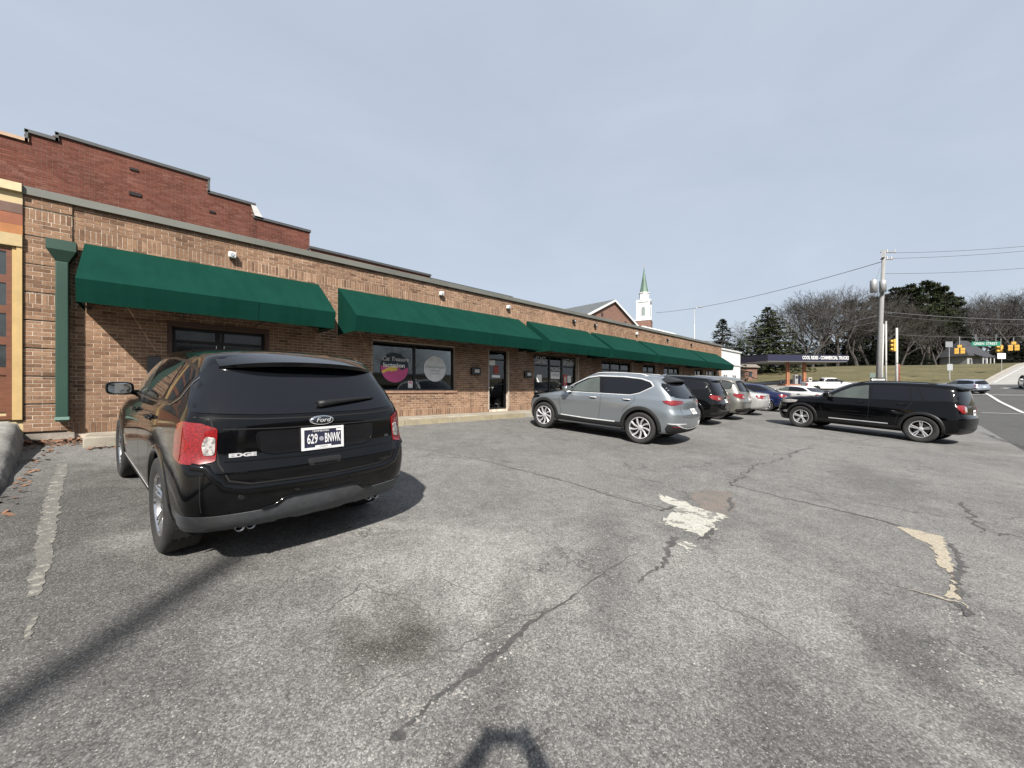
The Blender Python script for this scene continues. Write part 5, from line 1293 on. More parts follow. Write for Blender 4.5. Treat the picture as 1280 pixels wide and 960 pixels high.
# badge: chrome oval with dark field and script
p_, n_ = K.sh.hit(*P_rear(0, 1.085))
ob = MB(); ob.lathe([(.0, -.016), (.070, -.016), (.088, -.012), (.098, -.002), (.098, .010)], 40, 'x', M=Matrix.Translation(p_) @ Matrix.Diagonal((1, 1, .43, 1)))
bdg = obj('badge', ob.mesh('badge', True), chrome, K.root)
ob = MB(); ob.lathe([(.0, -.0185), (.074, -.0185), (.080, -.013)], 40, 'x', M=Matrix.Translation(p_) @ Matrix.Diagonal((1, 1, .40, 1))); obj('badge_field', ob.mesh('badge_field', True), mat('badge_dark', (.012, .014, .018), .2), bdg)
REARROT = Matrix(((0, 0, -1, 0), (-1, 0, 0, 0), (0, 1, 0, 0), (0, 0, 0, 1)))
def rear_text(car, nm, s, size, y, z, m_, off=.006, parent=None, **kw):
    p, nr = car.sh.hit(*P_rear(y, z)); t = text(nm, s, size, m_, parent or car.root, ext=.003, **kw)
    up = Vector((0, 0, 1)); up = (up-nr*up.dot(nr)).normalized(); rt_ = up.cross(nr)
    M_ = Matrix(((rt_.x, up.x, nr.x, 0), (rt_.y, up.y, nr.y, 0), (rt_.z, up.z, nr.z, 0), (0, 0, 0, 1))); M_.translation = p+nr*off; t.matrix_local = M_; return t
rear_text(K, 'badge_script', 'Ford', .05, 0, 1.085, mat('badge_silver', (.42, .42, .43), .35, .2), .0215, bdg, shear=.35, sx=1.15)
rear_text(K, 'name_badge', 'EDGE', .034, .535, .872, mat('badge_silver', (.42, .42, .43), .35, .2), .004, sx=1.9, bold=.002)
rear_text(K, 'trim_badge', 'SEL', .028, -.60, .90, chrome, .004, sx=1.4)
wtx = mat('plate_white', (.60, .60, .60), .5); navy_p = mat('plate_navy', (.014, .016, .034), .45)
pl, PM = K.plate(0, .945, P_rear, [('629', .105, -.083, -.006, wtx, .52, .001), ('BNWK', .105, .075, -.006, wtx, .40, .001), ('TENNESSEE', .022, -.02, .058, wtx, 1.2, 0)], navy_p, wtx, frame=mat('plate_frame_white', (.55, .55, .55), .4), off=.014)
q = MB(); q.box(-.065, .06, -.080, -.056, .0065, .0075, M=PM); obj('dealer_strip', q.mesh('dealer_strip'), wtx, pl)
q = MB(); q.box(.105, .145, .050, .068, .001, .002, M=PM); obj('date_sticker', q.mesh('date_sticker'), wtx, pl)
t = text('plate_lettering', 'COUNTY', .016, mat('plate_ink', (.05, .05, .05), .6), pl, ext=.0004); t.matrix_local = PM @ Matrix.Translation((0, -.068, .008))
q = MB(); q.lathe([(0, .002), (.017, .002), (.018, .001)], 16, 'z', M=PM @ Matrix.Translation((-.013, -.006, 0))); obj('plate_seal', q.mesh('plate_seal'), mat('plate_grey', (.22, .22, .26), .5), pl)
add_wheels(K.root, (0, 2.824), .885, .375, .245, .245, RIM5D, 'edge', chrome)
pose(K.root, .92, 4.22, RAD(96.4))

# --- silver crossover
sil = paint('satin_steel_paint', (.255, .282, .302), .75, .30, .03)
xmE = xmap([-.95, 0, 2.82, 3.76], [-.93, 0, 2.779, 3.72]); zmE = xmap([0, .3, 1.1, 1.71], [0, .285, 1.07, 1.65])
E = Car('silver_crossover', 'steel grey crossover with chrome window line and black wheel arch cladding', crossover(xmE, zmE, .97, (.0, .05, .10, .10)), 3, CREASE, sil, (0, 2.779), .415, .375)
E.lips(.085, clad, .006, .010)
E.both('sill_cladding', [(2.36, .26), (2.40, .44), (1.4, .425), (.42, .45), (.38, .27)], clad, .008, .07)
dlo(E, [(2.24, 1.085), (1.90, 1.29), (1.55, 1.46), (1.22, 1.515), (.55, 1.52), (.10, 1.49), (-.12, 1.43), (-.20, 1.345), (.08, 1.185), (.30, 1.125)],
    [([(2.02, 1.11), (1.80, 1.29), (1.50, 1.44), (1.28, 1.49), (1.20, 1.495), (1.10, 1.115)], tint_l), ([(.98, 1.115), (1.06, 1.498), (.55, 1.50), (.12, 1.472), (-.08, 1.42), (-.15, 1.35), (.10, 1.205), (.31, 1.145)], tint_m)])
E.seams([(-.22, 1.345), (-.13, 1.445), (.10, 1.508), (.55, 1.540), (1.22, 1.533), (1.56, 1.475), (1.92, 1.303), (2.10, 1.19)], .030, m_=mat('bright_trim', (.52, .53, .54), .3, .25), name='chrome_trim', hgt=.006, off=.003)
E.seams([(-.22, 1.340), (.08, 1.170), (.30, 1.108), (2.20, 1.075)], .018, m_=MATS['bright_trim'], name='chrome_trim', hgt=.004, off=.003)
windscreen(E, [(.74, 1.12), (.66, 1.32), (.58, 1.45), (-.58, 1.45), (-.66, 1.32), (-.74, 1.12), (-.4, 1.09), (.4, 1.09)], [(.78, 1.08), (.60, 1.48), (.3, 1.52), (-.3, 1.52), (-.60, 1.48), (-.78, 1.08), (0, 1.05)])
E.both('quarter_gloss', [(-.38, 1.36), (-.36, 1.43), (-.50, 1.40), (-.72, 1.24), (-.80, 1.12), (-.62, 1.14)], tint_m, .004, .05, .02)
spoiler(E, -.22, -.60, 1.50, .60, blk, .02, .03)
E.seams([(2.24, 1.07), (2.28, .85), (2.20, .55), (2.20, .36)]); E.seams([(1.06, 1.10), (1.04, .80), (1.08, .34)]); E.seams([(.20, 1.12), (.16, 1.0), (.34, .84), (.46, .70)])
E.handle(1.26, .985, MATS['bright_trim']); E.handle(.36, 1.0, MATS['bright_trim'])
E.seams([(2.20, .455), (1.4, .435), (.62, .445)], .030, m_=MATS['bright_trim'], name='sill_strip', hgt=.006, off=.010)
E.corner('tail_lamp', -.40, .50, True, [(2, .985), (2, 1.045), (35, 1.055), (62, 1.055), (80, 1.03), (72, .985), (52, .935), (35, .955), (20, .975)], red_d, .010, .03, .01, k=.0085)
E.corner('lamp_segment', -.40, .50, True, [(50, .955), (40, 1.00), (44, 1.04), (66, 1.04), (74, 1.025), (66, .985)], lampmat('tail_lamp_mid', (.11, .002, .004), (.24, .006, .008), 130), .014, .03, .008, k=.0085)
E.corner('bumper_cladding', -.30, .0, True, [(-1, .29), (-1, .42), (30, .43), (48, .47), (70, .52), (73, .42), (70, .28), (40, .28)], clad, .008, .04, .0, k=.0140)
E.corner('bumper_chrome', -.30, .0, True, [(36, .525), (38, .54), (56, .55), (70, .545), (70, .535), (54, .520)], MATS['bright_trim'], .012, .04, 0, k=.0140)
E.corner('bumper_chrome', -.30, .0, True, [(-1, .40), (-1, .415), (28, .42), (44, .455), (56, .52), (58, .51), (46, .44), (30, .405)], MATS['bright_trim'], .014, .04, 0, k=.0140)
E.corner('reflector', -.30, .0, True, [(50, .455), (50, .475), (64, .485), (64, .465)], red_d, .013, .04, 0, k=.0140)
E.seam(P_rear, [(.62, 1.08), (.66, .90), (.62, .70), (.3, .66), (-.3, .66), (-.62, .70), (-.66, .90), (-.62, 1.08)], .009)
E.plate(0, .80, P_rear, [('BKC 418', .08, 0, 0, MATS['plate_ink'], .8, .001)], wtx, None)
wiper(E, .0, -.42, 1.12, 1.13)
p_, n_ = E.sh.hit(*P_rear(0, 1.02)); obj('badge', MB().lathe([(0, -.012), (.045, -.012), (.05, 0)], 20, 'x', M=Matrix.Translation(p_)).mesh('badge', True), chrome, E.root)
E.mirror(2.02, 1.075, sil)
roof_rails(E, .0, 1.5, .58, MATS['bright_trim'])
p_, n_ = E.sh.hit((-.15, 0, 4), (0, 0, -1)); obj('roof_antenna', MB().add([p_+Vector((.09, 0, 0)), p_+Vector((-.06, .03, 0)), p_+Vector((-.06, -.03, 0)), p_+Vector((-.07, 0, .06))], [(0, 1, 3), (0, 3, 2), (1, 2, 3)]).mesh('roof_antenna'), sil, E.root)
E.corner('head_lamp', 2.9, .45, False, [(20, .80), (20, .86), (50, .90), (78, .91), (80, .86), (50, .82)], tint_m, .008, .03, .01, k=.0085)
E.pan('grille', P_front, [(.5, .45), (.58, .72), (-.58, .72), (-.5, .45)], blk, .005, .06, r=.05)
add_wheels(E.root, (0, 2.779), .935, .365, .235, .255, RIM10, 'envision')
pose(E.root, 9.2, 4.55, RAD(95))

# --- long black SUV
bp2 = paint('deep_black_paint', (.0016, .0017, .0021), .1, .2, .003, 1.38)
xmX = xmap([-.95, 0, 2.82, 3.76], [-.93, 0, 3.025, 4.08]); zmX = xmap([0, .3, 1.1, 1.71], [0, .31, 1.13, 1.785])
X = Car('black_suv', 'long black SUV with silver double spoke wheels standing near the road side of the lot', crossover(xmX, zmX, 1.01, (-.02, -.09, -.15, -.15), hood=.10, rear_up=.035, rr_k=.8), 3, CREASE, bp2, (0, 3.025), .43, .39)
X.lips(.075, mat('satin_black_cladding', (.006, .006, .0065), .4), .005, .008)
X.both('sill_cladding', [(2.56, .28), (2.60, .40), (.46, .42), (.42, .29)], MATS['satin_black_cladding'], .006, .07)
dlo(X, [(2.50, 1.14), (2.12, 1.36), (1.72, 1.57), (1.35, 1.635), (.6, 1.645), (0, 1.63), (-.45, 1.585), (-.74, 1.50), (-.68, 1.25), (.2, 1.19)],
    [([(2.26, 1.17), (1.98, 1.37), (1.66, 1.545), (1.36, 1.605), (1.28, 1.61), (1.22, 1.18)], tint_l), ([(1.14, 1.185), (1.19, 1.615), (.62, 1.62), (.36, 1.612), (.28, 1.20)], tint_m), ([(.24, 1.205), (.30, 1.60), (.22, 1.60), (.0, 1.22)], tint_m), ([(-.05, 1.225), (.16, 1.60), (-.42, 1.555), (-.67, 1.485), (-.61, 1.265)], tint_m)])
windscreen(X, [(.80, 1.20), (.70, 1.42), (.60, 1.58), (-.60, 1.58), (-.70, 1.42), (-.80, 1.20), (-.4, 1.17), (.4, 1.17)], [(.84, 1.15), (.66, 1.60), (.3, 1.64), (-.3, 1.64), (-.66, 1.60), (-.84, 1.15), (0, 1.12)])
spoiler(X, -.45, -.86, 1.655, .64, bp2, .02, .03)
X.seams([(2.46, 1.12), (2.48, .88), (2.38, .55), (2.36, .40)]); X.seams([(1.20, 1.16), (1.18, .80), (1.20, .40)]); X.seams([(.22, 1.18), (.30, .98), (.48, .82), (.54, .50)])
X.handle(1.42, 1.05, bp2); X.handle(.44, 1.07, bp2)
X.seams([(2.20, .45), (.70, .455)], .034, m_=MATS['satin_trim'], name='sill_strip', hgt=.006, off=.005)
X.seams([(2.4, .66), (1.2, .64), (.5, .66)], .02, m_=bp2, name='door_crease', hgt=.006, off=0)
X.corner('tail_lamp', -.55, .55, True, [(10, .96), (10, 1.13), (35, 1.15), (60, 1.15), (78, 1.13), (70, 1.06), (58, .97), (48, .93), (30, .93)], red_l, .010, .03, .015, k=.0085)
X.corner('reversing_lamp', -.55, .55, True, [(14, .97), (14, 1.10), (34, 1.11), (34, .97)], clear_l, .014, .03, .01, k=.0085)
X.corner('bumper_cladding', -.40, .0, True, [(-1, .30), (-1, .50), (30, .50), (68, .50), (70, .40), (66, .30), (40, .28)], MATS['satin_black_cladding'], .008, .04, .0, k=.0150)
X.plate(0, .95, P_rear, [('ADK 207', .08, 0, 0, MATS['plate_ink'], .8, .001)], wtx, None)
X.mirror(2.28, 1.15, bp2, sz=1.1); roof_rails(X, -.2, 1.6, .62, blk)
X.corner('head_lamp', 3.05, .45, False, [(22, .86), (22, .95), (50, .985), (78, .98), (72, .90), (46, .86)], clear_l, .010, .03, .015, k=.0085)
X.corner('fog_lamp', 3.05, .45, False, [(34, .50), (34, .58), (50, .60), (50, .52)], clear_l, .010, .03, .01, k=.0085)
X.pan('grille', P_front, [(.52, .58), (.62, .90), (-.62, .90), (-.52, .58)], blk, .005, .06, r=.05)
add_wheels(X.root, (0, 3.025), .955, .385, .255, .245, RIM5D, 'explorer')
pose(X.root, 17.38, -.22, RAD(78))

# --- simpler cars further off
def suv(name, label, pm, xm, zm, wk, loc, head, dr=(0, 0, 0, 0), lamp=None, clad_m=None, tm=tint_m, R=.365, seamy=True, cat='car', rim='suv', group=None, wb=2.82, lampz=None, plate='LMT 352', lv=2, front_glass=tint_l):
    c = Car(name, label, crossover(xm, zm, wk, dr), lv, CREASE, pm, (0, xm(2.82)), .42, .38); r = c.root
    if cat != 'car': r['category'] = cat
    c.lips(.06, clad_m or pm, .005, .008)
    g = lambda pts: [(xm(a), zm(b_)) for a, b_ in pts]
    if clad_m: c.both('sill_cladding', g([(2.36, .28), (2.40, .40), (.42, .42), (.38, .29)]), clad_m, .006, .1)
    dlo(c, g([(2.28, 1.12), (1.98, 1.32), (1.62, 1.49), (1.30, 1.555), (.6, 1.567), (0, 1.55), (-.34, 1.50), (-.52, 1.42), (-.42, 1.22), (.4, 1.15)]),
        [(g([(2.06, 1.145), (1.84, 1.325), (1.55, 1.475), (1.28, 1.53), (1.20, 1.537), (1.17, 1.155)]), front_glass), (g([(1.10, 1.16), (1.13, 1.54), (.55, 1.547), (.16, 1.535), (.20, 1.175)]), tm), (g([(.13, 1.185), (.08, 1.525), (-.32, 1.475), (-.46, 1.41), (-.38, 1.24)]), tm)])
    windscreen(c, g2(zm, [(.78, 1.14), (.68, 1.40), (.60, 1.52), (-.60, 1.52), (-.68, 1.40), (-.78, 1.14), (0, 1.11)]), g2(zm, [(.78, 1.12), (.60, 1.53), (-.60, 1.53), (-.78, 1.12), (0, 1.08)]))
    spoiler(c, xm(-.30)+dr[3], xm(-.66)+dr[3], zm(1.565), .62*wk, pm, .03, .03)
    for q_ in ([(2.28, 1.10), (2.30, .85), (2.20, .55), (2.18, .40)], [(1.15, 1.14), (1.13, .80), (1.12, .40)], [(.20, 1.155), (.28, .95), (.44, .80), (.50, .50)]): c.seams(g(q_), .01)
    c.handle(xm(1.36), zm(1.0), pm); c.handle(xm(.45), zm(1.02), pm)
    lamp = lamp or [(8, .86), (8, 1.02), (40, 1.06), (74, 1.06), (78, .98), (60, .90), (35, .86)]
    c.corner('tail_lamp', xm(-.45), .52*wk, True, [(a, zm(z)) for a, z in lamp], red_l, .010, .04, .015, k=.0085)
    c.corner('reversing_lamp', xm(-.45), .52*wk, True, [(10, zm(.90)), (10, zm(.96)), (30, zm(.97)), (30, zm(.91))], clear_l, .014, .04, .01, k=.0085)
    c.corner('bumper_cladding', xm(-.30), 0, True, [(-1, .31), (-1, zm(.50)), (30, zm(.50)), (68, zm(.47)), (70, .40), (66, .30), (40, .29)], clad_m or clad, .008, .06, .0, k=.0140)
    c.corner('head_lamp', xm(2.95), .45, False, [(20, zm(.80)), (20, zm(.90)), (50, zm(.94)), (78, zm(.95)), (72, zm(.86)), (46, zm(.80))], clear_l, .010, .04, .015, k=.0085)
    c.pan('grille', P_front, g2(zm, [(.5, .48), (.6, .78), (-.6, .78), (-.5, .48)]), blk, .005, .08, r=.05)
    c.seam(P_rear, g2(zm, [(.64, 1.10), (.66, .90), (.60, .72), (0, .70), (-.60, .72), (-.66, .90), (-.64, 1.10)]), .012)
    c.plate(0, zm(.86), P_rear, [(plate, .08, 0, 0, MATS['plate_ink'], .8, .001)], wtx, None)
    wiper(c, .05, -.4, zm(1.16), zm(1.18))
    c.mirror(xm(2.08), zm(1.10), pm)
    add_wheels(r, (0, xm(2.82)), .935*wk, R, .235, .245, RIM5 if rim == 'suv' else RIM7, rim+str(R))
    pose(r, *loc, head)
    if group: r['group'] = group
    return c
def g2(zm, pts): return [(y, zm(z)) for y, z in pts]
MK = suv('black_crossover', 'black crossover with wide red tail lamps parked next to the steel grey one', paint('black_paint_b', (.003, .0032, .0036), .3, .25, .01, 1.42), ident, ident, 1.0, (14.45, 5.5), RAD(95), lamp=[(-8, .90), (-8, 1.0), (20, 1.03), (60, 1.05), (74, 1.02), (62, .92), (30, .87), (10, .87)], plate='7C4 118')
xmT = xmap([-.95, 0, 2.82, 3.76], [-1.0, 0, 2.72, 3.58]); zmT = xmap([0, .3, 1.1, 1.71], [0, .3, 1.12, 1.76])
TR = suv('champagne_suv', 'champagne silver SUV with dark lower bumper parked beside the black crossover', paint('champagne_paint', (.22, .217, .195), .75, .32), xmT, zmT, 1.01, (17.45, 5.65), RAD(95), (0, -.0, -.02, -.02), clad_m=clad, tm=mat('grey_tinted_glass', (.03, .033, .032), .03, spec=1.0))
# sedans
def sedan_rows(xm, zm, wk):
    T = crossover(xm, zm, wk)
    # deck and lower, shorter cabin
    def setrow(j, xr, xf, wp_, zp, br=.1, bf=.24, rr=.22, rf=.22): T[j] = [xm(xr), xm(xf), br, bf, [(xm(a), c*wk) for a, c in wp_], [(xm(a), zm(c)) for a, c in zp], rr, rf]
    setrow(7, -.93, 3.60, [(-.9, .86), (0, .915), (1.4, .92), (2.8, .90), (3.6, .82)], [(-.9, 1.0), (0, 1.0), (2, .97), (2.8, .93), (3.6, .84)], .12, .32, .24, .3)
    setrow(8, -.86, 3.15, [(-.9, .76), (0, .88), (1.4, .89), (2.4, .86), (3.2, .74)], [(-.9, 1.045), (0, 1.05), (2, 1.01), (2.6, .99), (3.2, .94)])
    setrow(9, -.30, 2.60, [(-.4, .78), (.4, .865), (1.4, .875), (2.2, .84)], [(-.4, 1.085), (.4, 1.075), (2, 1.04), (2.6, 1.04)])
    setrow(10, -.02, 2.16, [(0, .70), (.5, .78), (1.4, .80), (2.2, .75)], [(0, 1.24), (1, 1.25), (2.2, 1.24)])
    setrow(11, .30, 1.72, [(.3, .60), (.8, .65), (1.4, .66), (1.8, .62)], [(.3, 1.38), (.9, 1.42), (1.8, 1.385)], .09, .2, .2, .18)
    setrow(12, .38, 1.60, [(.3, .54), (1, .58), (1.8, .52)], [(.3, 1.405), (.9, 1.45), (1.7, 1.41)], .09, .16, .18, .16)
    setrow(13, .52, 1.40, [(0, .28)], [(.4, 1.435), (1, 1.472), (1.5, 1.45)], .05, .1, .12, .12)
    setrow(14, .54, 1.38, [(0, 0)], [(.4, 1.44), (1, 1.478), (1.5, 1.455)], .03, .05, .1, .1)
    return T
def sedan(name, label, pm, loc, head, group=None, zs=1.0):
    zm = lambda z: z*zs
    c = Car(name, label, sedan_rows(ident, zm, .96), 2, {7: (.4, 3, 14), 9: .3, 11: .3}, pm, (0, 2.82), .385, .345); r = c.root
    c.lips(.035, pm, .004, .004); g = lambda P: [(a, zm(b_)) for a, b_ in P]
    dlo(c, g([(2.22, 1.05), (1.90, 1.22), (1.60, 1.34), (1.30, 1.375), (.8, 1.37), (.40, 1.32), (.05, 1.17), (-.02, 1.10), (.4, 1.075)]), [(g([(2.0, 1.07), (1.8, 1.2), (1.55, 1.315), (1.28, 1.35), (1.2, 1.08)]), tint_l), (g([(1.13, 1.08), (1.2, 1.352), (.8, 1.348), (.42, 1.30), (.12, 1.17), (.06, 1.115), (.4, 1.095)]), tint_m)])
    windscreen(c, g2(zm, [(.68, 1.10), (.55, 1.34), (-.55, 1.34), (-.68, 1.10), (0, 1.08)]), g2(zm, [(.74, 1.06), (.56, 1.36), (-.56, 1.36), (-.74, 1.06), (0, 1.03)]))
    for q_ in ([(2.2, 1.03), (2.2, .8), (2.12, .40)], [(1.15, 1.06), (1.13, .40)], [(.20, 1.06), (.30, .85), (.46, .72), (.5, .45)]): c.seams(g(q_), .01)
    c.handle(1.36, zm(.90), pm); c.handle(.45, zm(.92), pm)
    c.corner('tail_lamp', -.45, .50, True, [(4, zm(.80)), (4, zm(.92)), (40, zm(.96)), (74, zm(.96)), (78, zm(.90)), (60, zm(.80))], red_l, .010, .04, .015, k=.0085)
    c.corner('reversing_lamp', -.45, .50, True, [(6, zm(.82)), (6, zm(.86)), (34, zm(.87)), (34, zm(.82))], clear_l, .014, .04, .01, k=.0085)
    c.corner('head_lamp', 2.95, .45, False, [(20, zm(.68)), (20, zm(.78)), (50, zm(.82)), (78, zm(.82)), (60, zm(.70))], clear_l, .010, .04, .015, k=.0085)
    c.pan('grille', P_front, g2(zm, [(.5, .40), (.5, .62), (-.5, .62), (-.5, .40)]), blk, .005, .08, r=.05)
    c.plate(0, zm(.70), P_rear, [('DXR 903', .08, 0, 0, MATS['plate_ink'], .8, .001)], wtx, None)
    c.mirror(2.0, zm(1.02), pm, sz=.85)
    add_wheels(r, (0, 2.82), .905, .33, .215, .215, RIM7, 'sedan')
    pose(r, *loc, head)
    if group: r['group'] = group
    return c
sedan('pale_silver_sedan', 'pale silver sedan tucked between the champagne SUV and the blue car', paint('pale_silver', (.42, .42, .41), .5, .3), (21.0, 5.75), RAD(94))
sedan('blue_sedan', 'dark blue sedan parked past the pale silver one', paint('navy_paint', (.008, .014, .055), .5, .3), (25.3, 5.7), RAD(90))
sedan('white_sedan', 'white sedan with dark glass standing beyond the blue sedan', paint('white_paint', (.48, .48, .475), .0, .35), (31.5, 4.6), RAD(65))
xmS = xmap([-.95, 0, 2.82, 3.76], [-.88, 0, 2.64, 3.5]); zmS = xmap([0, .3, 1.1, 1.71], [0, .3, 1.05, 1.65])
suv('silver_suv', 'small silver blue SUV crossing the junction below the grass hill', paint('silver_blue_paint', (.32, .36, .43), .6, .3), xmS, zmS, .95, (68.0, -4.5), RAD(48), clad_m=clad)
suv('white_suv', 'white SUV waiting on the street by the lane line', paint('white_paint_b', (.50, .50, .49), 0, .35), xmS, zmS, .95, (77.5, -9.4), RAD(182))
suv('dark_suv', 'dark charcoal SUV on the cross street below the conifer', paint('charcoal_paint', (.016, .017, .02), .4, .3), xmX, zmX, 1.0, (63.0, 22.5), RAD(-110), clad_m=clad)
# pickups
def pickup(name, label, pm, loc, head):
    xm = xmap([-.95, 0, 2.82, 3.76], [-1.2, 0, 3.6, 4.55]); zm = xmap([0, .3, 1.1, 1.71], [0, .42, 1.25, 1.88])
    T = crossover(xm, zm, 1.02)
    def setrow(j, xr, xf, wp_, zp, br=.02, bf=.2, rr=.1, rf=.2): T[j] = [xr, xf, br, bf, wp_, zp, rr, rf]
    for j in (3, 4, 5, 6, 7): T[j][2] = .02; T[j][6] = .10; T[j][0] = -1.2
    setrow(8, -1.16, 3.9, [(0, .90), (3, .88), (4, .78)], [(-1.2, 1.26), (1, 1.26), (3, 1.22), (4, 1.15)])
    setrow(9, .82, 3.2, [(.8, .88), (2.8, .88)], [(.8, 1.29), (3.2, 1.27)], .02, .24)
    setrow(10, .86, 2.85, [(.8, .82), (2.8, .80)], [(.8, 1.55), (2.8, 1.54)], .02, .22)
    setrow(11, .95, 2.45, [(1, .72), (2.4, .71)], [(1, 1.77), (2, 1.79), (2.4, 1.76)], .04, .18)
    setrow(12, 1.0, 2.3, [(1, .64), (2.4, .62)], [(1, 1.82), (2, 1.84), (2.4, 1.80)], .04, .14)
    setrow(13, 1.15, 2.1, [(1, .3)], [(1, 1.85), (2.1, 1.85)], .04, .1)
    setrow(14, 1.18, 2.05, [(1, 0)], [(1, 1.855), (2.1, 1.855)], .03, .05)
    c = Car(name, label, T, 2, {7: .6, 8: .3, 9: .5, 11: .3}, pm, (0, 3.6), .46, .42); c.root['category'] = 'pickup'; r = c.root
    c.lips(.05, pm, .004, .006)
    dlo(c, [(2.86, 1.31), (2.62, 1.52), (2.38, 1.70), (2.2, 1.74), (1.1, 1.74), (1.0, 1.70), (.95, 1.32)], [([(2.68, 1.33), (2.5, 1.52), (2.3, 1.69), (1.98, 1.71), (1.95, 1.33)], tint_m), ([(1.88, 1.33), (1.91, 1.71), (1.14, 1.71), (1.06, 1.33)], tint_m)])
    windscreen(c, [(.72, 1.34), (.64, 1.72), (-.64, 1.72), (-.72, 1.34)], [(.82, 1.30), (.66, 1.74), (-.66, 1.74), (-.82, 1.30)])
    mb = MB(); mb.box(-1.10, .74, -.76, .76, 1.262, 1.275); obj('bed', mb.mesh('bed'), mat('bed_liner', (.015, .015, .015), .9), r)
    c.corner('tail_lamp', -.6, .6, True, [(24, .86), (24, 1.18), (44, 1.18), (44, .86)], red_l, .01, .04, .01, k=.0085)
    c.corner('head_lamp', 3.6, .5, False, [(20, .86), (20, 1.02), (70, 1.04), (66, .88)], clear_l, .01, .04, .015, k=.0085)
    mb = MB(); mb.box(-1.30, -1.17, -.85, .85, .50, .68); o = obj('rear_bumper', mb.mesh('rear_bumper'), chrome, r); bevel(o, .03)
    c.plate(0, .62, P_rear, [('PKT 55', .08, 0, 0, MATS['plate_ink'], .8, .001)], wtx, None, off=.12)
    for q_ in ([(2.85, 1.25), (2.85, .5)], [(1.92, 1.25), (1.92, .5)], [(1.0, 1.25), (1.05, .7)], [(.80, 1.25), (.80, .55)]): c.seams(q_, .014)
    c.handle(2.1, 1.12, blk); c.handle(1.2, 1.12, blk); c.mirror(2.75, 1.30, blk, sz=1.2)
    add_wheels(r, (0, 3.6), .97, .40, .26, .245, RIM5, 'pickup', rim_dark)
    pose(r, *loc, head)
    return c
wpk = paint('white_truck_paint', (.50, .50, .49), 0, .35)
pickup('white_pickup', 'white double cab pickup passing the fuel canopy', wpk, (64.6, 9.6), RAD(-62))
pickup('white_pickup', 'white pickup on the cross street beside the white building', wpk, (55.5, 19.8), RAD(92))
# ------------------------------------------------------------------ poles, wires, signals
wood = mat('weathered_pole_wood', (.20, .198, .197), .9, var=.2, vs=4, bump=.5, bs=20, stretch=(8, 8, .6)); galv = mat('galvanised_steel', (.34, .345, .35), .5, .5, var=.15, vs=3)
conc = mat('pale_pole', (.36, .355, .34), .8, var=.1); wire_m = mat('cable', (.07, .072, .075), .7); por = mat('insulator', (.22, .20, .19), .4)
def P(px, Z, dz=0):
    p = (FW+RT*((px-640)/480))*Z; return Vector((p.x, p.y, hz(p.x, p.y)+dz))
def ztop(py, Z): return EYE+(487-py)/480*Z
pb_ = P(1096.5, 36); pt_ = cpt(1105, 314, 36)
UP = wthing('utility_pole', 'tall leaning wooden utility pole carrying a transformer at the street corner', 'pole', tuple(pb_))
MB().tube([pb_-Vector((0, 0, .3)), pb_.lerp(pt_, .5), pt_], [.21, .18, .14], 12).build('pole', wood, UP, True)
MB().tube([pb_+RT*.36, pb_.lerp(pt_, .52)+RT*.22], [.10, .09], 10).build('riser_pipe', conc, UP, True)
for t in (.25, .36, .45):
    q = pb_.lerp(pt_, t); MB().tube([q-RT*.25, q+RT*.42], .03, 6).build('strap', mat('strap_dark', (.03, .03, .03), .6), UP)
tz = cpt(1094, 357, 36)
for px, py, r_, h_ in ((1092, 358, .27, 1.15), (1103.5, 358, .26, 1.05)):
    c_ = cpt(px, py, 35.8 if px < 1100 else 35.7); MB().lathe([(0, -h_/2), (r_, -h_/2), (r_, h_/2-.06), (r_*.9, h_/2), (.05, h_/2+.03), (.05, h_/2+.2), (0, h_/2+.2)], 18, 'z', M=Matrix.Translation(c_)).build('transformer', galv, UP, True)
c_ = cpt(1104, 318, 36); mb = MB(); mb.box(-.35, .2, -.12, .12, -.35, .35, M=Matrix.Translation(c_)); mb.build('switch_box', galv, UP)
ax_ = (cpt(1121, 316, 35)-pt_).normalized()
for dz, l_ in ((-.1, 1.1), (-.75, .8)):
    q = pt_+Vector((0, 0, dz)); MB().tube([q-RT*.3, q+RT*l_], .06, 6).build('crossarm', wood, UP)
    for k_ in (.3, l_-.1): MB().lathe([(.0, 0), (.06, .02), (.04, .1), (.07, .14), (.03, .25), (0, .26)], 8, 'z', M=Matrix.Translation(q+RT*k_)).build('insulator', por, UP)
MB().tube([cpt(1095, 350, 35.9), cpt(1100, 335, 36)], .012, 4).build('jumper', wire_m, UP)
def wire(a, c, sag, label, r=.018, n=18, grp=None):
    pts = [a.lerp(c, i/n)-Vector((0, 0, sag*4*(i/n)*(1-i/n))) for i in range(n+1)]
    return tag(MB().tube(pts, r, 5).build('overhead_wire', wire_m, None, True), label, 'wire', grp)
wire(cpt(1119, 316, 36), cpt(1420, 292, 34), .35, 'topmost power line running from the pole crossarm over the street')
wire(cpt(1116, 323, 36), cpt(1420, 297, 34), .35, 'second power line below the crossarm over the street')
wire(cpt(1106, 342, 36), cpt(1420, 320, 34), .4, 'neutral line leaving the pole just above the transformer')
wire(cpt(1103, 389.5, 36), cpt(1420, 397, 34), .45, 'thick pale telephone cable crossing over the street', .035)
wire(cpt(1104, 394, 36), cpt(1420, 404, 34), .45, 'thin cable slung under the telephone cable', .014)
wire(cpt(1103, 327, 36), cpt(820, 391, 75), .8, 'single line climbing from the church side to the pole top', .03)
wire(cpt(1095, 395, 36), cpt(860, 425, 62), 1.0, 'sagging pale cable from the pole toward the white building', .04)
wire(cpt(1096, 402, 36), cpt(860, 437, 62), .8, 'lower thin cable from the pole toward the conifer', .022)
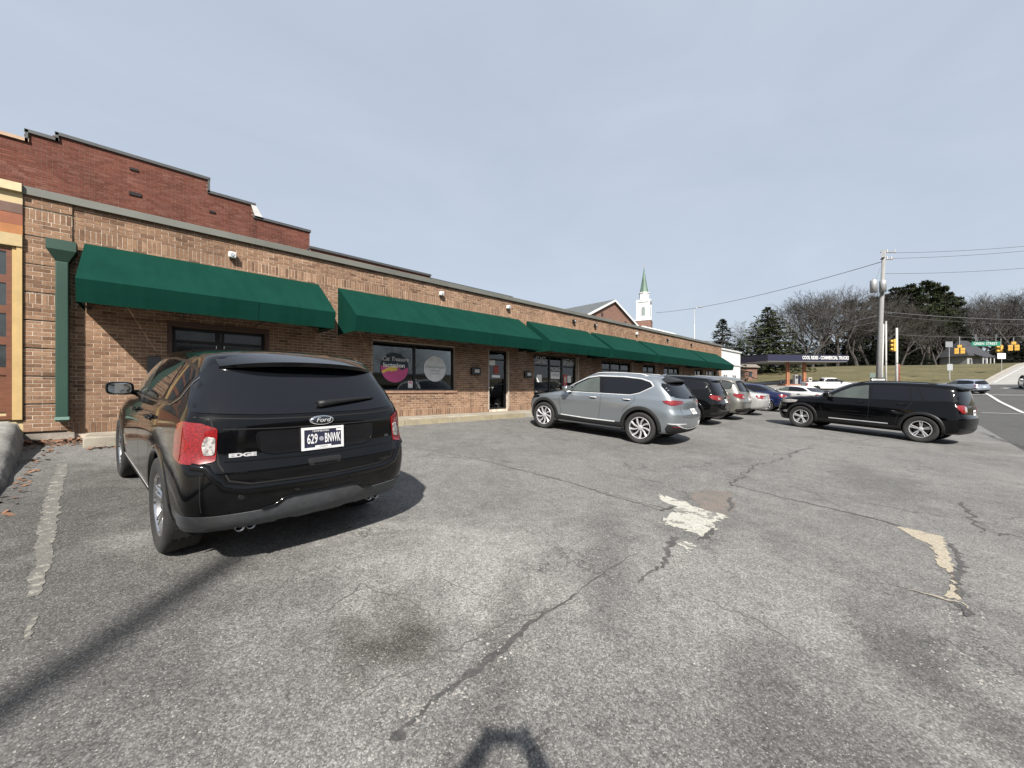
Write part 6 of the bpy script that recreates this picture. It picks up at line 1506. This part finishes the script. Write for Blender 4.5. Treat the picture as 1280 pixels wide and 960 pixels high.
for px, top, Z, r_, m_, lb, cat in ((1107.5, 402, 40, .085, conc, 'slim pale pole standing just behind the utility pole', 'pole'), ):
    q = P(px, Z); o = wthing('steel_pole', lb, cat, tuple(q)); t_ = Vector((q.x+.05, q.y, ztop(top, Z))); MB().tube([q-Vector((0, 0, .3)), t_], [r_, r_*.85], 10).build('pole', m_, o, True)
    MB().lathe([(.0, .08), (r_*1.1, .06), (r_*1.1, -.05)], 10, 'z', M=Matrix.Translation(t_)).build('cap', galv, o)
yel_h = mat('signal_yellow', (.52, .30, .05), .55, var=.08); sig_dark = mat('signal_lens_dark', (.02, .015, .012), .2)
def signal_head(root, c, facing, n=3, w_=.36, h_=.36):
    """stack of sections with visors, facing the given direction"""
    f = Vector((facing.x, facing.y, 0)).normalized(); s = Vector((-f.y, f.x, 0)); M_ = Matrix(((s.x, f.x, 0, c.x), (s.y, f.y, 0, c.y), (0, 0, 1, c.z), (0, 0, 0, 1)))
    for k_ in range(n):
        z = -k_*h_; o = MB().box(-w_/2, w_/2, -.1, .1, z-h_/2+.006, z+h_/2-.006, M=M_).build('signal_section', yel_h, root); bevel(o, .03)
        mb = MB(); mb.lathe([(.14, .1), (.14, .32)], 14, 'y', M=M_ @ Matrix.Translation((0, 0, z))); v_ = mb.build('visor', yel_h, o, True); v_.modifiers.new('s', 'SOLIDIFY').thickness = .01
        MB().lathe([(0, .115), (.12, .105)], 14, 'y', M=M_ @ Matrix.Translation((0, 0, z))).build('lens', sig_dark, o)
q = P(1121, 40); SP = wthing('signal_pole', 'pale steel signal pole with a yellow side mounted signal', 'pole', tuple(q)); t_ = Vector((q.x, q.y, ztop(410, 40)))
MB().tube([q-Vector((0, 0, .3)), t_], [.12, .09], 10).build('pole', conc, SP, True)
hd = cpt(1117.5, 432, 40); signal_head(SP, hd+Vector((0, 0, .45)), -RT+FW*.3, 3, .4, .42); MB().tube([hd, Vector((q.x, q.y, hd.z))], .04, 6).build('bracket', galv, SP)
q = P(1123.5, 41); o = tag(MB().tube([q-Vector((0, 0, .3)), Vector((q.x, q.y, ztop(455, 41)-.1)), Vector((q.x, q.y, ztop(455, 41)))], [.11, .11, .06], 10).build('rusty_post', mat('rust_red', (.15, .05, .028), .9, var=.3, vs=6), None, True), 'short rust red post beside the signal pole', 'post')
# span wire with doghouse signals and the street sign
A, B = Vector((t_.x, t_.y, ztop(418, 40))), cpt(1400, 411, 38)
wire(A, B, .55, 'span wire carrying the hanging signals across the street', .02)
def span(px): 
    u = (px-1121)/(1400-1121); return A.lerp(B, u)-Vector((0, 0, .55*4*u*(1-u)))
VD = Vector((1, -.05, 0))
def doghouse(px, py, lab, Z=39, face=None, grp=None, s=.74):
    c = cpt(px, py, Z); top = span(px); o = wthing('traffic_signal', lab, 'traffic light', (c.x, c.y, c.z), grp); f = face or VD; sd = Vector((-f.y, f.x, 0)).normalized()
    signal_head(o, c+Vector((0, 0, .43*s)), f, 1, .42*s, .42*s)
    for k_ in (-1, 1): signal_head(o, c+sd*.27*s*k_, f, 2, .42*s, .40*s)
    MB().tube([c+Vector((0, 0, .6*s)), Vector((c.x, c.y, top.z))], .025, 6).build('hanger', galv, o)
doghouse(1199.5, 437, 'hanging yellow doghouse signal next to the green street sign')
doghouse(1267, 433, 'hanging yellow doghouse signal farther along the span wire past the sideways one')
c = cpt(1251, 437.5, 40); o = wthing('traffic_signal', 'yellow signal turned sideways under the span wire beside the street sign', 'traffic light', tuple(c)); signal_head(o, c+Vector((0, 0, .3)), Vector((-.3, 1, 0)), 2, .40, .40); MB().tube([c+Vector((0, 0, .5)), Vector((c.x, c.y, span(1251).z))], .025, 6).build('hanger', galv, o)
grn = mat('sign_green', (.012, .13, .085), .5); wsg = mat('sign_white', (.52, .52, .51), .5)
RTZ = atan2(RT.y, RT.x)
def sign(px0, px1, py0, py1, Z, m_, name, lab, txt=None, tm=None, rot=0, post=None, back=galv, tsx=1, cat='sign', tsz=.78):
    c = cpt((px0+px1)/2, (py0+py1)/2, Z); w_, h_ = (px1-px0)/480*Z, (py1-py0)/480*Z; o = wthing(name, lab, cat, tuple(c if post is None else P((px0+px1)/2, Z)))
    M_ = Matrix.Translation(c) @ Matrix.Rotation(RTZ+rot, 4, 'Z'); MB().box(-w_/2, w_/2, 0, .03, -h_/2, h_/2, M=M_).build('panel', m_, o)
    if txt: t = text('lettering', txt, h_*tsz, tm, o, ext=.004, sx=tsx); t.matrix_local = Matrix.Identity(4); t.matrix_basis = M_ @ Matrix.Translation((0, -.006, 0)) @ Matrix.Rotation(pi/2, 4, 'X')
    if post:
        b_ = P((px0+px1)/2+post, Z+.1); MB().tube([b_-Vector((0, 0, .2)), Vector((b_.x, b_.y, c.z+h_*.45))], .04, 6).build('post', back, o)
    return o, M_, w_, h_
o, M_, w_, h_ = sign(1214.5, 1250.5, 427, 432.5, 39, grn, 'street_name_sign', 'long green street name sign hanging from the span wire', None, wsg, 0, None, tsx=1.28)
for wd_, xo in (('GREEN', -.25), ('STREET', .20)):
    t = text('lettering', wd_, h_*.8, wsg, o, ext=.004, sx=1.0); t.matrix_basis = M_ @ Matrix.Translation((xo*w_, -.006, 0)) @ Matrix.Rotation(pi/2, 4, 'X')
for k_ in (-.35, .35):
    p_ = M_ @ Vector((w_*k_, .015, h_/2)); MB().tube([p_, p_+Vector((0, 0, .75))], .02, 5).build('hanger', galv, o)
sign(1182, 1191, 427, 434, 60, mat('sign_back_grey', (.16, .17, .18), .6), 'road_sign', 'grey back of a road sign standing before the house', None, None, 0, .01)
sign(1246, 1258, 441.5, 448.5, 62, wsg, 'road_sign', 'white board sign at the grass edge by the hill street', None, None, .1, .01)
sign(1184, 1191, 455, 463, 58, mat('sign_pale_grey', (.26, .27, .28), .6), 'road_sign', 'pale grey road sign planted low on the grass hill', None, None, 0, .01)
o, M_, w_, h_ = sign(1088, 1107, 472, 477, 34, mat('sign_black', (.012, .012, .013), .5), 'one_way_sign', 'black one way arrow sign on the utility pole foot above the SUV roof', None, None, 0, .01)
mb = MB(); mb.poly([M_ @ Vector((x*w_/2, -.006, z*h_/2)) for x, z in ((-.92, 0), (-.66, .75), (-.66, .38), (.9, .38), (.9, -.38), (-.66, -.38), (-.66, -.75))]); mb.build('arrow', wsg, o)
t = text('lettering', 'ONE WAY', h_*.34, MATS['sign_black'], o, ext=.003, sx=1.1); t.matrix_basis = M_ @ Matrix.Translation((.1, -.009, 0)) @ Matrix.Rotation(pi/2, 4, 'X')
sign(1087, 1105, 466, 472.5, 42, mat('sign_green_back', (.10, .13, .11), .7), 'road_sign', 'dull green sign panel behind the utility pole', None, None, 0, .01)
# street light behind the shops
q = P(868, 62); SL = wthing('street_lamp', 'slender grey street lamp rising behind the shop roof', 'street lamp', tuple(q)); tp = Vector((q.x, q.y, ztop(386, 62)))
MB().tube([q, tp], [.11, .07], 8).build('pole', galv, SL, True); MB().tube([tp, tp+RT*.5+Vector((0, 0, .25)), tp+RT*.9+Vector((0, 0, .3))], .05, 6).build('arm', galv, SL, True)
MB().box(.7, 1.3, -.15, .15, .2, .36, M=Matrix.Translation(tp) @ Matrix.Rotation(RTZ, 4, 'Z')).build('lamp_head', galv, SL)
# the pole behind the viewer whose shadow crosses the lot
q = Vector((-7.05, -4.01, hz(-7.05, -4.01))); UQ = wthing('utility_pole', 'wooden utility pole at the road edge casting the long shadow', 'pole', tuple(q))
MB().tube([q-Vector((0, 0, .3)), q+Vector((0, 0, 10.3))], [.12, .09], 12).build('pole', wood, UQ, True)
MB().box(-.5, .5, -.05, .05, 9.8, 9.9, M=Matrix.Translation(q) @ Matrix.Rotation(SUN_AZ, 4, 'Z')).build('crossarm', wood, UQ)

# ------------------------------------------------------------------ fuel canopy, house, small buildings
cc = cpt(1010, 447, 62); cx_ = Matrix.Translation((cc.x, cc.y, 0)) @ Matrix.Rotation(RTZ+.10, 4, 'Z')
gz = hz(cc.x, cc.y); zb_, zt_ = ztop(451, 62), ztop(443.5, 62)
GS = wthing('fuel_canopy', 'flat navy fuel station canopy on orange posts with white lettering', 'canopy', (cc.x, cc.y, gz))
navy_c = mat('canopy_navy', (.012, .013, .035), .5); o = MB().box(-7.0, 7.2, 0, 7.5, zb_, zt_, M=cx_).build('canopy_roof', navy_c, GS)
MB().box(-6.9, 7.1, .1, 7.4, zb_-.12, zb_, M=cx_).build('soffit', mat('canopy_soffit', (.30, .30, .30), .7), GS)
t = text('lettering', 'COOL RIDES - COMMERCIAL TRUCKS', .74, wsg, GS, ext=.01, sx=.66, bold=.02); t.matrix_basis = cx_ @ Matrix.Translation((3.1, -.03, (zb_+zt_)/2)) @ Matrix.Rotation(pi/2, 4, 'X')
org = mat('faded_orange_paint', (.30, .125, .065), .7, var=.15, vs=2)
for x in (-1.75, 1.25):
    p_ = MB(); p_.box(x-.22, x-.08, 1.9, 2.2, gz-.2, zb_, M=cx_); p_.box(x+.08, x+.22, 1.9, 2.2, gz-.2, zb_, M=cx_); p_.box(x-.08, x+.08, 1.98, 2.12, gz-.2, zb_, M=cx_); p_.build('column', org, GS)
isl = MB().box(-2.9, 3.2, 1.2, 2.9, gz-.2, gz+.18, M=cx_).build('pump_island', mat('island_red', (.24, .10, .06), .8), GS)
for x, w_, h_, m_, nm, lb in ((-.4, .55, 1.55, mat('pump_grey', (.22, .225, .23), .6), 'fuel_pump', 'old grey fuel pump between the canopy posts'), (.35, .3, 1.5, mat('pump_blue', (.05, .06, .10), .6), 'fuel_pump', 'narrow dark blue fuel pump next to the grey one'), (2.1, .6, 1.1, mat('cabinet_white', (.46, .45, .43), .6), 'ice_chest', 'white cabinet beside the right canopy post')):
    p_ = cx_ @ Vector((x, 2.0, gz+.18)); r_ = wthing(nm, lb, 'fuel pump' if 'pump' in nm else 'cabinet', tuple(p_)); M2 = cx_ @ Matrix.Translation((x, 2.0, gz+.18))
    bevel(MB().box(-w_/2, w_/2, -.25, .25, 0, h_, M=M2).build('body', m_, r_), .03); MB().box(-w_*.35, w_*.35, -.262, -.25, h_*.6, h_*.88, M=M2).build('panel', MATS['sign_black'], r_)
p_ = cx_ @ Vector((-2.9, 1.9, gz+.5)); tag(MB().lathe([(.2, -.13), (.42, -.13), (.47, -.06), (.47, .06), (.42, .13), (.2, .13), (.2, -.13)], 20, 'y', M=Matrix.Translation(p_) @ Matrix.Rotation(RTZ+.1, 4, 'Z')).build('spare_tyre', tyre_m, None, True), 'black tyre propped against the left canopy post', 'tyre')
# house on the hill
hp = P(1222, 112); HM = Matrix.Translation((hp.x, hp.y, hp.z)) @ Matrix.Rotation(RTZ+.15, 4, 'Z') @ Matrix.Diagonal((.62, .8, .92, 1)); HO = wthing('house', 'white house with dark hipped roof half hidden by trees on the hill', 'house', tuple(hp))
MB().box(-6, 6, 0, 8, -1, 3.4, M=HM).build('wall', mat('house_white', (.26, .26, .255), .8), HO)
rv = [HM @ Vector(v) for v in ((-7, -1, 3.3), (7, -1, 3.3), (7, 9, 3.3), (-7, 9, 3.3), (-2.5, 4, 8.6), (2.5, 4, 8.6))]
MB().add(rv, [(0, 1, 5, 4), (1, 2, 5), (2, 3, 4, 5), (3, 0, 4)]).build('roof', mat('dark_slate_roof', (.028, .030, .036), .85, var=.2, vs=1), HO)
pr2 = [HM @ Vector(v) for v in ((-3.6, -3.2, 2.6), (3.6, -3.2, 2.6), (3.6, 0, 4.0), (-3.6, 0, 4.0))]; MB().prism(pr2, (0, 0, .2)).build('porch_roof', MATS['dark_slate_roof'], HO)
for x in (-3.2, -1.1, 1.1, 3.2): MB().box(x-.12, x+.12, -3.0, -2.76, -.6, 2.6, M=HM).build('porch_post', MATS['sign_white'], HO)
for x in (-4.2, -1.8, 1.8, 4.2): MB().box(x-.5, x+.5, -.05, .02, .8, 2.3, M=HM).build('window', MATS['dark_window'], HO)
# brick shed by the conifer
bp_ = P(936, 78); BM = Matrix.Translation((bp_.x, bp_.y, bp_.z)) @ Matrix.Rotation(RTZ+.3, 4, 'Z'); BS = wthing('brick_house', 'small brown brick house under the big conifer', 'house', tuple(bp_))
MB().box(-3.2, 2.2, 0, 5, -1.5, 2.6, M=BM).build('wall', MATS['church_brick_plain'], BS); MB().prism([BM @ Vector(v) for v in ((-3.6, -.4, 2.5), (2.6, -.4, 2.5), (2.6, 2.5, 4.2), (-3.6, 2.5, 4.2))], (0, 0, .15)).build('roof', mat('tan_roof', (.15, .13, .11), .9), BS)
for x in (-2, .4): MB().box(x-.4, x+.4, -.04, .01, .6, 1.7, M=BM).build('window', MATS['dark_window'], BS)

# ------------------------------------------------------------------ trees
bark = mat('bare_bark', (.050, .045, .041), .95, var=.3, vs=2); bark_d = mat('dark_bark', (.05, .042, .036), .95, var=.3, vs=2)
def bare_tree(seed, H=1.0, spread=.55, lv=7):
    rg = random.Random(seed); tr, br = MB(), MB()
    def grow(p, d, l, r, k):
        n = 3 if k < 2 else 2; pts = [p]; c = p; dd = d.copy()
        for i in range(n):
            dd = (dd+Vector((rg.gauss(0, .11), rg.gauss(0, .11), rg.gauss(.03, .07)))).normalized(); c = c+dd*l/n; pts.append(c)
        (tr if k == 0 else br).tube(pts, [r*(1-.45*i/n) for i in range(n+1)], 6 if k < 2 else (4 if k < 4 else 3), cap=False)
        if k >= lv: return
        m_ = rg.randint(3, 4) if k < 2 else rg.randint(2, 3)
        for i in range(m_):
            t = rg.uniform(.45, 1.0) if i else 1.0; q = pts[0].lerp(pts[-1], t) if i else pts[-1]
            ax = dd.orthogonal().normalized(); ax.rotate(Matrix.Rotation(rg.uniform(0, 6.28), 3, dd)); nd = (dd+ax*rg.uniform(.35, .35+spread)).normalized(); nd.z += .06; nd.normalize()
            grow(q, nd, l*rg.uniform(.62, .82), max(.0006, r*.60*rg.uniform(.8, 1.05)), k+1)
    grow(Vector((0, 0, -.02)), Vector((0, 0, 1)), .27*H, .0125*H, 0)
    return tr.mesh('trunk'), br.mesh('crown')
BT = [bare_tree(s) for s in (1, 2, 5, 8, 13)]
for a, c in BT: a.materials.append(bark); c.materials.append(bark)
def normalise(var):
    t = max(v.co.z for me in var for v in me.vertices)
    for me in var:
        for v in me.vertices: v.co /= t
for v_ in BT: normalise(v_)
def leafmat(name, c0, c1):
    m_ = bpy.data.materials.new(name); m_.use_nodes = True; N, L = nodes(m_); b = N['Principled BSDF']
    g = N.new('ShaderNodeTexCoord'); n = N.new('ShaderNodeTexNoise'); n.inputs['Scale'].default_value = 9; n.inputs['Detail'].default_value = 3; L.new(g.outputs['Object'], n.inputs['Vector'])
    r = N.new('ShaderNodeValToRGB'); r.color_ramp.elements[0].position = .35; r.color_ramp.elements[0].color = (*c0, 1); r.color_ramp.elements[1].position = .68; r.color_ramp.elements[1].color = (*c1, 1)
    L.new(n.outputs[0], r.inputs[0]); L.new(r.outputs[0], b.inputs['Base Color']); b.inputs['Roughness'].default_value = .8; b.inputs['Specular IOR Level'].default_value = .2
    return m_
con_m = leafmat('conifer_needles', (.016, .025, .011), (.046, .052, .020)); con_d = leafmat('dark_needles', (.008, .012, .008), (.020, .026, .013)); pine_m = leafmat('pine_needles', (.011, .018, .008), (.030, .036, .013))
def blade(mb, p, d, l, w_, rg):
    s = d.orthogonal().normalized(); s.rotate(Matrix.Rotation(rg.uniform(0, 6.28), 3, d)); mb.add([p, p+d*l*.5+s*w_, p+d*l, p+d*l*.5-s*w_], [(0, 1, 2, 3)])
def conifer(seed, width=.30, rows_=26, droop=.22):
    rg = random.Random(seed); tr, cr = MB(), MB(); tr.tube([(0, 0, -.02), (0, 0, .5), (0, 0, .98)], [.022, .013, .002], 7)
    for i in range(rows_):
        t = i/(rows_-1); z = .05+.93*t; R_ = width*(1-t)**.80*rg.uniform(.82, 1.15)+.012
        for k_ in range(int(9+9*(1-t))):
            a = rg.uniform(0, 6.28); l = R_*rg.uniform(.65, 1.1); d = Vector((cos(a), sin(a), -droop+.35*t)).normalized(); p = Vector((0, 0, z+rg.uniform(-.015, .015)))
            tr.tube([p, p+d*l*.8], [.003, .001], 3, cap=False)
            n = max(5, int(l*75))
            for j in range(n):
                u = rg.uniform(.15, 1.0); q = p+d*l*u+Vector((0, 0, -.03*u*u)); sd = Vector((rg.gauss(0, 1), rg.gauss(0, 1), rg.gauss(-.1, .4))).normalized(); dd = (d*.7+sd*.9).normalized(); blade(cr, q, dd, rg.uniform(.020, .042), .0075, rg)
    return tr.mesh('trunk'), cr.mesh('crown')
CT = [conifer(3, .30, 30), conifer(6, .40, 36, .12), conifer(9, .22, 24, .3)]
for i, (a, c) in enumerate(CT): a.materials.append(bark_d); c.materials.append(con_m if i == 1 else con_d)
def pine(seed, base=.22):
    rg = random.Random(seed); tr, cr = MB(), MB(); tr.tube([(0, 0, -.02), (.01, 0, .5), (.0, .01, .95)], [.018, .013, .004], 7)
    for i in range(44):
        t = rg.uniform(base, 1.0); a = rg.uniform(0, 6.28); l = (.17*(1-((t-base)/(1-base)))**.7+.025)*rg.uniform(.6, 1.15); p = Vector((0, 0, t*.95)); e_ = p+Vector((cos(a)*l, sin(a)*l, l*rg.uniform(.0, .45)))
        tr.tube([p, e_], [.005, .002], 3, cap=False); R_ = rg.uniform(.032, .055)
        for c_, rr in ((e_, R_), (p.lerp(e_, .6), R_*.75)):
            for j in range(70):
                v = Vector((rg.gauss(0, 1), rg.gauss(0, 1), rg.gauss(0, .55))); v = v.normalized()*rr*rg.random()**.4; v.z *= .6; blade(cr, c_+v, (v.normalized()+Vector((0, 0, .5))).normalized(), rg.uniform(.018, .034), .006, rg)
    return tr.mesh('trunk'), cr.mesh('crown')
PT = [pine(4), pine(10, .16), pine(12, .3)]
for a, c in PT: a.materials.append(bark_d); c.materials.append(pine_m)
def plant(name, lab, var, px, Z, top, wk=1.0, rot=0, grp=None, cat='tree', sink=.2):
    q = P(px, Z); H = ztop(top, Z)-q.z+sink; o = thing(name, lab, cat, (q.x, q.y, q.z-sink), rot, grp); o.scale = (H*wk, H*wk, H)
    for nm, me in zip(('trunk', 'crown'), var): obj(nm, me, None, o)
    return o
plant('conifer_tree', 'dark narrow conifer rising behind the white building', CT[0], 903, 78, 398, 1.5, 0)
plant('conifer_tree', 'broad layered green conifer standing beside the fuel canopy', CT[1], 960, 92, 383, 1.6, 1)
plant('conifer_tree', 'low dark evergreen between the white building and the broad conifer', CT[2], 924, 96, 424, 1.5, 2)
rg = random.Random(77)
GB = 'bare winter trees crowding the hill behind the grass'; LB = 'leafless grey brown tree in the bare wood behind the grass hill'
for i, (px, Z, top) in enumerate(((938, 118, 400), (986, 104, 388), (1000, 112, 372), (1016, 106, 366), (1032, 116, 360), (1046, 108, 356), (1058, 122, 360), (1072, 110, 362), (1086, 118, 362), (1098, 108, 374), (1108, 124, 372), (1125, 112, 392), (1150, 112, 398), (1172, 116, 392), (1008, 126, 374), (1038, 128, 366), (1066, 130, 364), (978, 134, 392), (993, 138, 382), (1024, 140, 372), (1050, 142, 366), (1080, 140, 368), (1114, 138, 378), (1138, 136, 386), (1162, 138, 384), (1190, 136, 380))):
    plant('bare_tree', LB, BT[i % 5], px, Z, top, 1.15, rg.uniform(0, 6), GB)
G2 = 'bare trees spreading over the house'; L2 = 'wide leafless tree arching behind the street sign and house'
for i, (px, Z, top) in enumerate(((1205, 124, 376), (1218, 120, 370), (1232, 130, 366), (1246, 126, 362), (1260, 132, 366), (1274, 122, 368), (1290, 126, 364), (1310, 124, 368), (1212, 142, 376), (1226, 144, 370), (1240, 146, 368), (1254, 144, 366), (1268, 146, 368), (1284, 144, 366))):
    plant('bare_tree', L2, BT[(i+2) % 5], px, Z, top, 1.25, rg.uniform(0, 6), G2)
G3 = 'tall pines on the hill crest'; L3 = 'tall dark pine rising above the bare wood on the crest'
for i, (px, Z, top, k_) in enumerate(((1062, 136, 372, .9), (1078, 134, 376, .9), (1092, 132, 368, .9), (1108, 130, 364, .95), (1119, 126, 356, .9), (1130, 128, 360, .9), (1140, 124, 351, .9), (1150, 130, 356, .9), (1160, 124, 347, .85), (1170, 128, 350, .85), (1181, 126, 354, .8), (1188, 130, 362, .75), (1197, 128, 368, .75), (1124, 134, 366, 1.0), (1145, 136, 364, 1.0), (1175, 134, 362, 1.0))):
    plant('pine_tree', L3, PT[i % 3], px, Z, top, k_, rg.uniform(0, 6), G3)
G4 = 'dark evergreen undergrowth at the foot of the wood'; L4 = 'dense dark evergreen shrub at the foot of the wood above the grass'
for i, px in enumerate(list(range(985, 1212, 9))+[1246, 1254, 1262, 1270, 1278, 1286, 1294]):
    plant('evergreen_shrub', L4, CT[2] if i % 2 else CT[0], px+rg.uniform(-4, 4), 118+rg.uniform(0, 10), 422+rg.uniform(-14, 10), 1.9, rg.uniform(0, 6), G4, 'shrub')

# ------------------------------------------------------------------ the far side of the street (behind the viewer; seen in the shop windows and car paint)
def street_building(x0, x1, y, H, bm, lab, n, awn):
    o = wthing('street_building', lab, 'building', ((x0+x1)/2, y, hz(x0, y)))
    z0 = hz(x0, y)-.3; ops = []; w_ = (x1-x0)/n
    MB().box(x0, x1, y-9, y, z0, z0+H).build('wall', bm, o)
    MB().box(x0-.15, x1+.15, y-.2, y+.22, z0+H, z0+H+.3).build('cornice', MATS['white_cornice'], o)
    for i in range(n):
        a = x0+w_*i
        f = MB().box(a+w_*.14, a+w_*.86, y-.02, y+.04, z0+.7, z0+2.9).build('shop_window', MATS['dark_window'], o)
        MB().box(a+w_*.10, a+w_*.90, y+.0, y+.09, z0+2.9, z0+3.1).build('lintel', MATS['cream_lower'], f)
        if H > 5:
            for k_ in (.22, .62):
                f = MB().box(a+w_*k_, a+w_*k_+w_*.18, y-.02, y+.03, z0+4.1, z0+5.7).build('window', MATS['dark_window'], o); MB().box(a+w_*k_-.08, a+w_*k_+w_*.18+.08, y, y+.12, z0+3.98, z0+4.1).build('sill', MATS['white_cornice'], f)
street_building(-34, -16, -31, 7.2, MATS['church_brick_plain'], 'two storey red brick shop across the street with pale cornice', 4, 0)
street_building(-15.5, -1, -31, 4.6, mat('grey_render', (.16, .16, .155), .85), 'low grey rendered shop across the street', 3, 0)
street_building(2, 20, -31, 6.6, mat('brown_brick_plain', (.12, .075, .055), .9, var=.2, vs=2), 'two storey brown brick building across the street', 4, 0)
street_building(23, 38, -32, 4.4, MATS['mortar'], 'low tan shop across the street beyond the brown building', 3, 0)
G5 = 'bare trees across the street'; L5 = 'leafless tree standing behind the shops across the street'
for i, (x, y) in enumerate(((-25, -46), (-10, -44), (1, -42), (12, -46), (22, -44), (34, -46))):
    o = thing('bare_tree', L5, 'tree', (x, y, hz(x, y)), i*1.3, G5); o.scale = (11, 11, 11)
    for nm, me in zip(('trunk', 'crown'), BT[i % 5]): obj(nm, me, None, o)
# ------------------------------------------------------------------ the photographer, whose raised arms throw the shadow in front of the camera
def skinned(name, J, E, m_, parent, sub=2):
    """J: joint -> (position, radius); E: bones"""
    ks = list(J); me = bpy.data.meshes.new(name); me.from_pydata([J[k_][0] for k_ in ks], [(ks.index(a), ks.index(c)) for a, c in E], [])
    o = bpy.data.objects.new(name, me); C.objects.link(o); sk = o.modifiers.new('skin', 'SKIN'); sk.use_smooth_shade = True
    for i, k_ in enumerate(ks):
        r_ = J[k_][1]; me.skin_vertices[0].data[i].radius = r_ if isinstance(r_, tuple) else (r_, r_)
    me.skin_vertices[0].data[0].use_root = True
    o.modifiers.new('sub', 'SUBSURF').levels = sub
    dg = bpy.context.evaluated_depsgraph_get(); r = bpy.data.meshes.new_from_object(o.evaluated_get(dg)); bpy.data.objects.remove(o)
    r.polygons.foreach_set('use_smooth', [True]*len(r.polygons)); return obj(name, r, m_, parent)
gp = -FW*.46-RT*.055; gz = hz(gp.x, gp.y)
PH = thing('person', 'person in dark jacket holding a phone up with both hands', 'person', (gp.x, gp.y, gz), RTZ)
J = dict(pelvis=((0, -.02, .80), (.15, .11)), waist=((0, 0, .95), (.13, .095)), chest=((0, 0, 1.14), (.16, .11)), neckb=((0, 0, 1.26), .07), neck=((0, .015, 1.33), .052), head0=((0, .02, 1.39), (.068, .08)), head1=((0, .025, 1.46), (.072, .088)), head2=((0, .02, 1.52), (.055, .065)))
E_ = [('pelvis', 'waist'), ('waist', 'chest'), ('chest', 'neckb'), ('neckb', 'neck'), ('neck', 'head0'), ('head0', 'head1'), ('head1', 'head2')]
for sg, n_ in ((-1, 'l'), (1, 'r')):
    J.update({'sh'+n_: ((sg*.17, 0, 1.22), .062), 'el'+n_: ((sg*.36, .18, 1.17), .05), 'fo'+n_: ((sg*.25, .31, 1.36), .058), 'wr'+n_: ((sg*.135, .395, 1.50), .046), 'pa'+n_: ((sg*.095, .415, 1.56), (.045, .026)), 'hi'+n_: ((sg*.09, -.02, .74), .092), 'kn'+n_: ((sg*.10, .01, .42), .060), 'ca'+n_: ((sg*.10, -.01, .28), .055), 'an'+n_: ((sg*.105, -.01, .07), .042), 'to'+n_: ((sg*.12, .13, .035), .038)})
    E_ += [('neckb', 'sh'+n_), ('sh'+n_, 'el'+n_), ('el'+n_, 'fo'+n_), ('fo'+n_, 'wr'+n_), ('wr'+n_, 'pa'+n_), ('pelvis', 'hi'+n_), ('hi'+n_, 'kn'+n_), ('kn'+n_, 'ca'+n_), ('ca'+n_, 'an'+n_), ('an'+n_, 'to'+n_)]
    for f, (dx, dz, ll) in enumerate(((.02, .035, .05), (.022, .015, .055), (.022, -.006, .052), (.018, -.026, .042))):
        b_ = (sg*.092, .43, 1.575+dz*.7)
        J.update({'f%d%s' % (f, n_): (b_, .010), 'g%d%s' % (f, n_): ((sg*.098, .433+ll*.3, 1.585+dz), .0095), 'h%d%s' % (f, n_): ((sg*(.098-ll*.6), .436+ll*.25, 1.59+dz), .008)})
        E_ += [('pa'+n_, 'f%d%s' % (f, n_)), ('f%d%s' % (f, n_), 'g%d%s' % (f, n_)), ('g%d%s' % (f, n_), 'h%d%s' % (f, n_))]
    J.update({'t0'+n_: ((sg*.075, .41, 1.55), .012), 't1'+n_: ((sg*.055, .415, 1.57), .010)}); E_ += [('pa'+n_, 't0'+n_), ('t0'+n_, 't1'+n_)]
skinned('body', J, E_, mat('dark_clothing', (.035, .037, .045), .85, var=.2, vs=6), PH, 1)
hm = MB(); hm.lathe([(.0, .115), (.05, .105), (.082, .06), (.09, .0), (.08, -.05)], 16, 'z', M=Matrix.Translation((0, -.01, 1.475))); hm.build('hair', mat('brown_hair', (.03, .02, .014), .7), PH, True)
q = FW*-.022-RT*.055; ph = tag(MB().box(-.077, .077, -.004, .004, -.037, .037, M=Matrix.Translation((q.x, q.y, EYE+.012)) @ Matrix.Rotation(RTZ, 4, 'Z')).build('phone', MATS['sign_black'], None), 'black phone held sideways in the raised hands', 'phone'); bevel(ph, .003)
